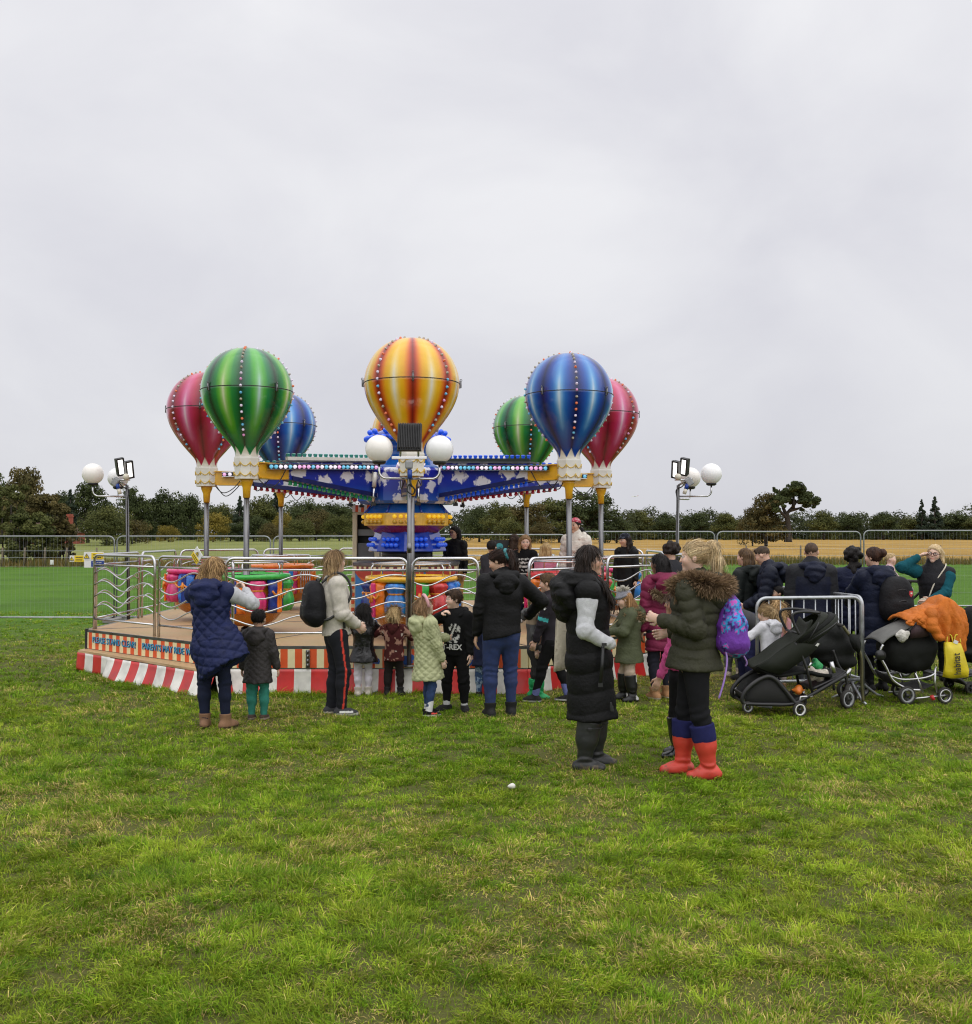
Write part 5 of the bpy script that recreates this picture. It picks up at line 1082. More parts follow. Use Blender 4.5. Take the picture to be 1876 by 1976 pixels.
    mb = MB(); mb.tube([q(775, 1095, -W), q(800, 1175, -W)], .022, 10); mb.tube([q(630, 1100, -W), q(610, 1140, -W)], .012, 8); mb.build('harness_tube', alu, t)
    mb = MB(); P = [q(655, 975, -W - .02), q(672, 955, -W - .025), q(685, 962, -W - .025), q(672, 982, -W - .02)]; mb.prism(P, (0, 0, 0), (0, -.004, 0)); mb.build('badge', white_rim, t)
    return q, Y0, org
qa, Ya0, oa = pram_a()
def lump(name, label, cat, pts, m_, q, org, Y0, seed, group=None, amp=.16):
    """a crumpled soft thing built round a few balls"""
    t = thing(name, label, cat, (org.x, Y0, 0), 0, group); S = SDF(.009)
    for (x, y, dy, r) in pts: p = q(x, y, dy); S.ball(p, (r, r * 1.0, r * .8), k=.03)
    V, Q = S.mesh(); nr = vnormals(V, Q); V = V + nr * (amp * .12 * (fbm(V, 16, seed) - .5) + amp * .06 * np.sin(V[:, 0] * 50 + 9 * fbm(V, 5, seed)))[:, None]; np_mesh('fabric', V, Q, m_, parent=t); return t
def props_late():
    lump('cloth_bag', 'cream cloth bag lying on the front pushchair footrest', 'bag', [(640, 1165, -.08, .045), (680, 1190, -.06, .06), (730, 1215, -.05, .065), (760, 1200, 0, .06), (690, 1220, -.04, .05)], mat('cream_cloth', (.58, .53, .45), .9, bump=.3, bs=90), qa, oa, Ya0, 1)
    lump('green_bag', 'small green carrier bag inside the front pushchair', 'bag', [(705, 1140, .0, .045), (740, 1150, .02, .05), (725, 1120, .05, .04)], mat('green_plastic', (.02, .32, .09), .35, bump=.4, bs=60), qa, oa, Ya0, 2)
    lump('orange_toy', 'orange and white toy in the basket of the front pushchair', 'toy', [(520, 1310, -.12, .03), (560, 1295, -.12, .032), (590, 1310, -.12, .028), (555, 1320, -.13, .035)], mat('orange_toy_plastic', (.75, .20, .03), .35), qa, oa, Ya0, 3)
    # pushchair B, between A and the barrier
    Y0 = 10.75; org = at(1630, 1364, Y0); t = thing('pushchair', 'black pushchair with olive tubes squeezed between the front one and the barrier', 'pushchair', (org.x, Y0, 0)); q = pq(Y0, org); W = .22
    for dy in (-W, W):
        mb = MB(); mb.tube(bez([q(862, 835, dy), q(930, 930, dy), q(985, 1020, dy), q(1000, 1120, dy), q(1000, 1260, dy), q(1010, 1385, dy)], 6), .016, 9); mb.build('side_frame', olive_tube, t)
        mb = MB(); mb.tube(bez([q(790, 1010, dy), q(830, 1120, dy), q(880, 1200, dy), q(905, 1350, dy)], 6), .014, 8); mb.build('front_leg', black_pl, t)
    mb = MB(); mb.tube([q(862, 835, -W), q(855, 825, 0), q(862, 835, W)], .017, 9); mb.build('handle', rubber, t)
    S = SDF(.012)
    for (x, y, dy, rx, ry, rz) in ((760, 1010, 0, .17, .17, .12), (840, 1010, 0, .18, .19, .16), (900, 1000, 0, .14, .19, .14), (830, 1090, 0, .2, .19, .07), (900, 1110, 0, .16, .19, .08), (850, 900, 0, .12, .18, .11)): S.ball(q(x, y, dy), (rx, ry, rz), k=.05)
    V, Q = S.mesh(); V = V + vnormals(V, Q) * (.012 * (fbm(V, 9, 4) - .5))[:, None]; np_mesh('seat', V, Q, fab, parent=t)
    mb = MB(); vsheet(mb, q, [[(905, 890), (960, 900), (975, 960)], [(900, 940), (940, 950), (970, 1010)], [(930, 990), (950, 1010), (970, 1030)]], -W - .03, .04, 0, -.03); mb.build('side_pouch', fab, t)
    for (x, y, r, dy, f) in ((905, 1368, 84, -W, (.9, -.55, 0)), (1055, 1370, 62, W, (1, -.25, 0)), (875, 1322, 66, -.3, (.55, -1, 0)), (1010, 1300, 70, W + .1, (.4, -1, 0))):
        rr = r * .2596 * Y0 / F; wc = q(x, y, dy); wc.z = max(wc.z, rr + .004) if y > 1340 else wc.z - (wc.z - rr - .004); wheel(t, wc, rr, .045, f, grey_pl)
    for p in ([(900, 1150), (870, 1205)], [(910, 1140), (880, 1200)]): mb = MB(); mb.tube([q(*p[0], -W - .03), q(*p[1], -W - .03)], .016, 8); mb.build('clip', alu, t)
    # pushchair C with the orange coat
    Y0 = 10.95; org = at(1755, 1356, Y0); t = thing('pushchair', 'big black pushchair on chrome frame under the orange quilted coat', 'pushchair', (org.x, Y0, 0)); qc = q = pq(Y0, org); W = .24; oc = org
    S = SDF(.012)
    for (x, y, dy, rx, ry, rz) in ((1260, 1010, 0, .10, .22, .15), (1340, 1020, 0, .16, .23, .18), (1430, 1020, 0, .17, .23, .19), (1500, 1000, 0, .14, .23, .16), (1400, 1110, 0, .17, .2, .12), (1300, 1090, 0, .12, .2, .13), (1480, 1090, 0, .12, .2, .12), (1380, 900, 0, .14, .21, .10), (1450, 860, 0, .13, .2, .09)): S.ball(q(x, y, dy), (rx, ry, rz), k=.06)
    V, Q = S.mesh(); V = V + vnormals(V, Q) * (.02 * (fbm(V, 7, 8) - .5) + .008 * np.sin(V[:, 0] * 24 + 5 * fbm(V, 4, 2)))[:, None]; np_mesh('seat', V, Q, fab, parent=t)
    for dy in (-W + .0, W): mb = MB(); vsheet(mb, q, [[(1345, 925), (1390, 920), (1440, 915), (1480, 905)], [(1350, 870), (1390, 862), (1430, 856), (1470, 850)], [(1370, 830), (1400, 822), (1430, 815), (1460, 812)]], dy, .012, 0, .02 if dy > 0 else -.02); mb.build('canopy_side', fab_n, t)
    mb = MB(); hsheet(mb, q, [(1140, 965), (1200, 915), (1290, 870), (1400, 820), (1480, 800)], -W, W, .014, 8, bulge=.03); mb.build('rain_cover_edge', fab_gr, t)
    for dy in (-W, W):
        mb = MB(); mb.tube(bez([q(1150, 970, dy), q(1125, 1040, dy), q(1170, 1130, dy), q(1225, 1230, dy), q(1330, 1290, dy), q(1420, 1300, dy)], 6), .014, 9); mb.build('side_frame', alu, t)
        mb = MB(); mb.tube(bez([q(1200, 1195, dy), q(1290, 1222, dy), q(1440, 1212, dy), q(1525, 1180, dy), q(1535, 1130, dy)], 6), .012, 8); mb.build('lower_frame', alu, t)
        mb = MB(); mb.tube([q(1385, 1175, dy), q(1440, 1315, dy)], .011, 8); mb.tube([q(1530, 1140, dy), q(1525, 1240, dy), q(1545, 1320, dy)], .013, 8); mb.tube([q(1320, 1368, dy), q(1600, 1338, dy)], .012, 8); mb.build('strut', alu, t)
        mb = MB(); mb.tube(bez([q(1310, 905, dy), q(1370, 830, dy), q(1430, 780, dy), q(1475, 760, dy * .9)], 6), .013, 8); mb.build('handle_arm', black_pl, t)
    mb = MB(); mb.tube([q(1475, 760, -W * .9), q(1485, 755, 0), q(1475, 760, W * .9)], .017, 9); mb.build('handle', rubber, t)
    mb = MB(); hsheet(mb, q, [(1215, 1190), (1260, 1260), (1420, 1295), (1530, 1260)], -W + .02, W - .02, .012, 6, sag=.02); mb.build('basket', mesh_m, t)
    mb = MB(); mb.lathe([(.001, .012), (.055, .010), (.055, -.01), (.001, -.012)], 18, caps=False); rt = Vector((0, -1, 0)).to_track_quat('Z', 'Y').to_matrix(); mb.v = [tuple(q(1128, 1045, -W - .015) + rt @ Vector(p)) for p in mb.v]; mb.build('folding_joint', black_pl, t)
    for (x, y, r, dy, m_) in ((1315, 1356, 66, -W - .03, grey_pl), (1605, 1328, 60, -W + .02, alu), (1130, 1288, 58, W + .03, grey_pl), (1030, 1290, 60, W - .2, grey_pl), (1400, 1330, 55, W + .02, grey_pl)):
        rr = r * .2596 * Y0 / F; wc = q(x, y, dy); wc.z = rr + .004; wheel(t, wc, rr, .045, (.2, -1, 0), m_, 3)
    mb = MB(); mb.tube([q(1490, 1335, -W - .04), q(1505, 1365, -W - .04)], .02, 8); mb.build('brake_pedal', mat('red_plastic', (.5, .03, .03), .4), t)
    # orange coat draped over it
    t = thing('orange_coat', 'orange quilted coat draped over the big black pushchair', 'coat', (org.x, Y0, 0)); G = []; NU, NV = 64, 56
    ux = [1318, 1345, 1400, 1450, 1500, 1560, 1600, 1628, 1660, 1700, 1735, 1762]; rd = [800, 775, 758, 742, 722, 700, 668, 640, 655, 690, 715, 735]; bt = [818, 822, 825, 850, 900, 925, 945, 950, 955, 1000, 1040, 1015]
    for i in range(NU):
        u = i / (NU - 1); X = 1318 + (1762 - 1318) * u; yr = float(np.interp(X, ux, rd)); yb = float(np.interp(X, ux, bt)) + 6 * math.sin(u * 31); row = []; top = q(X, yr); bot = q(X, yb)
        for k in range(NV):
            v = k / (NV - 1); f = math.sin(u * 23 + 1.5 * math.sin(u * 9)) ; qd = min(abs(math.sin((u * 9.5 + v * 4.2) * math.pi)), abs(math.sin((u * 9.5 - v * 4.2) * math.pi))) ** .6
            if v < .4: s_ = v / .4; p = Vector((top.x + .01 * math.sin(9 * v), .24 - .44 * s_, top.z + .035 * math.sin(math.pi * min(1, s_ * 1.0)) + .010 * qd - .03 * (1 - s_) + .012 * f * s_))
            else: s_ = (v - .4) / .6; p = Vector((top.x + (bot.x - top.x) * s_ + .012 * math.sin(7 * s_ + 5 * u), -.20 - .055 * math.sin(min(1, s_ * 2.2) * math.pi / 2) - .030 * f * s_ ** .7 - .012 * qd, top.z + (bot.z - top.z) * s_ + .012 * (1 - s_)))
            row.append(p)
        G.append(row)
    mb = MB(); mb.sheet(G, .022); mb.build('quilted_shell', mat('orange_nylon', (.52, .14, .014), .65, var=.14, bump=.3, bs=60, spec=.3), t)
    S = SDF(.010); S.chain([q(1500, 735, -.24), q(1490, 830, -.29), q(1540, 915, -.30)], [.055, .05, .042], .03); V, Q = S.mesh(); V = V + vnormals(V, Q) * (.010 * np.abs(np.sin(V[:, 2] * 38)) + .012 * (fbm(V, 14, 2) - .5))[:, None]; np_mesh('sleeve', V, Q, mat('orange_nylon'), parent=t)
    mb = MB(); p = q(1655, 945, -.315); mb.box(p, (.045, .006, .035), 0, Matrix.Rotation(.4, 3, 'Y')); mb.build('care_tag', white_rim, t)
    t = thing('cream_scarf', 'cream fleece hanging behind the orange coat', 'garment', (org.x, Y0, 0)); S = SDF(.010)
    for (x, y, r) in ((1765, 770, .05), (1775, 830, .05), (1780, 890, .05), (1785, 930, .035)): S.ball(q(x, y, .05), (r * .8, r * 1.5, r * 1.4), k=.04)
    V, Q = S.mesh(); np_mesh('fabric', V, Q, mat('cream_fleece', (.62, .58, .48), .95, bump=.6, bs=60), parent=t)
    # the yellow carrier bag with its lettering
    t = thing('carrier_bag', 'yellow carrier bag lettered habitat hanging from the big pushchair', 'bag', (org.x, Y0, 0)); mb = MB(); yel = mat('yellow_bag', (.66, .52, .02), .4, var=.1, bump=.25, bs=25)
    rows = [[(1575, 950), (1600, 945), (1650, 950), (1695, 955)], [(1580, 1010), (1615, 1012), (1665, 1010), (1712, 1015)], [(1580, 1080), (1620, 1085), (1680, 1085), (1735, 1085)], [(1575, 1150), (1620, 1158), (1690, 1155), (1755, 1150)], [(1568, 1198), (1620, 1206), (1690, 1206), (1745, 1198)]]
    for sy in (-1, 1): G = [[q(x, y, -.30 + sy * (.004 + .035 * math.sin(math.pi * (i + .3) / 4.6) * math.sin(math.pi * (j + .25) / 3.5)) + .012 * math.sin(i * 2 + j * 3)) for j, (x, y) in enumerate(r_)] for i, r_ in enumerate(rows)]; mb.sheet([bez(r_, 4) for r_ in G], .005)
    bg_ = mb.build('bag_body', yel, t)
    for dx in (0, 55): mb = MB(); mb.tube(bez([q(1595 + dx, 950, -.3), q(1605 + dx, 900, -.29), q(1630 + dx, 900, -.29), q(1640 + dx, 950, -.3)], 6), .007, 6); mb.build('bag_handle', yel, t)
    p = q(1655, 1100, -.352); text_mesh('habitat', .078, .002, ink, bg_, 'lettering', p, (math.pi / 2, -math.pi / 2 - .06, 0), .0008).scale = (1, 1.3, 1)
    # pushchair D, cut by the right edge
    Y0 = 11.6; org = at(1860, 1336, Y0); t = thing('pushchair', 'black pushchair cut off by the right edge of the picture', 'pushchair', (org.x, Y0, 0)); q = pq(Y0, org); W = .22
    S = SDF(.014)
    for (x, y, rx, ry, rz) in ((1880, 830, .13, .2, .20), (1860, 900, .12, .2, .15), (1900, 960, .2, .2, .14), (1830, 1040, .14, .2, .06), (1900, 1070, .2, .2, .08), (1950, 860, .2, .2, .2)): S.ball(q(x, y, 0), (rx, ry, rz), k=.05)
    V, Q = S.mesh(); V = V + vnormals(V, Q) * (.015 * (fbm(V, 8, 6) - .5))[:, None]; np_mesh('seat', V, Q, fab, parent=t)
    for dy in (-W, W):
        mb = MB(); mb.tube(bez([q(1565, 1195, dy), q(1640, 1210, dy), q(1720, 1225, dy), q(1790, 1290, dy)], 5), .018, 9); mb.tube(bez([q(1830, 1090, dy), q(1880, 1160, dy), q(1960, 1240, dy), q(2050, 1300, dy)], 5), .016, 8); mb.build('side_frame', black_pl, t)
    mb = MB(); hsheet(mb, q, [(1570, 1200), (1640, 1215), (1700, 1228), (1800, 1200), (1890, 1180)], -W, W, .02, 6); mb.build('footrest', black_pl, t)
    mb = MB(); hsheet(mb, q, [(1740, 1240), (1800, 1275), (1900, 1290), (2000, 1285)], -W, W, .02, 6); mb.build('basket', mesh_m, t)
    for (x, y, r, dy) in ((1795, 1308, 42, -W), (1770, 1300, 42, W), (2060, 1300, 60, -W), (2060, 1300, 60, W)): rr = r * .2596 * Y0 / F; wc = q(x, y, dy); wc.z = rr + .004; wheel(t, wc, rr, .045, (.3, -1, 0), black_pl)
    # pushchair E, far, with its handle beside the long navy coat
    Y0 = 12.9; org = at(1735, 1310, Y0); t = thing('pushchair', 'far pushchair whose black handle shows beside the black backpack', 'pushchair', (org.x, Y0, 0)); q = pq(Y0, org); W = .2
    for dy in (-W, W):
        mb = MB(); mb.tube(bez([q(1470, 525, dy), q(1455, 570, dy), q(1385, 640, dy), q(1300, 685, dy), q(1265, 730, dy), q(1300, 900, dy), q(1330, 1100, dy)], 6), .015, 9); mb.build('side_frame', black_pl, t)
        mb = MB(); mb.tube([q(1265, 730, dy), q(1230, 900, dy), q(1210, 1150, dy)], .015, 8); mb.build('front_leg', alu, t)
    mb = MB(); mb.tube(bez([q(1470, 525, -W), q(1440, 515, -W * .6), q(1400, 515, 0), q(1440, 515, W * .6), q(1470, 525, W)], 6), .018, 9); mb.build('handle', rubber, t)
    S = SDF(.016)
    for (x, y, rx, rz) in ((1290, 800, .13, .08), (1260, 880, .16, .08), (1300, 960, .16, .10)): S.ball(q(x, y, 0), (rx, .19, rz), k=.05)
    V, Q = S.mesh(); np_mesh('seat', V, Q, fab, parent=t)
    for dy in (-W, W):
        for x in (1210, 1330): wheel(t, Vector((q(x, 1200, dy).x, dy, .104)), .10, .04, (.3, -1, 0), grey_pl)
    lump('white_cloth', 'white cloth bundled on the far pushchair by its handle', 'cloth', [(1345, 545, -.15, .05), (1365, 580, -.15, .06), (1340, 590, -.12, .05)], white_vinyl, q, org, Y0, 5)
    lump('green_carrier_bag', 'bright green carrier bag behind the big black pushchair', 'bag', [(1240, 820, -.25, .07), (1280, 815, -.25, .075), (1260, 850, -.25, .08), (1290, 850, -.25, .07)], mat('green_plastic'), q, org, Y0, 6)
    lump('white_plush_toy', 'white plush toy tucked at the front of the big black pushchair', 'toy', [(1275, 900, -.27, .045), (1300, 885, -.27, .05), (1290, 920, -.27, .045), (1255, 905, -.26, .035)], mat('white_plush', (.70, .68, .62), .95, bump=.8, bs=120), qc, oc, 10.95, 7)
    lump('litter', 'crumpled white scrap of litter on the grass in the foreground', 'litter', [(0, 0, 0, .015), (0, 0, .02, .013)], white_vinyl, lambda x, y, dy: Vector((dy * 1.6, dy * .3, .045)), gnd(981, 1530), gnd(981, 1530).y, 8)
    # far things
    Y0 = 165; b = at(172, 1040, Y0); gz = float(ground_z(b.x, Y0)); t = thing('brick_cottage', 'red brick cottage with brown hipped roof half hidden by the thicket', 'house', (b.x, Y0, gz)); brick = mat('brick', (.30, .075, .045), .85, var=.25, vs=3); tile_ = mat('roof_tile', (.085, .045, .035), .85, var=.25, vs=4)
    Q_ = lambda x, y: Vector((at(x, y, Y0).x - b.x, 0, at(x, y, Y0).z - gz)); h = Q_(160, 1028).z; xr = Q_(136, 1030).x; rt_ = Q_(140, 1004).z; xl = xr - 9
    mb = MB(); mb.box(((xl + xr) / 2, 3, h / 2), (xr - xl, 6, h)); mb.build('wall', brick, t)
    mb = MB(); e = .35; mb.add([(xl - e, -e, h), (xr + e, -e, h), (xr + e, 6 + e, h), (xl - e, 6 + e, h), (xl + 3.0, 3, rt_), (xr - 2.2, 3, rt_)], [(0, 1, 5, 4), (1, 2, 5), (2, 3, 4, 5), (3, 0, 4), (3, 2, 1, 0)]); rf = mb.build('roof', tile_, t)
    mb = MB(); cx_ = Q_(120, 1000).x; mb.box((cx_, 3, (rt_ + Q_(138, 996).z) / 2 - .2), (.9, .7, Q_(138, 996).z - rt_ + 1.2)); mb.box((cx_, 3, Q_(138, 996).z), (1.05, .85, .14)); mb.build('chimney', brick, rf)
    for x in (123, 131): mb = MB(); p = Q_(x, 1032.5); mb.box((p.x, -.03, p.z), (.42, .06, .62)); mb.box((p.x, -.075, p.z), (.30, .03, .48), 1); mb.build('window', [white_paint, black_pl], t)
    # aeroplane far away in the sky
    Y0 = 2600; p = at(1225, 958, Y0); t = thing('aeroplane', 'small white airliner flying low above the far wood', 'aeroplane', p, R(-20)); wm = white_paint; mb = MB(); s = .52
    mb.tube([(-17 * s, 0, 0), (-15 * s, 0, 0), (-12 * s, 0, .1), (10 * s, 0, .1), (15 * s, 0, .7), (18 * s, 0, 1.2)], [.3 * s, 1.4 * s, 1.9 * s, 1.9 * s, 1.2 * s, .3 * s], 12); mb.build('fuselage', wm, t)
    mb = MB(); mb.prism([(-3 * s, -1, 0), (2 * s, -1, 0), (9 * s, -17 * s, .6), (7 * s, -17 * s, .6)], (0, 0, -.2), (0, 0, .2)); mb.prism([(-3 * s, 1, 0), (2 * s, 1, 0), (9 * s, 17 * s, .6), (7 * s, 17 * s, .6)], (0, 0, -.2), (0, 0, .2)); mb.build('wing', grey_pl, t)
    mb = MB(); mb.prism([(12 * s, 0, 1), (16 * s, 0, 1.4), (19 * s, 0, 6.5 * s), (17 * s, 0, 6.5 * s)], (0, -.15, 0), (0, .15, 0)); mb.build('tail_fin', mat('tail_red', (.4, .05, .05), .4), t)
    # wire fence on the field edge
    Yf = 61.5; wood = mat('post_wood', (.15, .12, .085), .9, var=.3)
    for i, xd in enumerate((4, 47, 86, 128, 186, 470, 540, 1362, 1440, 1545, 1815)):
        p = at(xd, 1090, Yf); gz = float(ground_z(p.x, Yf)); t = thing('fence_post', ['thin wooden fence post %s' % s_ for s_ in ('at the far left edge', 'under the middle of the thicket', 'left of the white scrap in the thicket', 'at the right end of the thicket', 'behind the left corner rail', 'behind the left green balloon pole', 'behind the far blue balloon pole', 'left of the blonde ponytail', 'behind the brown-haired woman in dark coat', 'behind the man in dark hooded jacket', 'by the teal woman, left of her raised elbow')][i], 'post', (p.x, Yf, gz), 0, 'wooden posts along the field edge')
        mb = MB(); mb.tube([(0, 0, -.1), (.02, 0, 1.15)], [.06, .05], 7); mb.build('post', wood, t)
    t = thing('wire_fence', 'thin wire strung along the field edge between wooden posts', 'fence', (0, Yf, 0))
    for h in (.55, .95): mb = MB(); mb.tube([(x, -.07, float(ground_z(x, Yf)) + h) for x in range(-34, 36, 4)], .008, 4); mb.build('wire', galv, t)
    p = at(100, 1085, 61.2); t = thing('white_notice', 'tiny white notice hanging in the thicket', 'sign', p); mb = MB(); mb.box((0, 0, 0), (.2, .02, .28)); mb.build('board', sign_w, t)
    mb = MB(); mb.tube([(0, .03, -1.0), (0, .03, .1)], .03, 6); mb.build('stake', wood, t)
# ---------------------------------------------------------------- people
skin_m = mat('skin', attr=True, rough=.5, var=.05, vs=30, bump=.05, bs=300, rvar=.05, sss=.15)
cloth = mat('cloth', attr=True, rough=.9, var=.16, vs=14, bump=.25, bs=180, spec=.2); knit = mat('knit_cloth', attr=True, rough=.95, var=.12, vs=30, bump=.5, bs=240, spec=.15)
nylon = mat('nylon_shell', attr=True, rough=.62, var=.18, vs=12, bump=.3, bs=45, spec=.2); pvc = mat('pvc_shell', attr=True, rough=.22, var=.2, bump=.5, bs=25); denim = mat('denim', attr=True, rough=.85, var=.28, vs=22, bump=.3, bs=260)
rubberb = mat('rubber_boot', attr=True, rough=.45, var=.12, vs=10, bump=.1, bs=30); glossb = mat('gloss_boot', attr=True, rough=.12, var=.1, coat=.5); leather = mat('suede', attr=True, rough=.8, var=.22, bump=.3, bs=120)
hair_m = mat('hair', attr=True, rough=.5, var=.28, vs=26, bump=.5, bs=34, stretch=(6, 6, .5), spec=.22); fur_m = leaf_mat('fur_hair', .15, .7)
SKIN = dict(light=(.66, .41, .30), fair=(.72, .49, .38), tan=(.60, .37, .255), brown=(.38, .21, .13))
v3 = lambda *a: np.array(a, float)
def unit(v): return v / (np.linalg.norm(v) + 1e-12)
def ik(a, t, l1, l2, pole):
    d = t - a; L_ = np.linalg.norm(d); mx_ = (l1 + l2) * .998
    if L_ > mx_: t = a + d / L_ * mx_; d = t - a; L_ = mx_
    u = d / L_; x = (l1 * l1 - l2 * l2 + L_ * L_) / (2 * L_); h = math.sqrt(max(0, l1 * l1 - x * x)); p = pole - u * (pole @ u); p = unit(p); return a + u * x + p * h, t
def rotm(yaw, pitch, roll):
    """columns right, forward, up; yaw + turns to the right, pitch + looks up, roll + tips to the right"""
    return np.array(Matrix.Rotation(-R(yaw), 3, 'Z') @ Matrix.Rotation(R(pitch), 3, 'X') @ Matrix.Rotation(R(roll), 3, 'Y'))
def chain_coord(V, chains):
    best = np.full(len(V), 1e9); ci = np.zeros(len(V), int); ss = np.zeros(len(V)); th = np.zeros(len(V)); 
    for c, (P, rr) in enumerate(chains):
        acc = 0
        for i in range(len(P) - 1):
            a, b = P[i], P[i + 1]; ba = b - a; Ln = np.linalg.norm(ba); t = np.clip((V - a) @ ba / (Ln * Ln + 1e-12), 0, 1); d = V - a - ba * t[:, None]; D = np.linalg.norm(d, axis=1) / (rr[i] + (rr[i + 1] - rr[i]) * t)
            m = D < best; best[m] = D[m]; ci[m] = c; ss[m] = acc + t[m] * Ln; u = unit(ba); e1 = unit(np.cross(u, v3(0, 1, .01) if abs(u[1]) < .9 else v3(1, 0, 0))); e2 = np.cross(u, e1); th[m] = np.arctan2(d[m] @ e2, d[m] @ e1); acc += Ln
    return ci, ss, th
def pattern(kind, V, ci, s, th, rad, amp, seed):
    if kind == 'puffer': 
        w_ = .085 if np.isscalar(amp) else .085; ph = s / w_ + .12 * np.sin(th * 3 + seed); return amp * (np.abs(np.sin(np.pi * ph)) ** .55 - .6) + amp * .35 * (fbm(V, 22, seed) - .5)
    if kind == 'puffer_big': ph = s / .15 + .1 * np.sin(th * 2 + seed); return amp * 1.3 * (np.abs(np.sin(np.pi * ph)) ** .5 - .6) + amp * .6 * (fbm(V, 14, seed) - .5)
    if kind == 'quilt': 
        w_ = .105; u = (s + th * rad) / w_; v = (s - th * rad) / w_; return amp * (np.minimum(np.abs(np.sin(np.pi * u)), np.abs(np.sin(np.pi * v))) ** .5 - .5)
    if kind == 'quilt_small': w_ = .062; u = (s + th * rad) / w_; v = (s - th * rad) / w_; return amp * (np.minimum(np.abs(np.sin(np.pi * u)), np.abs(np.sin(np.pi * v))) ** .5 - .5)
    if kind == 'fleece': return amp * (fbm(V, 60, seed) - .5)
    return amp * 1.2 * (fbm(V * [1, 1, .7], 9, seed) - .5) + amp * .8 * np.sin(s * 38 + 5 * fbm(V, 7, seed + 3) + th) * np.clip(fbm(V, 4, seed + 9) - .35, 0, 1)
def fur_trim(parent, path, r, n, ln, c0, c1, seed=1, closed=False, name='fur_trim', w_=.0024):
    g = np.random.default_rng(seed); P = np.array([tuple(p) for p in path]); k = len(P); t = g.uniform(0, k - 1.001, n); i = t.astype(int); f = (t - i)[:, None]; c = P[i] * (1 - f) + P[i + 1] * f; tg = P[i + 1] - P[i]; tg /= np.linalg.norm(tg, axis=1)[:, None]
    d = g.normal(size=(n, 3)); d -= tg * (d * tg).sum(1)[:, None]; d /= np.linalg.norm(d, axis=1)[:, None]; L_ = ln * g.uniform(.5, 1.2, n)[:, None]; b = c + d * r * .5; e = d + tg * g.normal(0, .45, (n, 1)) + [0, 0, -.35] + g.normal(0, .2, (n, 3)); s = np.cross(e, g.normal(size=(n, 3))); s /= np.linalg.norm(s, axis=1)[:, None]
    L_ = L_ * .9
    V = np.stack([b - s * w_, b + s * w_, b + d * L_ * .5 + e * L_ * .15 + s * w_, b + d * L_ * .5 + e * L_ * .6], 1); tt = np.clip(g.uniform(0, 1, (n, 1)) * .6 + .5 * fbm(c, 25, seed)[:, None], 0, 1); col_ = np.repeat((np.array(c0) * (1 - tt) + np.array(c1) * tt)[:, None], 4, 1); col_[:, :2] *= .55
    S = SDF(max(.008, r * .3)); S.chain(list(P), [r * .62] * k, .01); Vc, Qc = S.mesh(); nb = len(V) * 4
    Va = np.concatenate([V.reshape(-1, 3), Vc]); Qa = np.concatenate([np.arange(nb).reshape(-1, 4), Qc + nb]); ca = np.concatenate([col_.reshape(-1, 3), np.tile(np.array(c0) * .7, (len(Vc), 1))])
    return np_mesh(name, Va, Qa, fur_m, smooth=False, color=ca, parent=parent)
class Person: pass
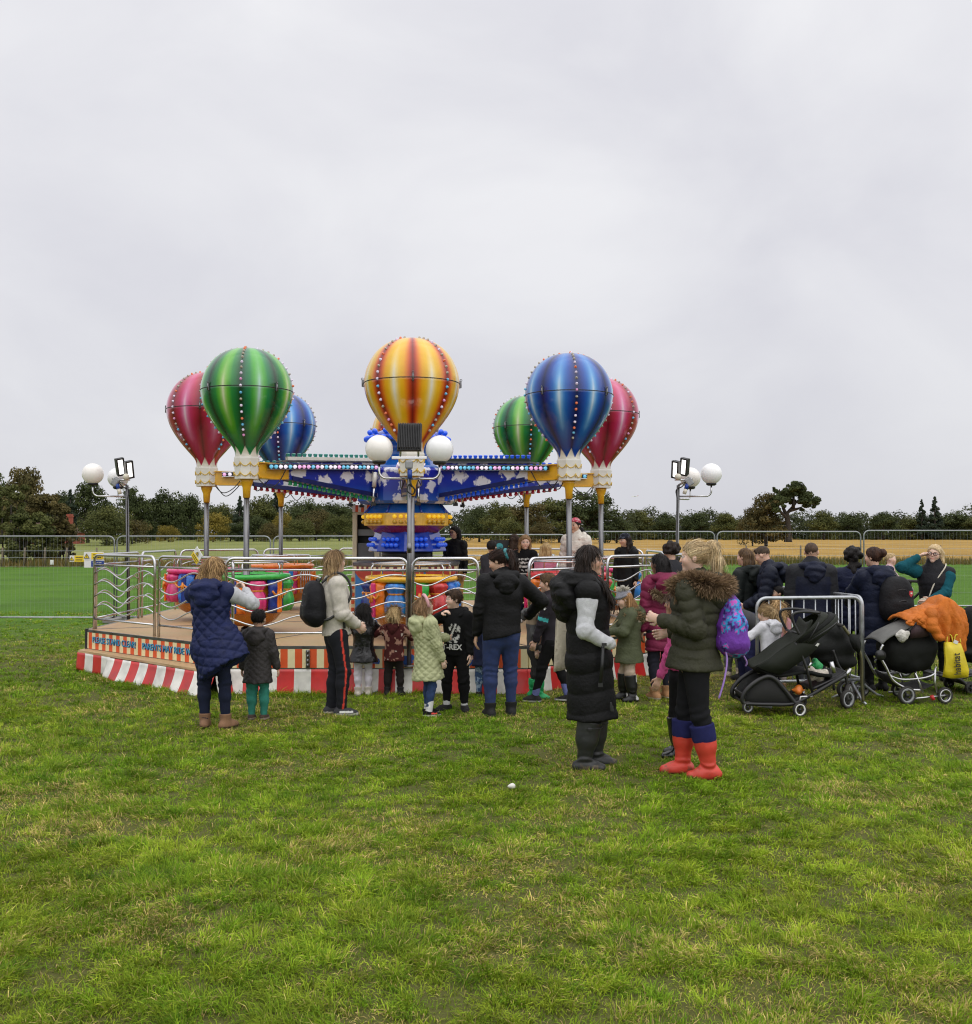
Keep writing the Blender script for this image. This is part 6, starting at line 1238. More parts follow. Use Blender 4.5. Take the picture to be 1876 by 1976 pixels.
def person(label, xd, yd=None, Y=None, H=1.65, hd=0, kid=0.0, skin='light', lean=(0, 0), twist=0, head=(0, 0, 0), hands={}, poles={}, fing={}, feet=None, hip=(0, 0, 0), z0=0.0, bulk=1.0,
           top=None, bottom=None, shoes=None, hair=None, group=None, res=1.0, vest=None, face=True, extra=None):
    p = Person(); g0 = gnd(xd, yd, z0) if Y is None else Vector((at(xd, 1030, Y).x, Y, z0)); seed = len(label) * 1.7 + xd * .13
    if Y is not None: g0.x = at(xd, 1100, Y).x
    p.root = root = thing('person', label, 'person', g0, -R(hd), group); p.H = H; Yd = g0.y
    far = Yd > 11.6; hres = (.0085 if far else .0062) * res; cres = (.013 if far else .0098) * res
    hh = H * (.134 + .058 * kid); leg = H * (.485 - .06 * kid); neck = H * (.042 - .014 * kid); torso = H - hh - neck - leg
    fw, sd = R(lean[0]), R(lean[1]); up = unit(v3(math.tan(sd), math.tan(fw), 1)) if abs(fw) < 1.3 else unit(v3(0, math.sin(fw), math.cos(fw))); tw = R(twist); fwd = unit(v3(math.sin(tw), math.cos(tw), 0) - up * (up @ v3(math.sin(tw), math.cos(tw), 0))); rt = np.cross(fwd, up)
    pel = v3(0, 0, leg) + v3(*hip) * H; nb = pel + up * torso; sw = H * .099 * bulk * (1 - .05 * kid); shs = {'L': nb - rt * sw - up * H * .030, 'R': nb + rt * sw - up * H * .030}
    la, lb = H * (.172 - .012 * kid), H * (.150 - .012 * kid); ul = ll = (leg - .042 * H) * .5035
    Rb = np.stack([rt, fwd, up], 1); Mh = Rb @ rotm(*head); hc = nb + unit(up + Mh[:, 1] * .25) * (neck) + Mh[:, 2] * hh * .47 + Mh[:, 1] * hh * .06; HP = lambda x, y, z: hc + Mh @ v3(x, y, z) * hh
    el = {}; wr = {}
    for s, sg in (('L', -1), ('R', 1)):
        tgt = hands.get(s); 
        if tgt is None: t_ = shs[s] + rt * sg * H * .035 + fwd * H * .03 - v3(0, 0, 1) * (la + lb) * .985
        else: t_ = v3(*tgt) * H
        el[s], wr[s] = ik(shs[s], t_, la, lb, v3(*poles.get(s, (sg * .6, -1, -.3))))
    ft = feet or {'L': (-.055, 0, -8, 0), 'R': (.055, 0, 8, 0)}; kn = {}; an = {}; hipj = {}
    for s, sg in (('L', -1), ('R', 1)):
        hipj[s] = pel + v3(sg * H * .052, 0, 0); f_ = ft[s]; an[s] = v3(f_[0] * H, f_[1] * H - .0 * H, (.042 + f_[3]) * H); ta = R(f_[2]); kn[s], an[s] = ik(hipj[s], an[s], ul, ll, v3(math.sin(ta), math.cos(ta), 0))
    p.__dict__.update(dict(hh=hh, HP=HP, Mh=Mh, hc=hc, nb=nb, up=up, fwd=fwd, rt=rt, shs=shs, el=el, wr=wr, pel=pel, kn=kn, an=an, sw=sw, seed=seed))
    # ---- body
    S = SDF(hres)
    S.ball(HP(0, -.04, .11), v3(.325, .395, .375) * hh, .02, Mh); S.ball(HP(0, .10, -.17), v3(.25, .255, .27) * hh, .03, Mh); S.ball(HP(0, .262, -.395), .092 * hh, .12 * hh)
    for sg in (-1, 1): S.ball(HP(sg * .15, .235, -.10), .105 * hh, .03); S.ball(HP(sg * .335, -.03, -.03), v3(.035, .075, .115) * hh, .006, Mh)
    if face:
        for sg in (-1, 1): S.ball(HP(sg * .135, .385, .025), v3(.085, .05, .055) * hh, .02 * hh, Mh, sub=True); S.ball(HP(sg * .135, .315, .02), .062 * hh, .004)
        S.cap(HP(0, .345, .05), HP(0, .412, -.115), .024 * hh, .040 * hh, .025 * hh); S.ball(HP(0, .31, .105), v3(.2, .06, .035) * hh, .04 * hh, Mh); S.ball(HP(0, .345, -.225), v3(.10, .04, .03) * hh, .02 * hh, Mh); S.ball(HP(0, .335, -.285), v3(.085, .04, .028) * hh, .03 * hh, Mh)
    nr_ = hh * (.20 - .03 * kid); S.cap(nb - up * .02 * H, HP(0, -.08, -.28), nr_ * 1.05, nr_, .03)
    chest = nb - up * torso * .30; waist = nb - up * torso * .68
    S.cap(shs['L'], shs['R'], .034 * H, .034 * H, .05); S.chain([nb - up * .05 * H, chest, waist, pel], [.06 * H, .078 * H * bulk, .070 * H * bulk, .078 * H * bulk], .05, fwd, .68)
    for s in 'LR':
        S.chain([shs[s], el[s], wr[s]], [.028 * H, .021 * H, .0175 * H], .02); S.chain([hipj[s], kn[s], an[s]], [.040 * H, .024 * H, .018 * H], .03); S.cap(an[s], an[s] + v3(0, 0, -.02 * H), .022 * H, .02 * H, .02)
        md = fing.get(s, 'relax')
        if md == 'none': continue
        fd = unit(wr[s] - el[s]); hb = fing.get(s + 'd'); 
        if hb is not None: fd = unit(v3(*hb))
        pn = fing.get(s + 'n'); pn = v3(*pn) if pn is not None else (-rt if s == 'R' else rt) * 1.0; pn = unit(pn - fd * (pn @ fd)); sd_ = np.cross(fd, pn); sd_ = sd_ if (sd_ @ fwd) > 0 or abs(sd_ @ fwd) < .2 else -sd_
        hl = H * (.105 - .006 * kid); pc = wr[s] + fd * hl * .26; S.cap(wr[s], wr[s] + fd * hl * .40, hl * .16, hl * .20, .012, pn, .5)
        cu = {'relax': .5, 'flat': .1, 'fist': 1.25, 'grip': .95}[md]
        for i, (o, l_) in enumerate(((-.165, .46), (-.055, .53), (.055, .50), (.155, .40))):
            b0 = wr[s] + fd * hl * .46 - sd_ * o * hl; c_ = cu * (1 + .12 * i * .6); a1 = c_ * .55; a2 = c_ * 1.2; d1 = fd * math.cos(a1) + pn * math.sin(a1) - sd_ * o * .35; d2 = fd * math.cos(a2) + pn * math.sin(a2); d3 = fd * math.cos(a2 * 1.4) + pn * math.sin(a2 * 1.4); m1 = b0 + d1 * hl * l_ * .42; m2 = m1 + d2 * hl * l_ * .32; fr = hl * .052; S.chain([b0, m1, m2, m2 + d3 * hl * l_ * .24], [fr * 1.1, fr, fr * .92, fr * .75], .004)
        tb = wr[s] + fd * hl * .16 + sd_ * hl * .14; td = unit(fd * .7 + sd_ * .75 + pn * (.25 + .4 * cu)); tm = tb + td * hl * .22; S.chain([tb, tm, tm + unit(fd * .9 + sd_ * .25 + pn * .5 * cu) * hl * .24], [fr * 1.5, fr * 1.2, fr * .85], .008)
    V, Q = S.mesh(); loc = (V - hc) @ Mh / hh; sk = np.array(SKIN[skin]); C = np.tile(sk, (len(V), 1)); x, y, z = loc.T; inh = (np.abs(loc) < .6).all(1)
    def blend(m, c): 
        m = (m * inh)[:, None]; C[:] = C * (1 - m) + np.array(c) * m
    if face:
        rd = sk * [1.12, .72, .66]
        for sg in (-1, 1):
            blend(.35 * np.exp(-(((x - sg * .19) / .1) ** 2 + ((z + .12) / .09) ** 2)) * (y > .15), rd)
            e = ((x - sg * .135) / .078) ** 2 + ((z - .022) / .036) ** 2; blend((e < 1.6) * (y > .2) * .75, sk * .35); blend((e < .85) * (y > .2) * 1.0, (.5, .46, .43)); blend(((x - sg * .135) ** 2 + (z - .022) ** 2 < .031 ** 2) * (y > .2) * 1.0, (.02, .013, .01))
            blend(np.exp(-(((x - sg * .14) / .09) ** 4 + ((z - .115 + .03 * (np.abs(x) - .14) ** 2 * 8) / .022) ** 4)) * (y > .2) * .8, (hair or {}).get('c', ((.05, .03, .02),))[0])
            blend(np.exp(-(((x - sg * .035) / .022) ** 2 + ((z + .165) / .016) ** 2)) * (y > .33) * .6, sk * .3)
        blend(np.exp(-((x / .105) ** 4 + ((z + .25) / .045) ** 4)) * (y > .25) * .75, sk * [.95, .45, .45]); blend(np.exp(-((x / .1) ** 4 + ((z + .252) / .009) ** 2)) * (y > .28) * .8, sk * .28)
        blend(.3 * np.exp(-((x / .06) ** 2 + ((z + .12) / .06) ** 2)) * (y > .38), rd)
    p.body = np_mesh('body', V, Q, skin_m, color=C, parent=root)
    def finish(nm, S, chains, spec, default_amp, rad=.12):
        V, Q = S.mesh(); N_ = vnormals(V, Q); ci, s_, th = chain_coord(V, chains); V = V + N_ * pattern(spec.get('pat', 'plain'), V, ci, s_, th, rad, spec.get('amp', default_amp), seed)[:, None]
        for k_, (P_, r_) in enumerate(chains):                # creases bunch at elbows, knees and cuffs
            if len(P_) == 3:
                sj = np.linalg.norm(P_[1] - P_[0]); se = sj + np.linalg.norm(P_[2] - P_[1]); A_ = spec.get('crease', .0042) * H / 1.65; wob = s_ * 95 + 2.8 * np.sin(th + k_) + 9 * fbm(V, 8, seed + k_)
                V = V + N_ * ((ci == k_) * A_ * (np.exp(-((s_ - sj) / .075) ** 2) + .7 * np.exp(-((s_ - se + .03) / .05) ** 2) + .08) * np.sin(wob))[:, None]
        c = np.tile(np.array(spec['c'], float), (len(V), 1))
        if 'cf' in spec: c = spec['cf'](c, V, ci, s_, th, p)
        return np_mesh(nm, V, Q, spec.get('m', cloth), color=c, parent=root)
    # ---- shoes
    if shoes:
        for s in 'LR':
            ta = R(ft[s][2]); fdir = v3(math.sin(ta), math.cos(ta), 0); a = an[s]; zf = ft[s][3] * H; fl = H * (.148 + .012 * kid); k_ = shoes['k']; S = SDF(.0085 if far else .007); heel = v3(a[0], a[1], zf) - fdir * fl * .16; toe = v3(a[0], a[1], zf) + fdir * fl * .66; wd = fl * .185; base = .012
            S.cap(heel + v3(0, 0, wd * .75), heel + fdir * fl * .45 + v3(0, 0, wd * .7), wd * .92, wd * .98, .03); S.cap(heel + fdir * fl * .4 + v3(0, 0, wd * .6), toe - fdir * wd * .6 + v3(0, 0, wd * .45), wd * 1.0, wd * .78, .03); shn = kn[s] - a; sh_t = {'welly': shoes.get('h', .20), 'boot': .085 + .02 * kid, 'trainer': .048}[k_] * H; top_ = a + unit(shn) * (sh_t - .042 * H)
            rr = {'welly': .040, 'boot': .032, 'trainer': .026}[k_] * H * (1 + .25 * kid) * shoes.get('w', 1); S.cap(heel + fdir * fl * .18 + v3(0, 0, wd * .8), top_, wd * .95 if k_ != 'welly' else .029 * H * (1 + .3 * kid), rr, .03); 
            if k_ == 'welly': S.cap(a + unit(shn) * ul * .45, top_, rr * .98, rr, .03)
            S.cut(v3(0, 0, zf + .0), v3(0, 0, -1)); S.cut(top_, unit(shn)); V, Q = S.mesh(); N_ = vnormals(V, Q); V = V + N_ * (.003 * (fbm(V, 28, seed) - .5) + (.006 * np.sin(V[:, 2] * 110 + 3 * np.sin(V[:, 0] * 30)) * np.exp(-((V[:, 2] - zf - .09) / .03) ** 2) if k_ == 'welly' else 0))[:, None]
            c = np.tile(np.array(shoes['c'], float), (len(V), 1)); sole = V[:, 2] < zf + shoes.get('st', .022); c[sole] = shoes.get('sole', np.array(shoes['c']) * .6)
            if 'cf' in shoes: c = shoes['cf'](c, V, zf, p)
            sh = np_mesh({'welly': 'wellington_boot', 'boot': 'ankle_boot', 'trainer': 'trainer'}[k_], V, Q, shoes.get('m', leather), color=c, parent=root)
            if shoes.get('sock'): S = SDF(.008); S.cap(a + v3(0, 0, -.01), a + unit(shn) * shoes.get('sh', .05) * H, .0265 * H * (1 + .2 * kid), .027 * H * (1 + .2 * kid), .01); V, Q = S.mesh(); np_mesh('sock', V, Q, knit, color=np.array(shoes['sock'], float), parent=root)
            if shoes.get('cuff'): 
                q0 = top_; S = SDF(.008); S.cap(q0 - unit(shn) * .03 * H, q0 + unit(shn) * .022 * H, rr * 1.10, rr * 1.13, .02); S.cut(q0 + unit(shn) * .024 * H, unit(shn)); V, Q = S.mesh(); V = V + vnormals(V, Q) * (.004 * (fbm(V, 24, 3) - .5))[:, None]; np_mesh('sock_cuff', V, Q, knit, color=np.array(shoes['cuff'], float), parent=root)
            if shoes.get('buckle') : 
                mb = MB(); e1 = np.cross(fdir, v3(0, 0, 1)); 
                for sg in (-1, 1): mb.box(Vector(top_ - v3(0, 0, .06 * H * .5) + e1 * sg * (rr + .004)), (.03, .03, .022), bev=.004)
                mb.tube([Vector(top_ - v3(0, 0, .03 * H) + (fdir * math.cos(q) + e1 * math.sin(q)) * (rr + .003)) for q in [2 * math.pi * i / 20 for i in range(20)]], .006, 5, closed=True); mb.build('strap', black_pl, sh)
    # ---- bottom
    if bottom:
        S = SDF(cres); f = bottom.get('fit', 1.0); zb = (bottom.get('cuff', .045) if not shoes or shoes['k'] != 'welly' else shoes.get('h', .2) - .02) * H; ch = []
        lf = v3(0, 1, 0); S.cap(pel + up * .05 * H, pel, .078 * H * bulk, .084 * H * bulk, .04, lf, .74)
        for s in 'LR':
            wl = .82 if shoes and shoes['k'] == 'welly' else 1.0; f = f * .92; rr = [.060 * H * (.5 + .5 * f) * bulk, .043 * H * f * (.5 + .5 * wl), .031 * H * f * bottom.get('flare', 1) * wl]; e = an[s] + unit(kn[s] - an[s]) * max(0, zb - .042 * H); S.ball(hipj[s] - lf * .018 * H + v3(0, 0, -.02 * H), .045 * H * (.5 + .5 * f) * bulk, .04); S.chain([hipj[s], kn[s]], rr[:2], .03); S.cap(kn[s] - lf * .004 * H, kn[s] + (e - kn[s]) * .35 - lf * .008 * H, rr[1], (rr[1] + rr[2]) * .55, .03); S.cap(kn[s] + (e - kn[s]) * .35 - lf * .006 * H, e, (rr[1] + rr[2]) * .54, rr[2], .03); ch.append(([hipj[s], kn[s], an[s]], rr))
        finish('trousers', S, ch, bottom, .006 * (1 - .3 * kid), .07)
    def sleeves(S, w_, ch, short=None):
        w_ = w_ * .80
        for s in 'LR':
            r0 = [.050 * H * w_, .040 * H * w_, .030 * H * w_]; cap_ = wr[s] + unit(wr[s] - el[s]) * -.012 * H
            if short: S.chain([shs[s], shs[s] + (el[s] - shs[s]) * short], [r0[0], r0[1] * 1.05], .03)
            elif vest: q_ = shs[s] + (el[s] - shs[s]) * .22; S.chain([shs[s], q_], [r0[0] * .7, r0[0] * 1.02], .03); S.chain([q_, el[s], cap_], [r0[0] * 1.02, r0[1], r0[2]], .03);
            else: S.chain([shs[s], el[s], cap_], r0, .03); S.cap(cap_ + unit(el[s] - wr[s]) * .03 * H, cap_, r0[2] * .98, r0[2] * .92, .01)
            ch.append(([shs[s], el[s], wr[s]], r0))
    def torso_shape(S, t, wmul=1.0):
        w_ = t.get('w', 1.0) * bulk * wmul * .855; hem = t['hem'] * H; q = t.get('q', .74); ph = v3(0, 0, 1); P = [nb - up * .035 * H, chest, waist, pel]; rr = [.088 * H * w_, .108 * H * w_, .098 * H * w_ * t.get('waist', 1), .108 * H * w_ * t.get('hips', 1)]
        e_ = t.get('ext', 0) * H; S.cap(shs['L'] - rt * e_, shs['R'] + rt * e_, t.get('shr', .046) * H * (.4 + .6 * w_), t.get('shr', .046) * H * (.4 + .6 * w_), .05)
        if pel[2] - hem > .02 * H: 
            he = pel - v3(0, 0, 1) * (pel[2] - hem) + v3(*t.get('sway', (0, 0, 0))) * H; P.append(he); rr.append(t.get('hemw', 1.05) * .112 * H * w_)
        S.chain(P, rr, .05, fwd, q); S.cap(P[-1], P[-1] - up * .05 * H, rr[-1], rr[-1] * 1.0, .02, fwd, q)
        for b_ in t.get('add', []): S.cap(v3(*b_[0]) * H, v3(*b_[1]) * H, b_[2] * H, b_[3] * H, .06, fwd, b_[4] if len(b_) > 4 else 1.0)
        n_ = -up if lean[0] < 40 else -up; hp = v3(*t.get('hemn', (0, 0, 0))); S.cut(P[-1] if len(P) > 4 else pel + up * (hem - pel[2]), unit(n_ + hp), .006, 24); return [(P, rr)]
    if top:
        if vest:      # sleeves belong to the garment under the vest
            S = SDF(cres); ch = []; sleeves(S, top.get('sw', 1.0), ch); S.cap(shs['L'], shs['R'], .030 * H, .030 * H, .02); S.chain([nb - up * .05 * H, chest, waist], [.055 * H, .075 * H, .075 * H], .04, fwd, .7); finish('sweater', S, ch, top, .008, .05)
            S = SDF(cres); ch = torso_shape(S, vest); 
            if vest.get('collar'): S.cap(nb - up * .02 * H, nb + up * vest['collar'] * H, .062 * H, .055 * H, .03)
            finish('padded_vest', S, ch, vest, .010, .15); hood(p, vest, cres)
        else:
            S = SDF(cres); ch = torso_shape(S, top); sleeves(S, top.get('sw', 1.0), ch, top.get('short'))
            if top.get('collar'): S.cap(nb - up * .02 * H, nb + up * top['collar'] * H, .060 * H * (1 + .3 * kid), .050 * H * (1 + .3 * kid), .03)
            p.top = finish(top.get('n', 'jacket'), S, ch, top, .008, .15 * H / 1.65); hood(p, top, cres)
    if hair: make_hair(p, hair, hres)
    if extra: extra(p)
    return p
def hood(p, t, cres):
    if not t.get('hood'): return
    H, nb, up, f, r = p.H, p.nb, p.up, p.fwd, p.rt; s = t['hood']; K = H * s; S = SDF(cres * .8)
    S.chain([nb + r * .058 * H + f * .055 * H - up * .022 * H, nb + r * .082 * H + f * .01 * H + up * .004 * H, nb + r * .055 * H - f * .066 * H + up * .016 * H, nb - f * .088 * H + up * .018 * H, nb - r * .055 * H - f * .066 * H + up * .016 * H, nb - r * .082 * H + f * .01 * H + up * .004 * H, nb - r * .058 * H + f * .055 * H - up * .022 * H], [.014 * K, .023 * K, .025 * K, .025 * K, .025 * K, .023 * K, .014 * K], .02)
    Rm = np.stack([r, unit(f * .85 + up * .5), unit(up * .85 - f * .5)], 1); S.ball(nb - f * .092 * H - up * .030 * K, v3(.074, .034, .058) * K, .02, Rm); S.ball(nb - f * .108 * H - up * .066 * K, v3(.042, .024, .036) * K, .03, Rm)
    V, Q = S.mesh(); N_ = vnormals(V, Q); V = V + N_ * (.012 * s * (fbm(V * [1, 1, 1.6], 13, p.seed) - .5) + .004 * np.sin(V[:, 2] * 70 + 8 * fbm(V, 6, p.seed)))[:, None]
    np_mesh('hood', V, Q, t.get('m', cloth), color=np.array(t.get('hc', t['c']), float), parent=p.root)
def make_hair(p, h, hres):
    HP, Mh, hh, hc = p.HP, p.Mh, p.hh, p.hc; S = SDF(hres * 1.15); k = h['k']; v = h.get('v', 1.0); back, down = -p.fwd, v3(0, 0, -1)
    if k == 'short': S.ball(HP(0, -.055, .13), v3(.35, .415, .385) * hh * v, .01, Mh); S.ball(HP(0, .22, .38), v3(.2, .13, .08) * hh * v, .05 * hh, Mh)
    else: S.ball(HP(0, -.055, .125), v3(.36, .425, .395) * hh * v, .01, Mh)
    # the face stays free: forehead plane, and an opening round eyes to chin
    S.cut(HP(0, .215, .12), Mh @ unit(v3(0, .80, -.60)) if k != 'short' else Mh @ unit(v3(0, .74, -.67)), .003, 60); S.ball(HP(0, .42, -.12), v3(.27, .30, .36) * hh, .03 * hh, Mh, sub=True)
    if k == 'short': S.cut(HP(0, 0, -.14), Mh @ unit(v3(0, .25, -1)), .004, 70)
    def strand(P, r0, r1, kk=.03): n = len(P); S.chain(P, [r0 + (r1 - r0) * i / (n - 1) for i in range(n)], kk)
    if k == 'long':
        Ln = h.get('l', .9) * hh; fw = h.get('front', .0)
        for sg in (-1, 0, 1):
            for jj in ((.0, 1), (.5, .96)) if sg else ((.0, 1.03), (0, 1)):
                a = HP(sg * .25, -.20 - jj[0] * .16, .08); b = HP(sg * .29, -.24 - jj[0] * .18, -.32); c = b + down * Ln * .5 * jj[1] + back * hh * (.05 if sg == 0 else .02 + .06 * jj[0]) + p.rt * sg * .02 * hh; d = b + down * Ln * jj[1] + back * hh * (.04 if not fw or sg == 0 else -.3 * fw) + p.rt * sg * .01; strand([a, b, c, d], .155 * hh * v, .09 * hh)
        if fw:
            for sg in (-1, 1): a = HP(sg * .31, -.10, .10); b = HP(sg * .36, -.06, -.35); c = b + down * Ln * .45 + p.fwd * fw * .6 * hh + p.rt * sg * .04 * hh; d = b + down * Ln * 1.05 + p.fwd * fw * hh; strand([a, b, c, d], .085 * hh, .07 * hh)
    if k in ('ponytail', 'bun', 'plait'):
        tz = h.get('tz', .12); a = HP(0, -.44, tz); 
        if k == 'bun': S.ball(HP(0, -.5, tz + .05), .17 * hh * h.get('bs', 1), .02)
        else:
            Ln = h.get('l', .9) * hh; o = p.rt * h.get('side', 0) * hh; b = HP(0, -.60, tz + .05) + o * .2; c = b + down * Ln * .35 + back * hh * .10 + o * .6; d = b + down * Ln * .75 + back * hh * .05 + o; e = b + down * Ln + back * hh * .02 + o * 1.1; r = .12 * hh * h.get('ts', 1); S.chain([a, b, c, d, e], [r * .6, r, r * 1.15, r * .9, r * .35], .03)
    if k == 'curly':
        g = np.random.default_rng(3)
        for i in range(34): u = g.normal(size=3); u /= np.linalg.norm(u); u[1] = min(u[1], .35); u[2] = max(u[2], -.7 if h.get('l') else -.3); q = HP(*(u * .42 + v3(0, -.08, .1))); S.ball(q, hh * .13, .02)
        if h.get('l'):
            for i in range(16): q = HP(g.uniform(-.38, .38), g.uniform(-.5, -.1), -.3) + down * g.uniform(0, h['l']) * hh; S.ball(q, hh * .14, .03)
    V, Q = S.mesh(); N_ = vnormals(V, Q); loc = (V - hc) @ Mh / hh; th = np.arctan2(loc[:, 0], -loc[:, 1]); wv = h.get('wave', 0); st = th * 27 + 9 * fbm(V * [1, 1, .35], 9, p.seed) + wv * np.sin(V[:, 2] * 42 + 3 * th)
    sh_ = .25 if k in ('short', 'curly') else 1.0
    V = V + N_ * (hh * (sh_ * .016 * np.sin(st) + sh_ * .010 * np.sin(st * 2.7 + 1) + .035 * (fbm(V * [1.5, 1.5, .4], 20, 2) - .5)))[:, None] * h.get('rough', 1)
    c0, c1 = [np.array(q) for q in (h['c'] if len(h['c']) == 2 else (h['c'][0], np.array(h['c'][0]) * 1.5))]; t = np.clip(.45 + .16 * sh_ * np.sin(st * .9 + 1) + 1.5 * (fbm(V * [2.2, 2.2, .3 if sh_ == 1 else 1.5], 26, 5) - .5), 0, 1)[:, None]
    if h.get('roots'): rz = np.clip((loc[:, 2] - .0) / .5, 0, 1)[:, None] * h['roots']; t = t * (1 - rz)
    c = c0 * (1 - t) + c1 * t
    if p.root.location.y < 11.6: V, Q, c = loose_strands(p, V, Q, N_, c, k, h)
    p.hair = np_mesh('hair', V, Q, hair_m, color=c, parent=p.root)
def loose_strands(p, V, Q, N_, c, k, h):
    """fine locks lying on the hair so its outline and sheen break up"""
    g = np.random.default_rng(int(p.seed * 10)); n = 700 if k == 'short' else 1500; i = g.integers(0, len(V), n)
    if h.get('hat'): i = i[((V[i] - p.hc) @ p.Mh[:, 2]) < .02 * p.hh]; n = len(i)
    P = V[i] + N_[i] * .002; nn = N_[i]; hh = p.hh
    base = p.HP(0, -.5, h.get('tz', .12)); tgt = np.tile(v3(0, 0, -1), (n, 1))
    if k in ('ponytail', 'bun', 'plait'): m = (P - p.hc) @ p.Mh[:, 1] > -.42 * hh; tgt[m] = base - P[m]
    if k in ('short', 'curly'): tgt = tgt * .6 + g.normal(0, .7, (n, 3)) - p.fwd * .3
    tgt = tgt / (np.linalg.norm(tgt, axis=1)[:, None] + 1e-9); d = tgt - nn * (tgt * nn).sum(1)[:, None]; d /= np.linalg.norm(d, axis=1)[:, None] + 1e-6; pt = k in ('ponytail', 'bun', 'plait'); d += g.normal(0, (.05 if pt else .10) + .16 * h.get('wave', 0), (n, 3)); L_ = (.022 if k == 'short' else .05 if k == 'curly' else .085) * g.uniform(.5, 1.4, (n, 1)); s = np.cross(d, nn); s /= np.linalg.norm(s, axis=1)[:, None] + 1e-6
    w_ = .0022 * g.uniform(.7, 1.3, (n, 1)); lift = nn * ((.0018 if pt else .0035) * g.uniform(.2, 1.6, (n, 1))); a = P; b = P + d * L_ * .5 + lift + s * g.normal(0, .004, (n, 1)); e = P + d * L_ + lift * g.uniform(-.6, 1.6, (n, 1)) + v3(0, 0, -1) * L_ * .1
    S_ = np.stack([a - s * w_, a + s * w_, b - s * w_ * .9, b + s * w_ * .9, e - s * w_ * .3, e + s * w_ * .3], 1).reshape(-1, 3); o = len(V) + (np.arange(n) * 6)[:, None]; q = np.concatenate([o + [0, 1, 3, 2], o + [2, 3, 5, 4]])
    cc = np.repeat(np.clip(c[i] * g.uniform(.65, 1.5, (n, 1)), 0, .95), 6, 0); return np.concatenate([V, S_]), np.concatenate([Q, q]), np.concatenate([c, cc])
def hat(p, c, bobble=None, c2=None):
    HP, Mh, hh = p.HP, p.Mh, p.hh; S = SDF(.0075); S.ball(HP(0, -.05, .17), v3(.38, .45, .40) * hh, .01, Mh); S.cut(HP(0, .1, .16), Mh @ unit(v3(0, -.12, -1))); V, Q = S.mesh(); N_ = vnormals(V, Q); loc = (V - p.hc) @ Mh / hh; th = np.arctan2(loc[:, 0], loc[:, 1] + .05)
    V = V + N_ * (hh * .02 * np.sin(th * 30) + hh * .035 * (loc[:, 2] < .25))[:, None]; cc = np.tile(np.array(c, float), (len(V), 1))
    if c2 is not None: m = (fbm(V, 45, 1) > .52)[:, None]; cc = np.where(m, np.array(c2), cc)
    o = np_mesh('knitted_hat', V, Q, knit, color=cc, parent=p.root)
    if bobble is not None: q = HP(0, -.12, .60); fur_trim(o, [q + v3(0, 0, -.012), q + v3(0, 0, .012)], .045, 900, .05, np.array(bobble) * .8, bobble, 4, name='bobble')
def soft_thing(name, label, cat, root_of, prims, c, m, amp=.008, pat='plain', h=.010, cf=None, extra=None, k=.03):
    """a worn or held soft thing, in the wearer's own frame (metres)"""
    t = thing(name, label, cat, root_of.root.location, root_of.root.rotation_euler.z); S = SDF(h)
    for q in prims:
        if len(q) == 2: S.ball(q[0], q[1], k)
        else: S.cap(*q[:4], k)
    V, Q = S.mesh(); N_ = vnormals(V, Q); z = np.zeros(len(V)); V = V + N_ * pattern(pat, V, z, V[:, 2], z, .1, amp, 3.3)[:, None]; cc = np.tile(np.array(c, float), (len(V), 1))
    if cf: cc = cf(cc, V)
    np_mesh('bag_body' if cat in ('bag', 'backpack') else 'body', V, Q, m, color=cc, parent=t)
    if extra: extra(t)
    return t
def straps(t, paths, w_, m, name='strap'):
    for P in paths:
        P = bez([Vector(tuple(q)) for q in P], 6); mb = MB(); mb.tube(P, w_, 7); mb.build(name, m, t)
# ---------------------------------------------------------------- the crowd
BLK = (.0075, .0075, .008); NAVY = (.009, .013, .038); WHITE = (.72, .72, .72)
BRN = ((.022, .012, .008), (.075, .042, .024)); DBRN = ((.010, .007, .006), (.035, .022, .016)); BLOND = ((.28, .17, .07), (.66, .48, .24)); DBLOND = ((.13, .075, .035), (.46, .30, .14)); BLKH = ((.006, .005, .005), (.02, .016, .015)); MID = ((.07, .04, .02), (.22, .13, .065))
def surf(o, x, z, sgn=1):
    V = np.array([v.co for v in o.data.vertices]); m = (np.abs(V[:, 0] - x) < .014) & (np.abs(V[:, 2] - z) < .014)
    return float((V[m, 1] * sgn).max()) * sgn if m.any() else 0.0
def leg_axis(p, s, V):
    z = V[:, 2]; zz = [p.an[s][2], p.kn[s][2], p.pel[2]]; return np.interp(z, zz, [p.an[s][0], p.kn[s][0], p.pel[0] + (p.kn[s][0] - p.pel[0]) * .6]), np.interp(z, zz, [p.an[s][1], p.kn[s][1], p.pel[1]])
def mud(c, V, zf, p):      # dried mud splashed over the feet of the boots
    n = fbm(V, 26, 4); h_ = V[:, 2] - zf; m = np.clip((n - .42 - h_ * 2.6) * 5, 0, .75)[:, None]; return c * (1 - m) + np.array([.12, .085, .045]) * m
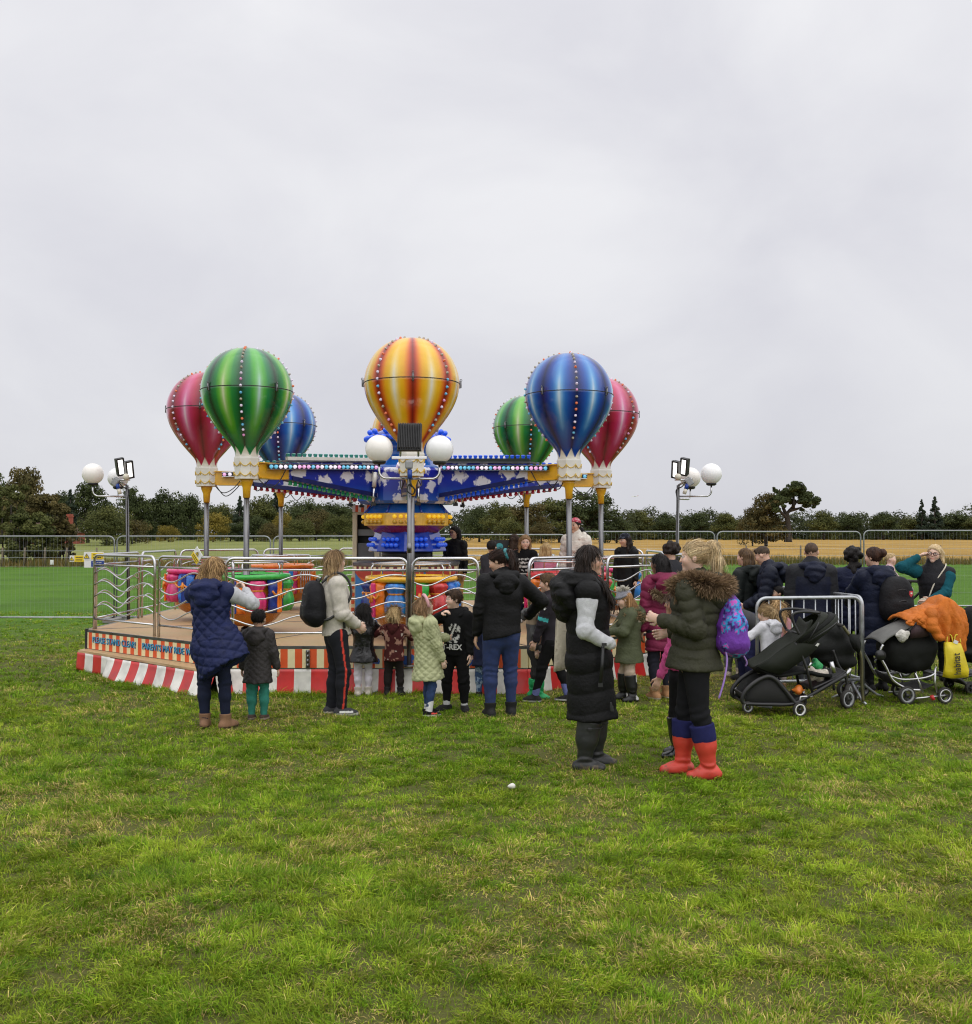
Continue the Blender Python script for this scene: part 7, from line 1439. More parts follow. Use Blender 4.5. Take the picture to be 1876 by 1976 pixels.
# -- the two women in front
def x_vest(p):
    mb = MB(); H = p.H
    mb.box((.215, .10, .565 * H), (.012, .035, .02)); mb.tube([(.205, .09, .555 * H), (.222, .085, .48 * H), (.225, .07, .40 * H)], .014, 6); mb.box((.228, .07, .39 * H), (.012, .034, .03)); mb.build('pull_strap', black_pl, p.root)
    mb = MB(); mb.box((.13, .155, .285 * H), (.02, .03, .075), 0, Matrix.Rotation(.3, 3, 'X'), .006); mb.tube([(.128, .17, .285 * H), (.13, .172, .285 * H)], .008, 8); mb.build('hem_tab', black_pl, p.root)
P1 = person('brown-haired woman in long black padded vest with white sleeves and black wellingtons', 1137, 1482, H=1.70, hd=92, skin='light', head=(8, -3, 0), lean=(-2, 0), hands={'R': (.074, .098, .555), 'L': (-.074, .098, .555)}, poles={'R': (.5, -1, -.15), 'L': (-.5, -1, -.15)}, fing={'R': 'none', 'L': 'none'},
    feet={'R': (.052, -.03, 4, 0), 'L': (-.05, .03, -2, 0)}, top=dict(c=(.62, .63, .66), sw=1.12, m=knit, amp=.014, crease=.0025), vest=dict(c=(.0065, .0065, .007), hem=.225, w=1.10, q=.98, pat='puffer_big', amp=.009, hood=1.75, collar=.03, m=nylon, hemw=1.08, sway=(0, .015, 0), shr=.060), bottom=dict(c=(.009, .009, .010), fit=.80), shoes=dict(k='welly', h=.225, c=(.022, .023, .024), m=rubberb, cf=mud, sole=(.03, .03, .03), w=1.28, buckle=1),
    hair=dict(k='long', l=1.05, front=.85, c=DBRN), extra=x_vest)
P2 = person('blonde ponytail woman in olive fur-hooded puffer jacket and red wellingtons', 1345, 1497, H=1.73, hd=275, twist=33, skin='fair', head=(-26, -4, 0), hands={'L': (-.06, .150, .665), 'R': (.08, .10, .60)}, poles={'L': (-.35, -.6, -1), 'R': (.5, -.8, -.8)}, fing={'L': 'grip', 'R': 'relax'}, lean=(-3, 0), hip=(0, .01, 0),
    feet={'L': (-.048, -.052, -2, 0), 'R': (.05, .052, -4, 0)}, top=dict(c=(.042, .042, .026), hem=.455, w=1.10, q=1.0, pat='puffer', amp=.015, sw=1.26, m=nylon, hood=1.1, collar=.02, hemw=1.12), bottom=dict(c=(.011, .011, .013), fit=1.08), shoes=dict(k='welly', h=.205, c=(.60, .055, .035), m=rubberb, cf=mud, sole=(.50, .05, .035), w=1.16, cuff=(.022, .024, .10)),
    hair=dict(k='ponytail', l=1.3, tz=.30, ts=1.35, side=.12, c=((.42, .29, .14), (.86, .70, .45)), roots=.4))
H = P2.H; nb = P2.nb; f, r = P2.fwd, P2.rt
fur_trim(P2.root, bez([q_ + v3(0, 0, .035) for q_ in [nb + r * .15 + f * .11 - P2.up * .10, nb + r * .152 + f * .0 - P2.up * .03, nb + r * .13 - f * .142 - P2.up * .035, nb - f * .195 - P2.up * .06, nb - r * .13 - f * .142 - P2.up * .035, nb - r * .152 + f * .0 - P2.up * .03, nb - r * .15 + f * .11 - P2.up * .10]], 5), .055, 15000, .07, (.07, .045, .028), (.48, .33, .20), 2)
def r33(x, y, z): c_, s_ = math.cos(R(33)), math.sin(R(33)); return v3(x * c_ + y * s_, -x * s_ + y * c_, z)
def purple_cf(c, V):
    n = fbm(V, 38, 2); m = ((V - P2.nb) @ P2.fwd < -.22) & (fbm(V, 5, 8) > .45); c = np.where((m & (n > .50))[:, None], np.array([.03, .30, .62]), c); c = np.where((m & (n < .40))[:, None], np.array([.03, .02, .14]), c); return np.where((m & (n > .63))[:, None], np.array([.55, .10, .50]), c)
bagc = r33(.13, -.33, 1.09) + v3(0, .10, 0); BG = lambda x, y, z: bagc + r33(x, y, z)
soft_thing('drawstring_bag', 'purple drawstring bag with blue spotted print on the blonde woman', 'bag', P2, [(BG(.0, .03, .22), v3(.05, .05, .07)), (BG(.0, .01, .12), v3(.09, .09, .12)), (bagc, v3(.125, .115, .15)), (BG(0, .0, -.10), v3(.13, .125, .11)), (BG(.03, 0, -.15), v3(.10, .10, .07))], (.16, .045, .36), nylon, .020, cf=purple_cf,
    extra=lambda t: straps(t, [[BG(0, .05, .26), r33(.14, -.15, 1.43), r33(.14, .02, 1.47), r33(.17, .13, 1.36)], [BG(-.10, .05, -.05), r33(-.02, -.25, .90), r33(-.06, -.25, .74), r33(-.09, -.22, .60)], [BG(.11, .0, -.15), r33(.25, -.28, .84), r33(.26, -.27, .80)]], .007, mat('lilac_cord', (.34, .20, .55), .7)))
P3 = person('child in pink jacket and shiny black boots mostly hidden behind the red wellingtons', 1312, 1460, H=1.34, hd=285, kid=.45, skin='tan', hands={'L': (-.15, .12, .44)}, fing={'L': 'relax'}, top=dict(c=(.62, .10, .28), hem=.52, w=.95, pat='fleece', amp=.02, m=knit), bottom=dict(c=BLK, fit=.95), shoes=dict(k='welly', h=.25, c=(.012, .012, .013), m=glossb, w=1.0), hair=dict(k='long', l=.6, c=BRN))
# -- left group
P4 = person('woman in flaring navy quilted vest and tan ankle boots seen from behind', 416, 1404, H=1.56, hd=8, skin='fair', head=(12, -8, 8), lean=(6, -4), hip=(-.015, -.03, 0), hands={'R': (.105, .19, .80), 'L': (-.06, .20, .80)}, poles={'R': (1, -.2, -.75), 'L': (-1, -.1, -.6)}, fing={'R': 'grip', 'L': 'grip'}, feet={'L': (-.062, -.01, -14, 0), 'R': (.065, -.01, 22, 0)},
    top=dict(c=(.50, .51, .53), sw=1.15, m=knit), vest=dict(shr=.056, c=(.012, .018, .068), hem=.36, w=1.14, q=.92, pat='quilt', amp=.022, hood=1.25, m=nylon, hemw=1.30, sway=(.09, -.02, 0), hemn=(.55, 0, 0), add=[((.04, -.02, .50), (.19, -.04, .385), .13, .055, .7), ((.03, -.03, .45), (.06, -.03, .36), .15, .13, .8)]), bottom=dict(c=(.012, .016, .036), fit=.98), shoes=dict(k='boot', c=(.24, .13, .07), m=leather, sole=(.10, .06, .035), w=1.15),
    hair=dict(k='long', l=.32, v=1.25, wave=1.0, c=((.16, .085, .035), (.56, .36, .16)), rough=1.5))
P5 = person('small boy in charcoal quilted jacket and green trousers seen from behind', 497, 1389, H=1.06, hd=4, kid=.75, skin='tan', head=(6, 0, 0), hands={'R': (.19, .03, .40), 'L': (-.16, .03, .41)}, top=dict(c=(.040, .036, .036), hem=.34, w=1.20, q=.9, pat='quilt_small', amp=.008, hood=1.25, sw=1.35, hemw=1.12, m=nylon), bottom=dict(c=(.035, .20, .15), fit=1.12, amp=.014), shoes=dict(k='trainer', c=(.06, .035, .025), sole=(.30, .24, .2)), hair=dict(k='short', c=BLKH))
def joggers(c, V, ci, s, th, p):
    ax, ay = leg_axis(p, 'R', V); m = (ci == 1) & (np.abs(V[:, 1] - ay - .004) < .009) & (V[:, 0] - ax > .02); return np.where(m[:, None], np.array([.62, .06, .04]), c)
def vans(c, V, zf, p):
    m = (V[:, 2] > zf + .034) & (V[:, 2] < zf + .05) & (V[:, 1] > p.an['R'][1] - .03) & (V[:, 1] < p.an['R'][1] + .10); c = np.where((m & (np.abs(V[:, 0] - p.an['R'][0]) > .02))[:, None], np.array([.7, .7, .68]), c); return c
P6 = person('woman in cream sweatshirt and red striped black joggers with long highlighted hair', 649, 1379, H=1.62, hd=68, skin='fair', head=(-6, 0, 0), lean=(-3, 0), hands={'R': (.065, .115, .545), 'L': (-.035, .125, .535)}, poles={'R': (.7, -1, -.3), 'L': (-.7, -1, -.3)}, fing={'R': 'grip', 'L': 'grip'}, feet={'L': (-.05, -.02, 0, 0), 'R': (.05, .02, 12, 0)},
    top=dict(n='sweatshirt', c=(.60, .56, .49), hem=.485, w=1.06, q=.86, sw=1.30, m=knit, amp=.012), bottom=dict(c=(.016, .017, .022), fit=1.12, cf=joggers, amp=.008), shoes=dict(k='trainer', c=(.05, .05, .055), sole=(.62, .60, .55), m=cloth, sock=(.06, .06, .06), sh=.10, st=.028, cf=vans), hair=dict(k='long', l=.95, v=1.08, c=((.17, .10, .045), (.62, .43, .22)), roots=.9))
def pack(bk, w_, h_, d_, zr=1):
    """a boxy daypack: stacked wide capsules, narrower at the top, with a front pocket"""
    P = [(bk + v3(-w_ * k, 0, z), bk + v3(w_ * k, 0, z), r_ * d_, r_ * d_) for z, k, r_ in ((h_, .55, .75), (h_ * .6, .9, .95), (0, 1, 1), (-h_ * .6, 1, 1.05), (-h_, .9, .9))]
    return P + [(bk + v3(-w_ * .7, -d_ * .75, -h_ * .75), bk + v3(w_ * .7, -d_ * .75, -h_ * .75), d_ * .45, d_ * .45), (bk + v3(-w_ * .7, -d_ * .75, -h_ * .3), bk + v3(w_ * .7, -d_ * .75, -h_ * .3), d_ * .42, d_ * .42)]
def zips(t, bk, w_, h_, d_):
    z_m = mat('zip_grey', (.05, .05, .052), .4, .3)
    for zz, yy, ww in ((-.10, 1.22, .75), (.62, .98, .9)): mb = MB(); mb.tube(bez([Vector(tuple(bk + v3(x * w_ * ww, -d_ * yy * (1 - .10 * x * x), h_ * zz - .03 * x * x))) for x in (-1, -.5, 0, .5, 1)], 4), .004, 5); mb.build('zip', z_m, t)
    mb = MB(); mb.tube(bez([Vector(tuple(bk + v3(x, d_ * .4, h_ * 1.02 + d_ * .6 + .03 * (1 - (x / .05) ** 2)))) for x in (-.05, 0, .05)], 5), .009, 6); mb.build('top_handle', black_pl, t)
bk = v3(-.02, -.225, 1.10)
def x_pack(t):
    straps(t, [[bk + v3(sg * .09, .06, .2), v3(sg * .105, -.04, 1.40), v3(sg * .115, .085, 1.33), v3(sg * .14, .10, 1.15), v3(sg * .15, -.08, .97), bk + v3(sg * .13, .04, -.16)] for sg in (-1, 1)] + [[v3(.15, .02, 1.02), v3(.17, .03, .94), v3(.165, .04, .86)]], .013, black_pl); zips(t, bk, .095, .15, .095)
soft_thing('backpack', 'plain black backpack on the woman in the cream sweatshirt', 'backpack', P6, pack(bk, .095, .15, .095), (.010, .010, .012), nylon, .010, k=.05, extra=x_pack)
# -- children at the platform edge
P7 = person('small girl in shiny black coat, white leggings and fluffy cream boots', 701, 1343, H=1.02, hd=-6, kid=.7, hands={'R': (.20, .20, .68), 'L': (-.16, .2, .66)}, top=dict(c=BLK, hem=.37, w=1.2, q=.9, m=pvc, sw=1.2, hemw=1.35, amp=.014, collar=.03), bottom=dict(c=(.62, .58, .64), fit=1.0), shoes=dict(k='boot', c=(.66, .60, .52), m=knit, sole=(.5, .46, .40), w=1.25), hair=dict(k='long', l=.15, c=BLKH))
fur_trim(P7.root, [P7.nb + P7.rt * .07 * math.cos(q) + P7.fwd * .07 * math.sin(q) + v3(0, 0, .0) for q in np.linspace(0, 6.28, 14)], .022, 1200, .025, (.5, .5, .5), (.75, .75, .74), 5, name='white_collar')
def blotch(c, V, ci, s, th, p):
    n = fbm(V, 17, 3); c = np.where((n > .60)[:, None], np.array([.42, .23, .17]), c); n2 = vnoise(V, 22, 9); return np.where((n2 > .86)[:, None], np.array([.6, .52, .45]), c)
P8 = person('blonde toddler in maroon patterned fleece reaching for the rail', 760, 1343, H=.97, hd=6, kid=.85, hands={'R': (.16, .22, .66), 'L': (-.24, .16, .70)}, top=dict(n='fleece', c=(.075, .018, .018), hem=.40, w=1.12, sw=1.25, q=.9, m=knit, cf=blotch, hood=.8), bottom=dict(c=(.02, .016, .015), fit=1.1), shoes=dict(k='boot', c=BLK, w=1.1), feet={'L': (-.075, 0, -14, 0), 'R': (.075, 0, 16, 0)}, hair=dict(k='bun', tz=.1, v=1.1, bs=1.1, wave=.8, c=((.34, .22, .09), (.72, .54, .28)), rough=1.5))
def nike(c, V, zf, p):
    m = (V[:, 2] > zf + .028) & (V[:, 2] < zf + .042) & (np.abs(V[:, 1] - p.an['R'][1] - .04) < .03); return np.where(m[:, None], np.array([.7, .08, .06]), c)
P9 = person('girl in pale green quilted coat with pink headband reaching out', 826, 1381, H=1.17, hd=62, kid=.5, skin='fair', head=(8, 14, 0), lean=(-4, 0), hands={'L': (-.10, .23, .63), 'R': (.12, .10, .40)}, poles={'L': (-.4, -.4, -1), 'R': (.7, -1, 0)}, fing={'L': 'flat', 'R': 'relax'}, feet={'L': (-.055, .02, 6, 0), 'R': (.058, -.02, 12, 0)},
    top=dict(n='coat', c=(.42, .44, .25), hem=.31, w=1.18, q=.95, pat='quilt_small', amp=.014, hood=1.35, sw=1.4, hemw=1.22, m=nylon), bottom=dict(c=(.022, .05, .14), fit=.95, m=denim, cuff=.07), shoes=dict(k='trainer', c=BLK, sole=(.68, .66, .6), m=cloth, sock=(.75, .75, .75), sh=.085, st=.024, cf=nike),
    hair=dict(k='long', l=.75, c=((.12, .065, .03), (.36, .22, .11))))
mb = MB(); HP = P9.HP; mb.tube([HP(.40 * math.cos(q), .13 + .02 * math.sin(q), .12 + .46 * math.sin(q)) for q in np.linspace(-.35, math.pi + .35, 18)], .017, 8); mb.build('headband', mat('pink_satin', (.62, .33, .36), .5), P9.root)
def trexp(c, V, ci, s, th, p):
    x, z = V[:, 0], V[:, 2] / p.H; m = (V[:, 1] > .04) & (np.abs(x + .005) < .075) & (z > .562) & (z < .72) & (ci == 0); h = ((x + .02) / .06) ** 2 + ((z - .675) / .048) ** 2 < 1; b = ((x - .0) / .078) ** 2 + ((z - .60) / .06) ** 2 < 1; n = fbm(V, 42, 6) + .12 * np.sin(x * 160 + z * 90); return np.where((m & (h | b) & (n > .50))[:, None], np.array([.62, .62, .6]), c)
def x_trex(p):
    H = p.H; z = .527 * H; y = surf(p.top, 0, z); text_mesh('T-REX', .075, .002, mat('print_white', (.66, .66, .64), .8), p.top, 'lettering', (0.0, y + .010, z), (math.pi / 2, 0, math.pi), .0022)
P10 = person('boy in black hoodie printed T-REX with hand to his mouth', 880, 1370, H=1.22, hd=200, kid=.4, skin='fair', head=(48, -2, 0), hands={'R': (.07, .15, .80), 'L': (-.15, .06, .47)}, poles={'R': (1, 0, -.6), 'L': (-.6, -1, 0)}, fing={'R': 'grip', 'L': 'relax'}, feet={'L': (-.075, .0, -30, 0), 'R': (.07, .03, 40, 0)}, res=.85,
    top=dict(n='hoodie', c=(.0075, .0075, .008), hem=.455, w=1.1, q=.8, hood=1.0, sw=1.2, cf=trexp, amp=.008), bottom=dict(c=BLK, fit=1.15, cuff=.075), shoes=dict(k='trainer', c=BLK, sole=(.03, .03, .03), sock=(.75, .75, .75), sh=.08), hair=dict(k='short', c=((.022, .012, .007), (.09, .05, .028)), v=1.06, rough=1.6), extra=x_trex)
def x_logo(p):
    H = p.H; z = .795 * H; x = .115; y = surf(p.top, x, z, -1); mb = MB()
    for k in range(3): mb.tube([(x + (.006 + .0055 * k) * -math.cos(q), y - .003, z + (.006 + .0055 * k) * math.sin(q)) for q in np.linspace(0, 1.57, 6)], .0018, 5)
    mb.build('small_logo', sign_w, p.top)
    mb = MB(); q = p.HP(0, -.47, .14); mb.tube([Vector(tuple(q + p.Mh @ v3(.05 * math.cos(w_), -.01, .05 * math.sin(w_)))) for w_ in np.linspace(0, 6.28, 14)[:-1]], .018, 7, closed=True); mb.build('hair_tie', mat('teal_tie', (.03, .22, .25), .6), p.hair)
P11 = person('woman in black hooded jacket and blue jeans looking down to her left', 968, 1383, H=1.64, hd=350, skin='tan', head=(-62, -22, 0), lean=(4, 3), hands={'R': (.19, .14, .58), 'L': (-.145, .07, .455)}, poles={'R': (1, -.5, .15), 'L': (-.6, -.6, 0)}, fing={'R': 'none', 'L': 'relax'}, feet={'L': (-.068, 0, -12, 0), 'R': (.062, .02, 6, 0)}, bulk=1.08,
    top=dict(c=(.0065, .0065, .0072), hem=.475, w=1.14, q=.84, hood=1.05, sw=1.28, collar=.02, hemw=1.22, m=nylon, amp=.012, sway=(.03, 0, 0), hemn=(.28, 0, 0)), bottom=dict(c=(.018, .034, .115), fit=1.10, m=denim, cuff=.09), shoes=dict(k='boot', c=BLK, sole=(.06, .055, .05), w=1.2, st=.03), hair=dict(k='ponytail', l=1.0, tz=.14, ts=1.2, side=.25, c=((.012, .008, .007), (.055, .028, .020))), extra=x_logo)
P11b = person('small child in navy coat and marbled jeans hidden behind the blue jeans woman', 934, 1343, H=.98, hd=10, kid=.8, top=dict(c=NAVY, hem=.34, w=1.15, m=nylon, hemw=1.2), bottom=dict(c=(.03, .07, .16), fit=1.1, m=denim, cf=lambda c, V, ci, s, th, p: np.where((fbm(V, 40, 2) > .55)[:, None], np.array([.25, .34, .45]), c)), shoes=dict(k='trainer', c=BLK, sole=(.1, .1, .1)), hair=dict(k='short', c=BRN))
def teal(c, V, ci, s, th, p):
    m = (ci > 0) & (s > .30 * p.H * .42) & (s < .30 * p.H * .42 + .036); return np.where(m[:, None], np.array([.06, .42, .42]), c)
def x_paw(p):
    H = p.H; q = p.shs['L'] + (p.el['L'] - p.shs['L']) * .35; mb = MB(); o = unit(v3(-1, 0, 0)); c0 = q + o * .062
    for (y, z, r_) in ((0, 0, .010), (-.014, .012, .005), (-.004, .018, .005), (.008, .016, .005), (.016, .006, .005)): mb.ball(Vector(tuple(c0 + v3(0, y, z))), r_, 8, 6, sc_=(.5, 1, 1))
    mb.build('paw_logo', sign_w, p.top)
P12 = person('striding boy in black tracksuit top with teal sleeve stripe', 1066, 1355, H=1.37, hd=287, kid=.3, skin='light', head=(-2, -3, 0), lean=(2, 0), hands={'L': (-.11, .12, .44), 'R': (.12, .10, .50)}, fing={'L': 'relax'}, feet={'L': (-.04, .13, 0, 0), 'R': (.04, -.115, -4, .01)}, top=dict(n='tracksuit_top', c=(.026, .022, .028), hem=.44, w=1.04, q=.82, sw=1.12, cf=teal, collar=.012), bottom=dict(c=BLK, fit=1.0, cuff=.085), shoes=dict(k='trainer', c=BLK, sole=(.55, .55, .55), sock=(.14, .16, .36), sh=.085), hair=dict(k='short', c=((.05, .028, .014), (.19, .11, .055)), v=1.05), extra=x_paw)
P13 = person('fair child in grey top and bright green wellingtons behind the striding boy', 1032, 1347, H=1.16, hd=100, kid=.5, skin='fair', head=(-20, 0, 0), top=dict(n='hoodie', c=(.10, .10, .10), hem=.46, w=1.05, hood=.8, cf=lambda c, V, ci, s, th, p: np.where((V[:, 2] > .70 * p.H)[:, None], np.array([.34, .26, .18]), c)), bottom=dict(c=(.04, .04, .04), fit=1.1), shoes=dict(k='welly', h=.17, c=(.02, .40, .13), m=rubberb, w=1.1, sole=(.02, .3, .1)), feet={'L': (-.06, -.03, -5, 0), 'R': (.06, .05, 5, 0)}, hair=dict(k='short', c=((.26, .17, .08), (.55, .40, .22)), v=.97))
# the tote bag in the black-vest woman's far hand
tb = at(1087, 1200, 8.25)
def tote():
    t = thing('tote_bag', 'plain cream cloth tote bag hanging left of the black vest', 'bag', (tb.x, tb.y, 0)); rows = []
    zt = at(0, 1180, 8.25).z; zb = at(0, 1296, 8.25).z
    for i in range(8):
        f_ = i / 7; z = zt + (zb - zt) * f_; rows.append([((-.055 - .025 * f_ + .155 * j / 6 + .0 * f_), -.02 - (.035 * math.sin(math.pi * j / 6) * math.sin(math.pi * min(1, f_ + .12))) + .006 * math.sin(j * 2.2 + i), z + .016 * (j / 6) * f_ * 2) for j in range(7)])
    mb = MB(); mb.sheet(rows, .004); mb.sheet([[(x, -.04 - y, z) for x, y, z in r_] for r_ in rows], .004); mb.build('bag_body', mat('tote_cotton', (.56, .50, .40), .95, var=.12, vs=9, bump=.35, bs=60), t)
    straps(t, [[(-.03, -.025, zt), (.02, -.03, zt + .22), (.07, -.03, zt + .26), (.08, -.025, zt + .01)], [(-.02, .0, zt), (.03, 0, zt + .22), (.075, 0, zt + .25), (.085, 0, zt + .01)]], .010, mat('tote_cotton'), 'bag_handle')
tote()
# -- middle right
def heel_patch(c, V, zf, p):
    k = 'R' if abs(V[:, 0].mean() - p.an['R'][0]) < abs(V[:, 0].mean() - p.an['L'][0]) else 'L'; m = (V[:, 1] < p.an[k][1] - .018) & (((V[:, 2] - zf) < .07) | ((V[:, 2] - zf) > .21)) & (V[:, 2] - zf > .02); return np.where(m[:, None], np.array([.62, .62, .6]), c)
P15 = person('girl in khaki fur-hooded parka and grey bobble hat holding a twig', 1214, 1352, H=1.19, hd=262, kid=.5, skin='fair', head=(4, -18, 0), hands={'L': (-.04, .20, .62), 'R': (.04, .21, .60)}, poles={'L': (-.8, -.7, -.5), 'R': (.8, -.7, -.5)}, fing={'L': 'grip', 'R': 'grip'}, top=dict(n='parka', c=(.075, .085, .045), hem=.345, w=1.2, q=.95, hood=1.4, sw=1.45, hemw=1.2, amp=.016, m=nylon, cf=lambda c, V, ci, s, th, p: np.where(((V - p.nb) @ p.fwd < -.06 * p.H)[:, None] & (V[:, 2] > p.nb[2] - .09 * p.H)[:, None], np.array([.62, .54, .42]), c)), bottom=dict(c=(.50, .39, .30), fit=1.15, amp=.012), shoes=dict(k='welly', h=.24, c=BLK, m=rubberb, w=1.12, cf=heel_patch), feet={'L': (-.07, -.02, -6, 0), 'R': (.07, .03, 6, 0)}, hair=dict(k='long', l=.22, wave=.6, v=1.0, hat=1, c=((.24, .12, .05), (.50, .29, .13))))
hat(P15, (.30, .30, .34), (.74, .70, .60))
n_ = P15; fur_trim(P15.root, bez([n_.nb + n_.rt * .11 + n_.fwd * .07 - n_.up * .06, n_.nb + n_.rt * .12 - n_.fwd * .06 - n_.up * .03, n_.nb - n_.fwd * .15 - n_.up * .075, n_.nb - n_.rt * .12 - n_.fwd * .06 - n_.up * .03, n_.nb - n_.rt * .11 + n_.fwd * .07 - n_.up * .06], 5), .028, 2600, .045, (.14, .08, .04), (.50, .35, .20), 6)
t = thing('twig', 'thin pale twig in the bobble hat girl\'s hands', 'twig', P15.root.location, P15.root.rotation_euler.z); mb = MB(); w0 = P15.wr['L']; mb.tube([Vector(tuple(w0 + v3(.02, .06, -.02))), Vector(tuple(w0 + v3(.03, -.03, .05))), Vector(tuple(w0 + v3(.03, -.12, .13)))], .005, 6); mb.build('stem', mat('twig_wood', (.30, .24, .12), .9), t)
P16 = person('dark-haired girl in long maroon puffer coat with grey fur-edged hood', 1277, 1348, H=1.57, hd=338, kid=.1, skin='brown', head=(-25, 0, 0), top=dict(n='coat', c=(.17, .018, .055), hem=.335, w=1.08, q=.9, pat='puffer', amp=.016, sw=1.25, hood=1.3, m=nylon, hemw=1.1, cf=lambda c, V, ci, s, th, p: np.where(((ci == 0) & (V[:, 2] > p.nb[2] - .115 * p.H) & (V[:, 1] < .03))[:, None], np.array([.20, .21, .23]), c)), bottom=dict(c=(.02, .02, .03), fit=1.0), shoes=dict(k='boot', c=(.38, .20, .09), m=leather, sole=(.62, .55, .45), w=1.3), feet={'L': (-.06, -.02, -4, 0), 'R': (.045, .0, 10, 0)}, hair=dict(k='long', l=1.15, c=BLKH))
n_ = P16; fur_trim(P16.root, bez([n_.nb + n_.rt * .15 + n_.fwd * .05 - n_.up * .09, n_.nb + n_.rt * .13 - n_.fwd * .13 - n_.up * .15, n_.nb - n_.fwd * .17 - n_.up * .19, n_.nb - n_.rt * .13 - n_.fwd * .13 - n_.up * .15, n_.nb - n_.rt * .15 + n_.fwd * .05 - n_.up * .09], 5), .032, 2600, .05, (.13, .085, .05), (.50, .38, .24), 7)
# -- on the ride
P30 = person('smiling woman with glasses and long black hair beside the centre drum', 879, Y=15.9, H=1.38, z0=DZ, hd=205, skin='tan', head=(20, 0, 0), top=dict(c=BLK, hem=.48, w=1.1, pat='puffer', amp=.012, m=nylon), bottom=dict(c=(.45, .27, .08), fit=1.1), shoes=dict(k='boot', c=BLK), hair=dict(k='long', l=1.0, v=1.08, c=BLKH))
def glasses(p):
    mb = MB()
    for sg in (-1, 1): mb.tube([Vector(tuple(p.HP(sg * .145 + .10 * math.cos(q), .41 - .02 * abs(math.cos(q)), .01 + .085 * math.sin(q)))) for q in np.linspace(0, 6.28, 14)[:-1]], .0035, 5, closed=True); mb.tube([Vector(tuple(p.HP(sg * .245, .40, .02))), Vector(tuple(p.HP(sg * .34, .0, .03)))], .003, 5)
    mb.tube([Vector(tuple(p.HP(-.045, .42, .02))), Vector(tuple(p.HP(.045, .42, .02)))], .0035, 5); mb.build('glasses', mat('spectacle_frame', (.09, .02, .02), .3), p.root)
glasses(P30)
P31 = person('teenage girl in cream puffer coat and pink headband standing on the ride', 1112, Y=14.5, H=1.49, z0=DZ, hd=208, kid=.15, skin='tan', head=(12, 0, 0), top=dict(n='coat', c=(.74, .69, .61), hem=.36, w=1.06, q=.92, pat='puffer', amp=.016, sw=1.35, hood=1.1, collar=.03, m=nylon), bottom=dict(c=BLK, fit=1.0), shoes=dict(k='trainer', c=WHITE), hair=dict(k='ponytail', l=1.0, tz=-.3, side=-.5, ts=.8, c=BLKH))
S = SDF(.008); S.ball(P31.HP(0, -.05, .14), v3(.37, .43, .405) * P31.hh, .01, P31.Mh); S.cut(P31.HP(0, .1, .20), P31.Mh @ unit(v3(0, .25, -1))); V, Q = S.mesh(); np_mesh('headscarf', V, Q, cloth, color=np.where((fbm(V, 60, 2) > .6)[:, None], np.array([.62, .35, .36]), np.array([.50, .07, .11])), parent=P31.root)
def teeprint(c, V, ci, s, th, p):
    z = V[:, 2] / p.H; m = (V[:, 1] > .03) & (np.abs(V[:, 0]) < .085) & (ci == 0) & (z > .55) & (z < .74); return np.where((m & (fbm(V, 40, 2) + .2 * np.sin(z * 150) > .55))[:, None], np.array([.6, .6, .58]), c)
P32 = person('long-haired girl in black printed T-shirt standing on the ride', 1013, Y=14.5, H=1.25, z0=DZ, hd=190, kid=.4, skin='fair', head=(-14, -8, 0), top=dict(n='t_shirt', c=BLK, hem=.44, w=1.06, short=.75, sw=1.2, cf=teeprint), bottom=dict(c=NAVY, fit=1.0), shoes=dict(k='trainer', c=WHITE), hair=dict(k='long', l=.85, front=.1, v=1.06, wave=.4, c=((.16, .085, .035), (.42, .26, .13))))
P33 = person('small blonde girl in pink jacket turned away on the ride', 1054, Y=14.15, H=1.14, z0=DZ, hd=20, kid=.5, skin='fair', top=dict(c=(.55, .20, .30), hem=.42, w=1.15, sw=1.2, m=nylon), bottom=dict(c=NAVY, fit=1.0), shoes=dict(k='trainer', c=WHITE), hair=dict(k='long', l=.55, c=BLOND))
P34 = person('young woman in black coat and patterned dark beanie on the ride', 1209, Y=14.55, H=1.27, z0=DZ, hd=215, kid=.2, skin='tan', head=(28, -4, 0), top=dict(c=BLK, hem=.40, w=1.05, sw=1.15, hood=1.0, m=nylon), bottom=dict(c=BLK, fit=1.0), shoes=dict(k='trainer', c=WHITE), hair=dict(k='long', l=.75, front=.2, c=DBRN))
hat(P34, (.018, .02, .028), None, (.09, .10, .13))
P35 = person('dark short-haired boy beside the black signboard on the ride', 948, Y=14.5, H=1.17, z0=DZ, hd=30, kid=.45, skin='tan', top=dict(c=(.05, .05, .06), hem=.42, w=1.1), bottom=dict(c=NAVY, fit=1.0), shoes=dict(k='trainer', c=BLK), hair=dict(k='short', c=BLKH, v=1.06))
P36 = person('brown-haired child half hidden behind the girl in the T-shirt', 993, Y=15.2, H=1.26, z0=DZ, hd=340, kid=.4, skin='tan', top=dict(c=(.22, .10, .08), hem=.42, w=1.1), bottom=dict(c=NAVY, fit=1.0), shoes=dict(k='trainer', c=BLK), hair=dict(k='long', l=.5, c=BRN))
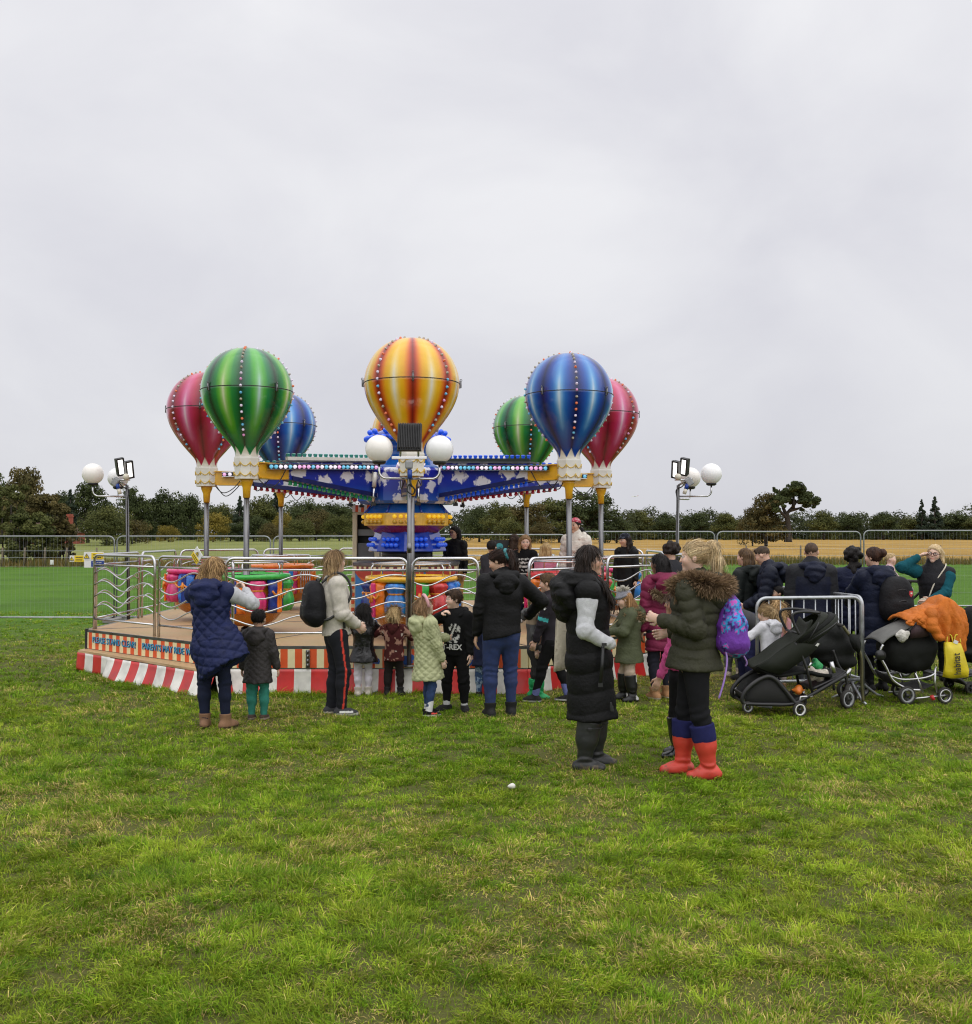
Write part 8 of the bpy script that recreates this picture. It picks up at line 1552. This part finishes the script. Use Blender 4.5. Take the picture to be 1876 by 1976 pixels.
# -- the queue on the right
zg = -.05
P17 = person('curly-haired person half hidden behind the right lamp post', 1297, Y=13.0, H=1.68, hd=330, skin='light', top=dict(c=(.03, .03, .035), hem=.45, w=1.1), bottom=dict(c=NAVY, fit=1.0), shoes=dict(k='boot', c=BLK), hair=dict(k='curly', c=DBRN))
P18 = person('long-haired woman in dark green-black coat beside the man in navy puffer', 1441, Y=12.5, H=1.61, hd=318, skin='light', head=(-10, 0, 0), top=dict(c=(.014, .018, .017), hem=.42, w=1.12, sw=1.25, hood=1.2, m=nylon), bottom=dict(c=BLK, fit=1.0), shoes=dict(k='boot', c=BLK), hair=dict(k='long', l=.85, c=((.05, .028, .015), (.20, .12, .06))))
P18b = person('woman whose blonde hair shows between the long-haired woman and the man', 1462, Y=12.95, H=1.60, hd=330, skin='light', top=dict(c=(.05, .05, .055), hem=.42, w=1.0), bottom=dict(c=BLK, fit=1.0), shoes=dict(k='boot', c=BLK), hair=dict(k='long', l=.9, c=DBLOND))
P19 = person('short-haired man in shiny navy down jacket looking down', 1489, Y=12.2, H=1.66, hd=282, skin='light', head=(20, -22, 0), lean=(3, 0), bulk=1.08, hands={'L': (-.08, .18, .56), 'R': (.08, .18, .56)}, top=dict(c=(.010, .013, .026), hem=.44, w=1.14, sw=1.35, pat='puffer', amp=.016, hood=1.1, collar=.02, m=nylon), bottom=dict(c=(.02, .025, .05), fit=1.1), shoes=dict(k='boot', c=BLK), hair=dict(k='short', c=((.03, .02, .013), (.10, .065, .04)), v=.96))
P20 = person('broad man in charcoal and navy hooded jacket seen from behind', 1566, Y=11.75, H=1.69, hd=4, skin='light', bulk=1.14, head=(18, 0, 0), top=dict(c=(.010, .013, .030), hem=.44, w=1.16, sw=1.38, hood=1.0, collar=.035, m=nylon, cf=lambda c, V, ci, s, th, p: np.where(((ci > 0) | (V[:, 2] > p.nb[2] - .06 * p.H))[:, None], np.array([.016, .017, .021]), c)), bottom=dict(c=(.06, .065, .075), fit=1.15), shoes=dict(k='boot', c=BLK), hair=dict(k='short', c=((.035, .022, .014), (.11, .065, .04)), v=.95))
P21 = person('woman with long black curls in navy puffer coat', 1647, Y=12.45, H=1.62, hd=20, skin='tan', top=dict(c=NAVY, hem=.38, w=1.12, sw=1.3, pat='puffer', amp=.012, m=nylon), bottom=dict(c=BLK, fit=1.0), shoes=dict(k='boot', c=BLK), hair=dict(k='curly', l=1.1, c=BLKH))
P22 = person('woman in long navy padded coat with brown bun carrying a baby', 1690, Y=11.65, H=1.63, hd=344, skin='light', head=(-30, 0, 0), hands={'R': (.10, .22, .66), 'L': (-.05, .24, .60)}, poles={'R': (1, -.4, -.5), 'L': (-1, -.4, -.5)}, top=dict(n='coat', c=(.010, .014, .034), hem=.25, w=1.22, sw=1.4, q=.92, pat='puffer_big', amp=.012, hood=1.25, m=nylon), bottom=dict(c=BLK, fit=1.0), shoes=dict(k='boot', c=BLK), hair=dict(k='bun', tz=.18, bs=1.25, v=1.06, wave=.6, c=((.022, .010, .008), (.085, .04, .025))))
bk2 = v3(.08, -.25, 1.06)
def badge(t):
    straps(t, [[bk2 + v3(sg * .09, .06, .2), v3(sg * .11 + .02, -.05, 1.41), v3(sg * .12, .10, 1.30)] for sg in (-1, 1)], .014, black_pl); mb = MB(); c = bk2 + v3(.06, -.163, .06); mb.prism([(c[0] - .022, c[1], c[2] + .03), (c[0] + .022, c[1], c[2] + .03), (c[0] + .022, c[1], c[2] - .012), (c[0], c[1], c[2] - .04), (c[0] - .022, c[1], c[2] - .012)], (0, 0, 0), (0, -.008, 0)); b = mb.build('shield_badge', mat('badge_red', (.45, .04, .05), .5), t); mb = MB(); mb.box((c[0] + .0, c[1] - .010, c[2] + .005), (.02, .006, .018)); mb.build('badge_motif', white_rim, b)
soft_thing('backpack', 'black backpack with small red shield badge in the queue', 'backpack', P22, pack(bk2, .10, .17, .10), (.010, .010, .012), nylon, .010, k=.05, extra=lambda t: (badge(t), zips(t, bk2, .10, .17, .10)))
P23 = person('fair-haired baby in pale pink held over the shoulder in the queue', 1717, Y=11.95, H=.74, z0=.82, hd=120, kid=1.0, skin='fair', hands={'R': (.12, .22, .50)}, top=dict(c=(.60, .42, .45), hem=.35, w=1.1, sw=1.4, pat='fleece', m=knit), bottom=dict(c=(.55, .42, .44), fit=1.2), shoes=dict(k='trainer', c=(.5, .45, .4)), hair=dict(k='short', c=((.36, .24, .11), (.68, .52, .30))))
P24 = person('blonde woman in glasses, teal jumper and black vest touching her ear', 1803, Y=12.5, H=1.65, hd=196, skin='fair', head=(22, 4, -6), hands={'R': (.115, .05, .905), 'L': (.05, .17, .60)}, poles={'R': (1, .2, -1.1), 'L': (-1, -.3, -.5)}, fing={'R': 'grip', 'L': 'relax'}, top=dict(c=(.010, .085, .11), sw=1.2, m=knit), vest=dict(c=(.012, .012, .015), hem=.36, w=1.16, q=.86, pat='puffer_big', amp=.008, collar=.045, m=nylon), bottom=dict(c=BLK, fit=1.0), shoes=dict(k='boot', c=BLK), hair=dict(k='long', l=.12, v=1.08, wave=.5, c=((.42, .28, .13), (.80, .63, .38))))
glasses(P24)
cb = v3(.14, .17, .93)
soft_thing('shoulder_bag', 'small cream shoulder bag of the woman in teal', 'bag', P24, [(cb, v3(.075, .04, .075)), (cb + v3(0, 0, -.05), v3(.08, .045, .05))], (.52, .46, .36), leather, .004, extra=lambda t: straps(t, [[cb + v3(-.05, 0, .06), v3(.02, .155, 1.18), v3(-.10, .11, 1.36), v3(-.13, .0, 1.41), v3(-.10, -.12, 1.3)]], .008, mat('cream_strap', (.6, .55, .45), .6)))
P25 = person('small dark-haired boy in the queue behind the barrier', 1502, Y=12.05, H=1.18, hd=255, kid=.5, skin='tan', top=dict(c=(.03, .06, .05), hem=.42, w=1.1), bottom=dict(c=NAVY, fit=1.0), shoes=dict(k='trainer', c=BLK), hair=dict(k='short', c=BLKH))
P26 = person('little girl with wavy blonde hair and pink coat behind the barrier bars', 1500, Y=11.55, H=1.03, hd=10, kid=.7, skin='fair', top=dict(n='coat', c=(.62, .30, .34), hem=.32, w=1.1, sw=1.15, hemw=1.3), bottom=dict(c=(.5, .42, .42), fit=1.0), shoes=dict(k='boot', c=(.3, .17, .08)), hair=dict(k='long', l=.85, v=1.1, wave=1.2, c=((.32, .19, .08), (.62, .42, .20))))
P27 = person('girl in white hoodie and leggings with blonde plait leaning left', 1487, Y=10.52, H=1.06, hd=325, kid=.6, skin='fair', lean=(10, 6), head=(-10, -8, 0), hands={'L': (-.30, .20, .60), 'R': (.16, .1, .42)}, poles={'L': (-.4, -.3, -1), 'R': (.8, -.8, 0)}, fing={'L': 'relax'}, top=dict(n='hoodie', c=(.66, .66, .70), hem=.42, w=1.12, sw=1.25, hood=1.1, m=knit), bottom=dict(c=(.58, .58, .64), fit=1.05), shoes=dict(k='trainer', c=WHITE), hair=dict(k='plait', l=1.0, tz=-.05, ts=1.0, side=.22, c=((.26, .17, .08), (.55, .39, .20))))
P28 = person('person in grey top and navy bottoms bending forward beside the barrier', 1447, Y=11.35, H=1.62, hd=268, skin='light', lean=(68, 0), hip=(.0, -.06, -.02), head=(0, -30, 0), hands={'L': (-.1, .42, .32), 'R': (.1, .42, .32)}, feet={'L': (-.06, -.02, 0, 0), 'R': (.06, .02, 0, 0)}, top=dict(n='top', c=(.055, .055, .06), hem=.44, w=1.1, sw=1.1), bottom=dict(c=(.016, .018, .06), fit=1.15), shoes=dict(k='trainer', c=WHITE), hair=dict(k='short', c=BRN))
P29 = person('child in grey leggings and cream boots below the purple bag', 1416, 1306, H=1.2, hd=16, kid=.5, skin='fair', top=dict(n='coat', c=(.55, .30, .36), hem=.36, w=1.1, hemw=1.2), bottom=dict(c=(.13, .13, .14), fit=1.15), shoes=dict(k='boot', c=(.58, .50, .40), m=leather, sole=(.5, .42, .3), w=1.15), hair=dict(k='long', l=.5, c=MID))
props_late()
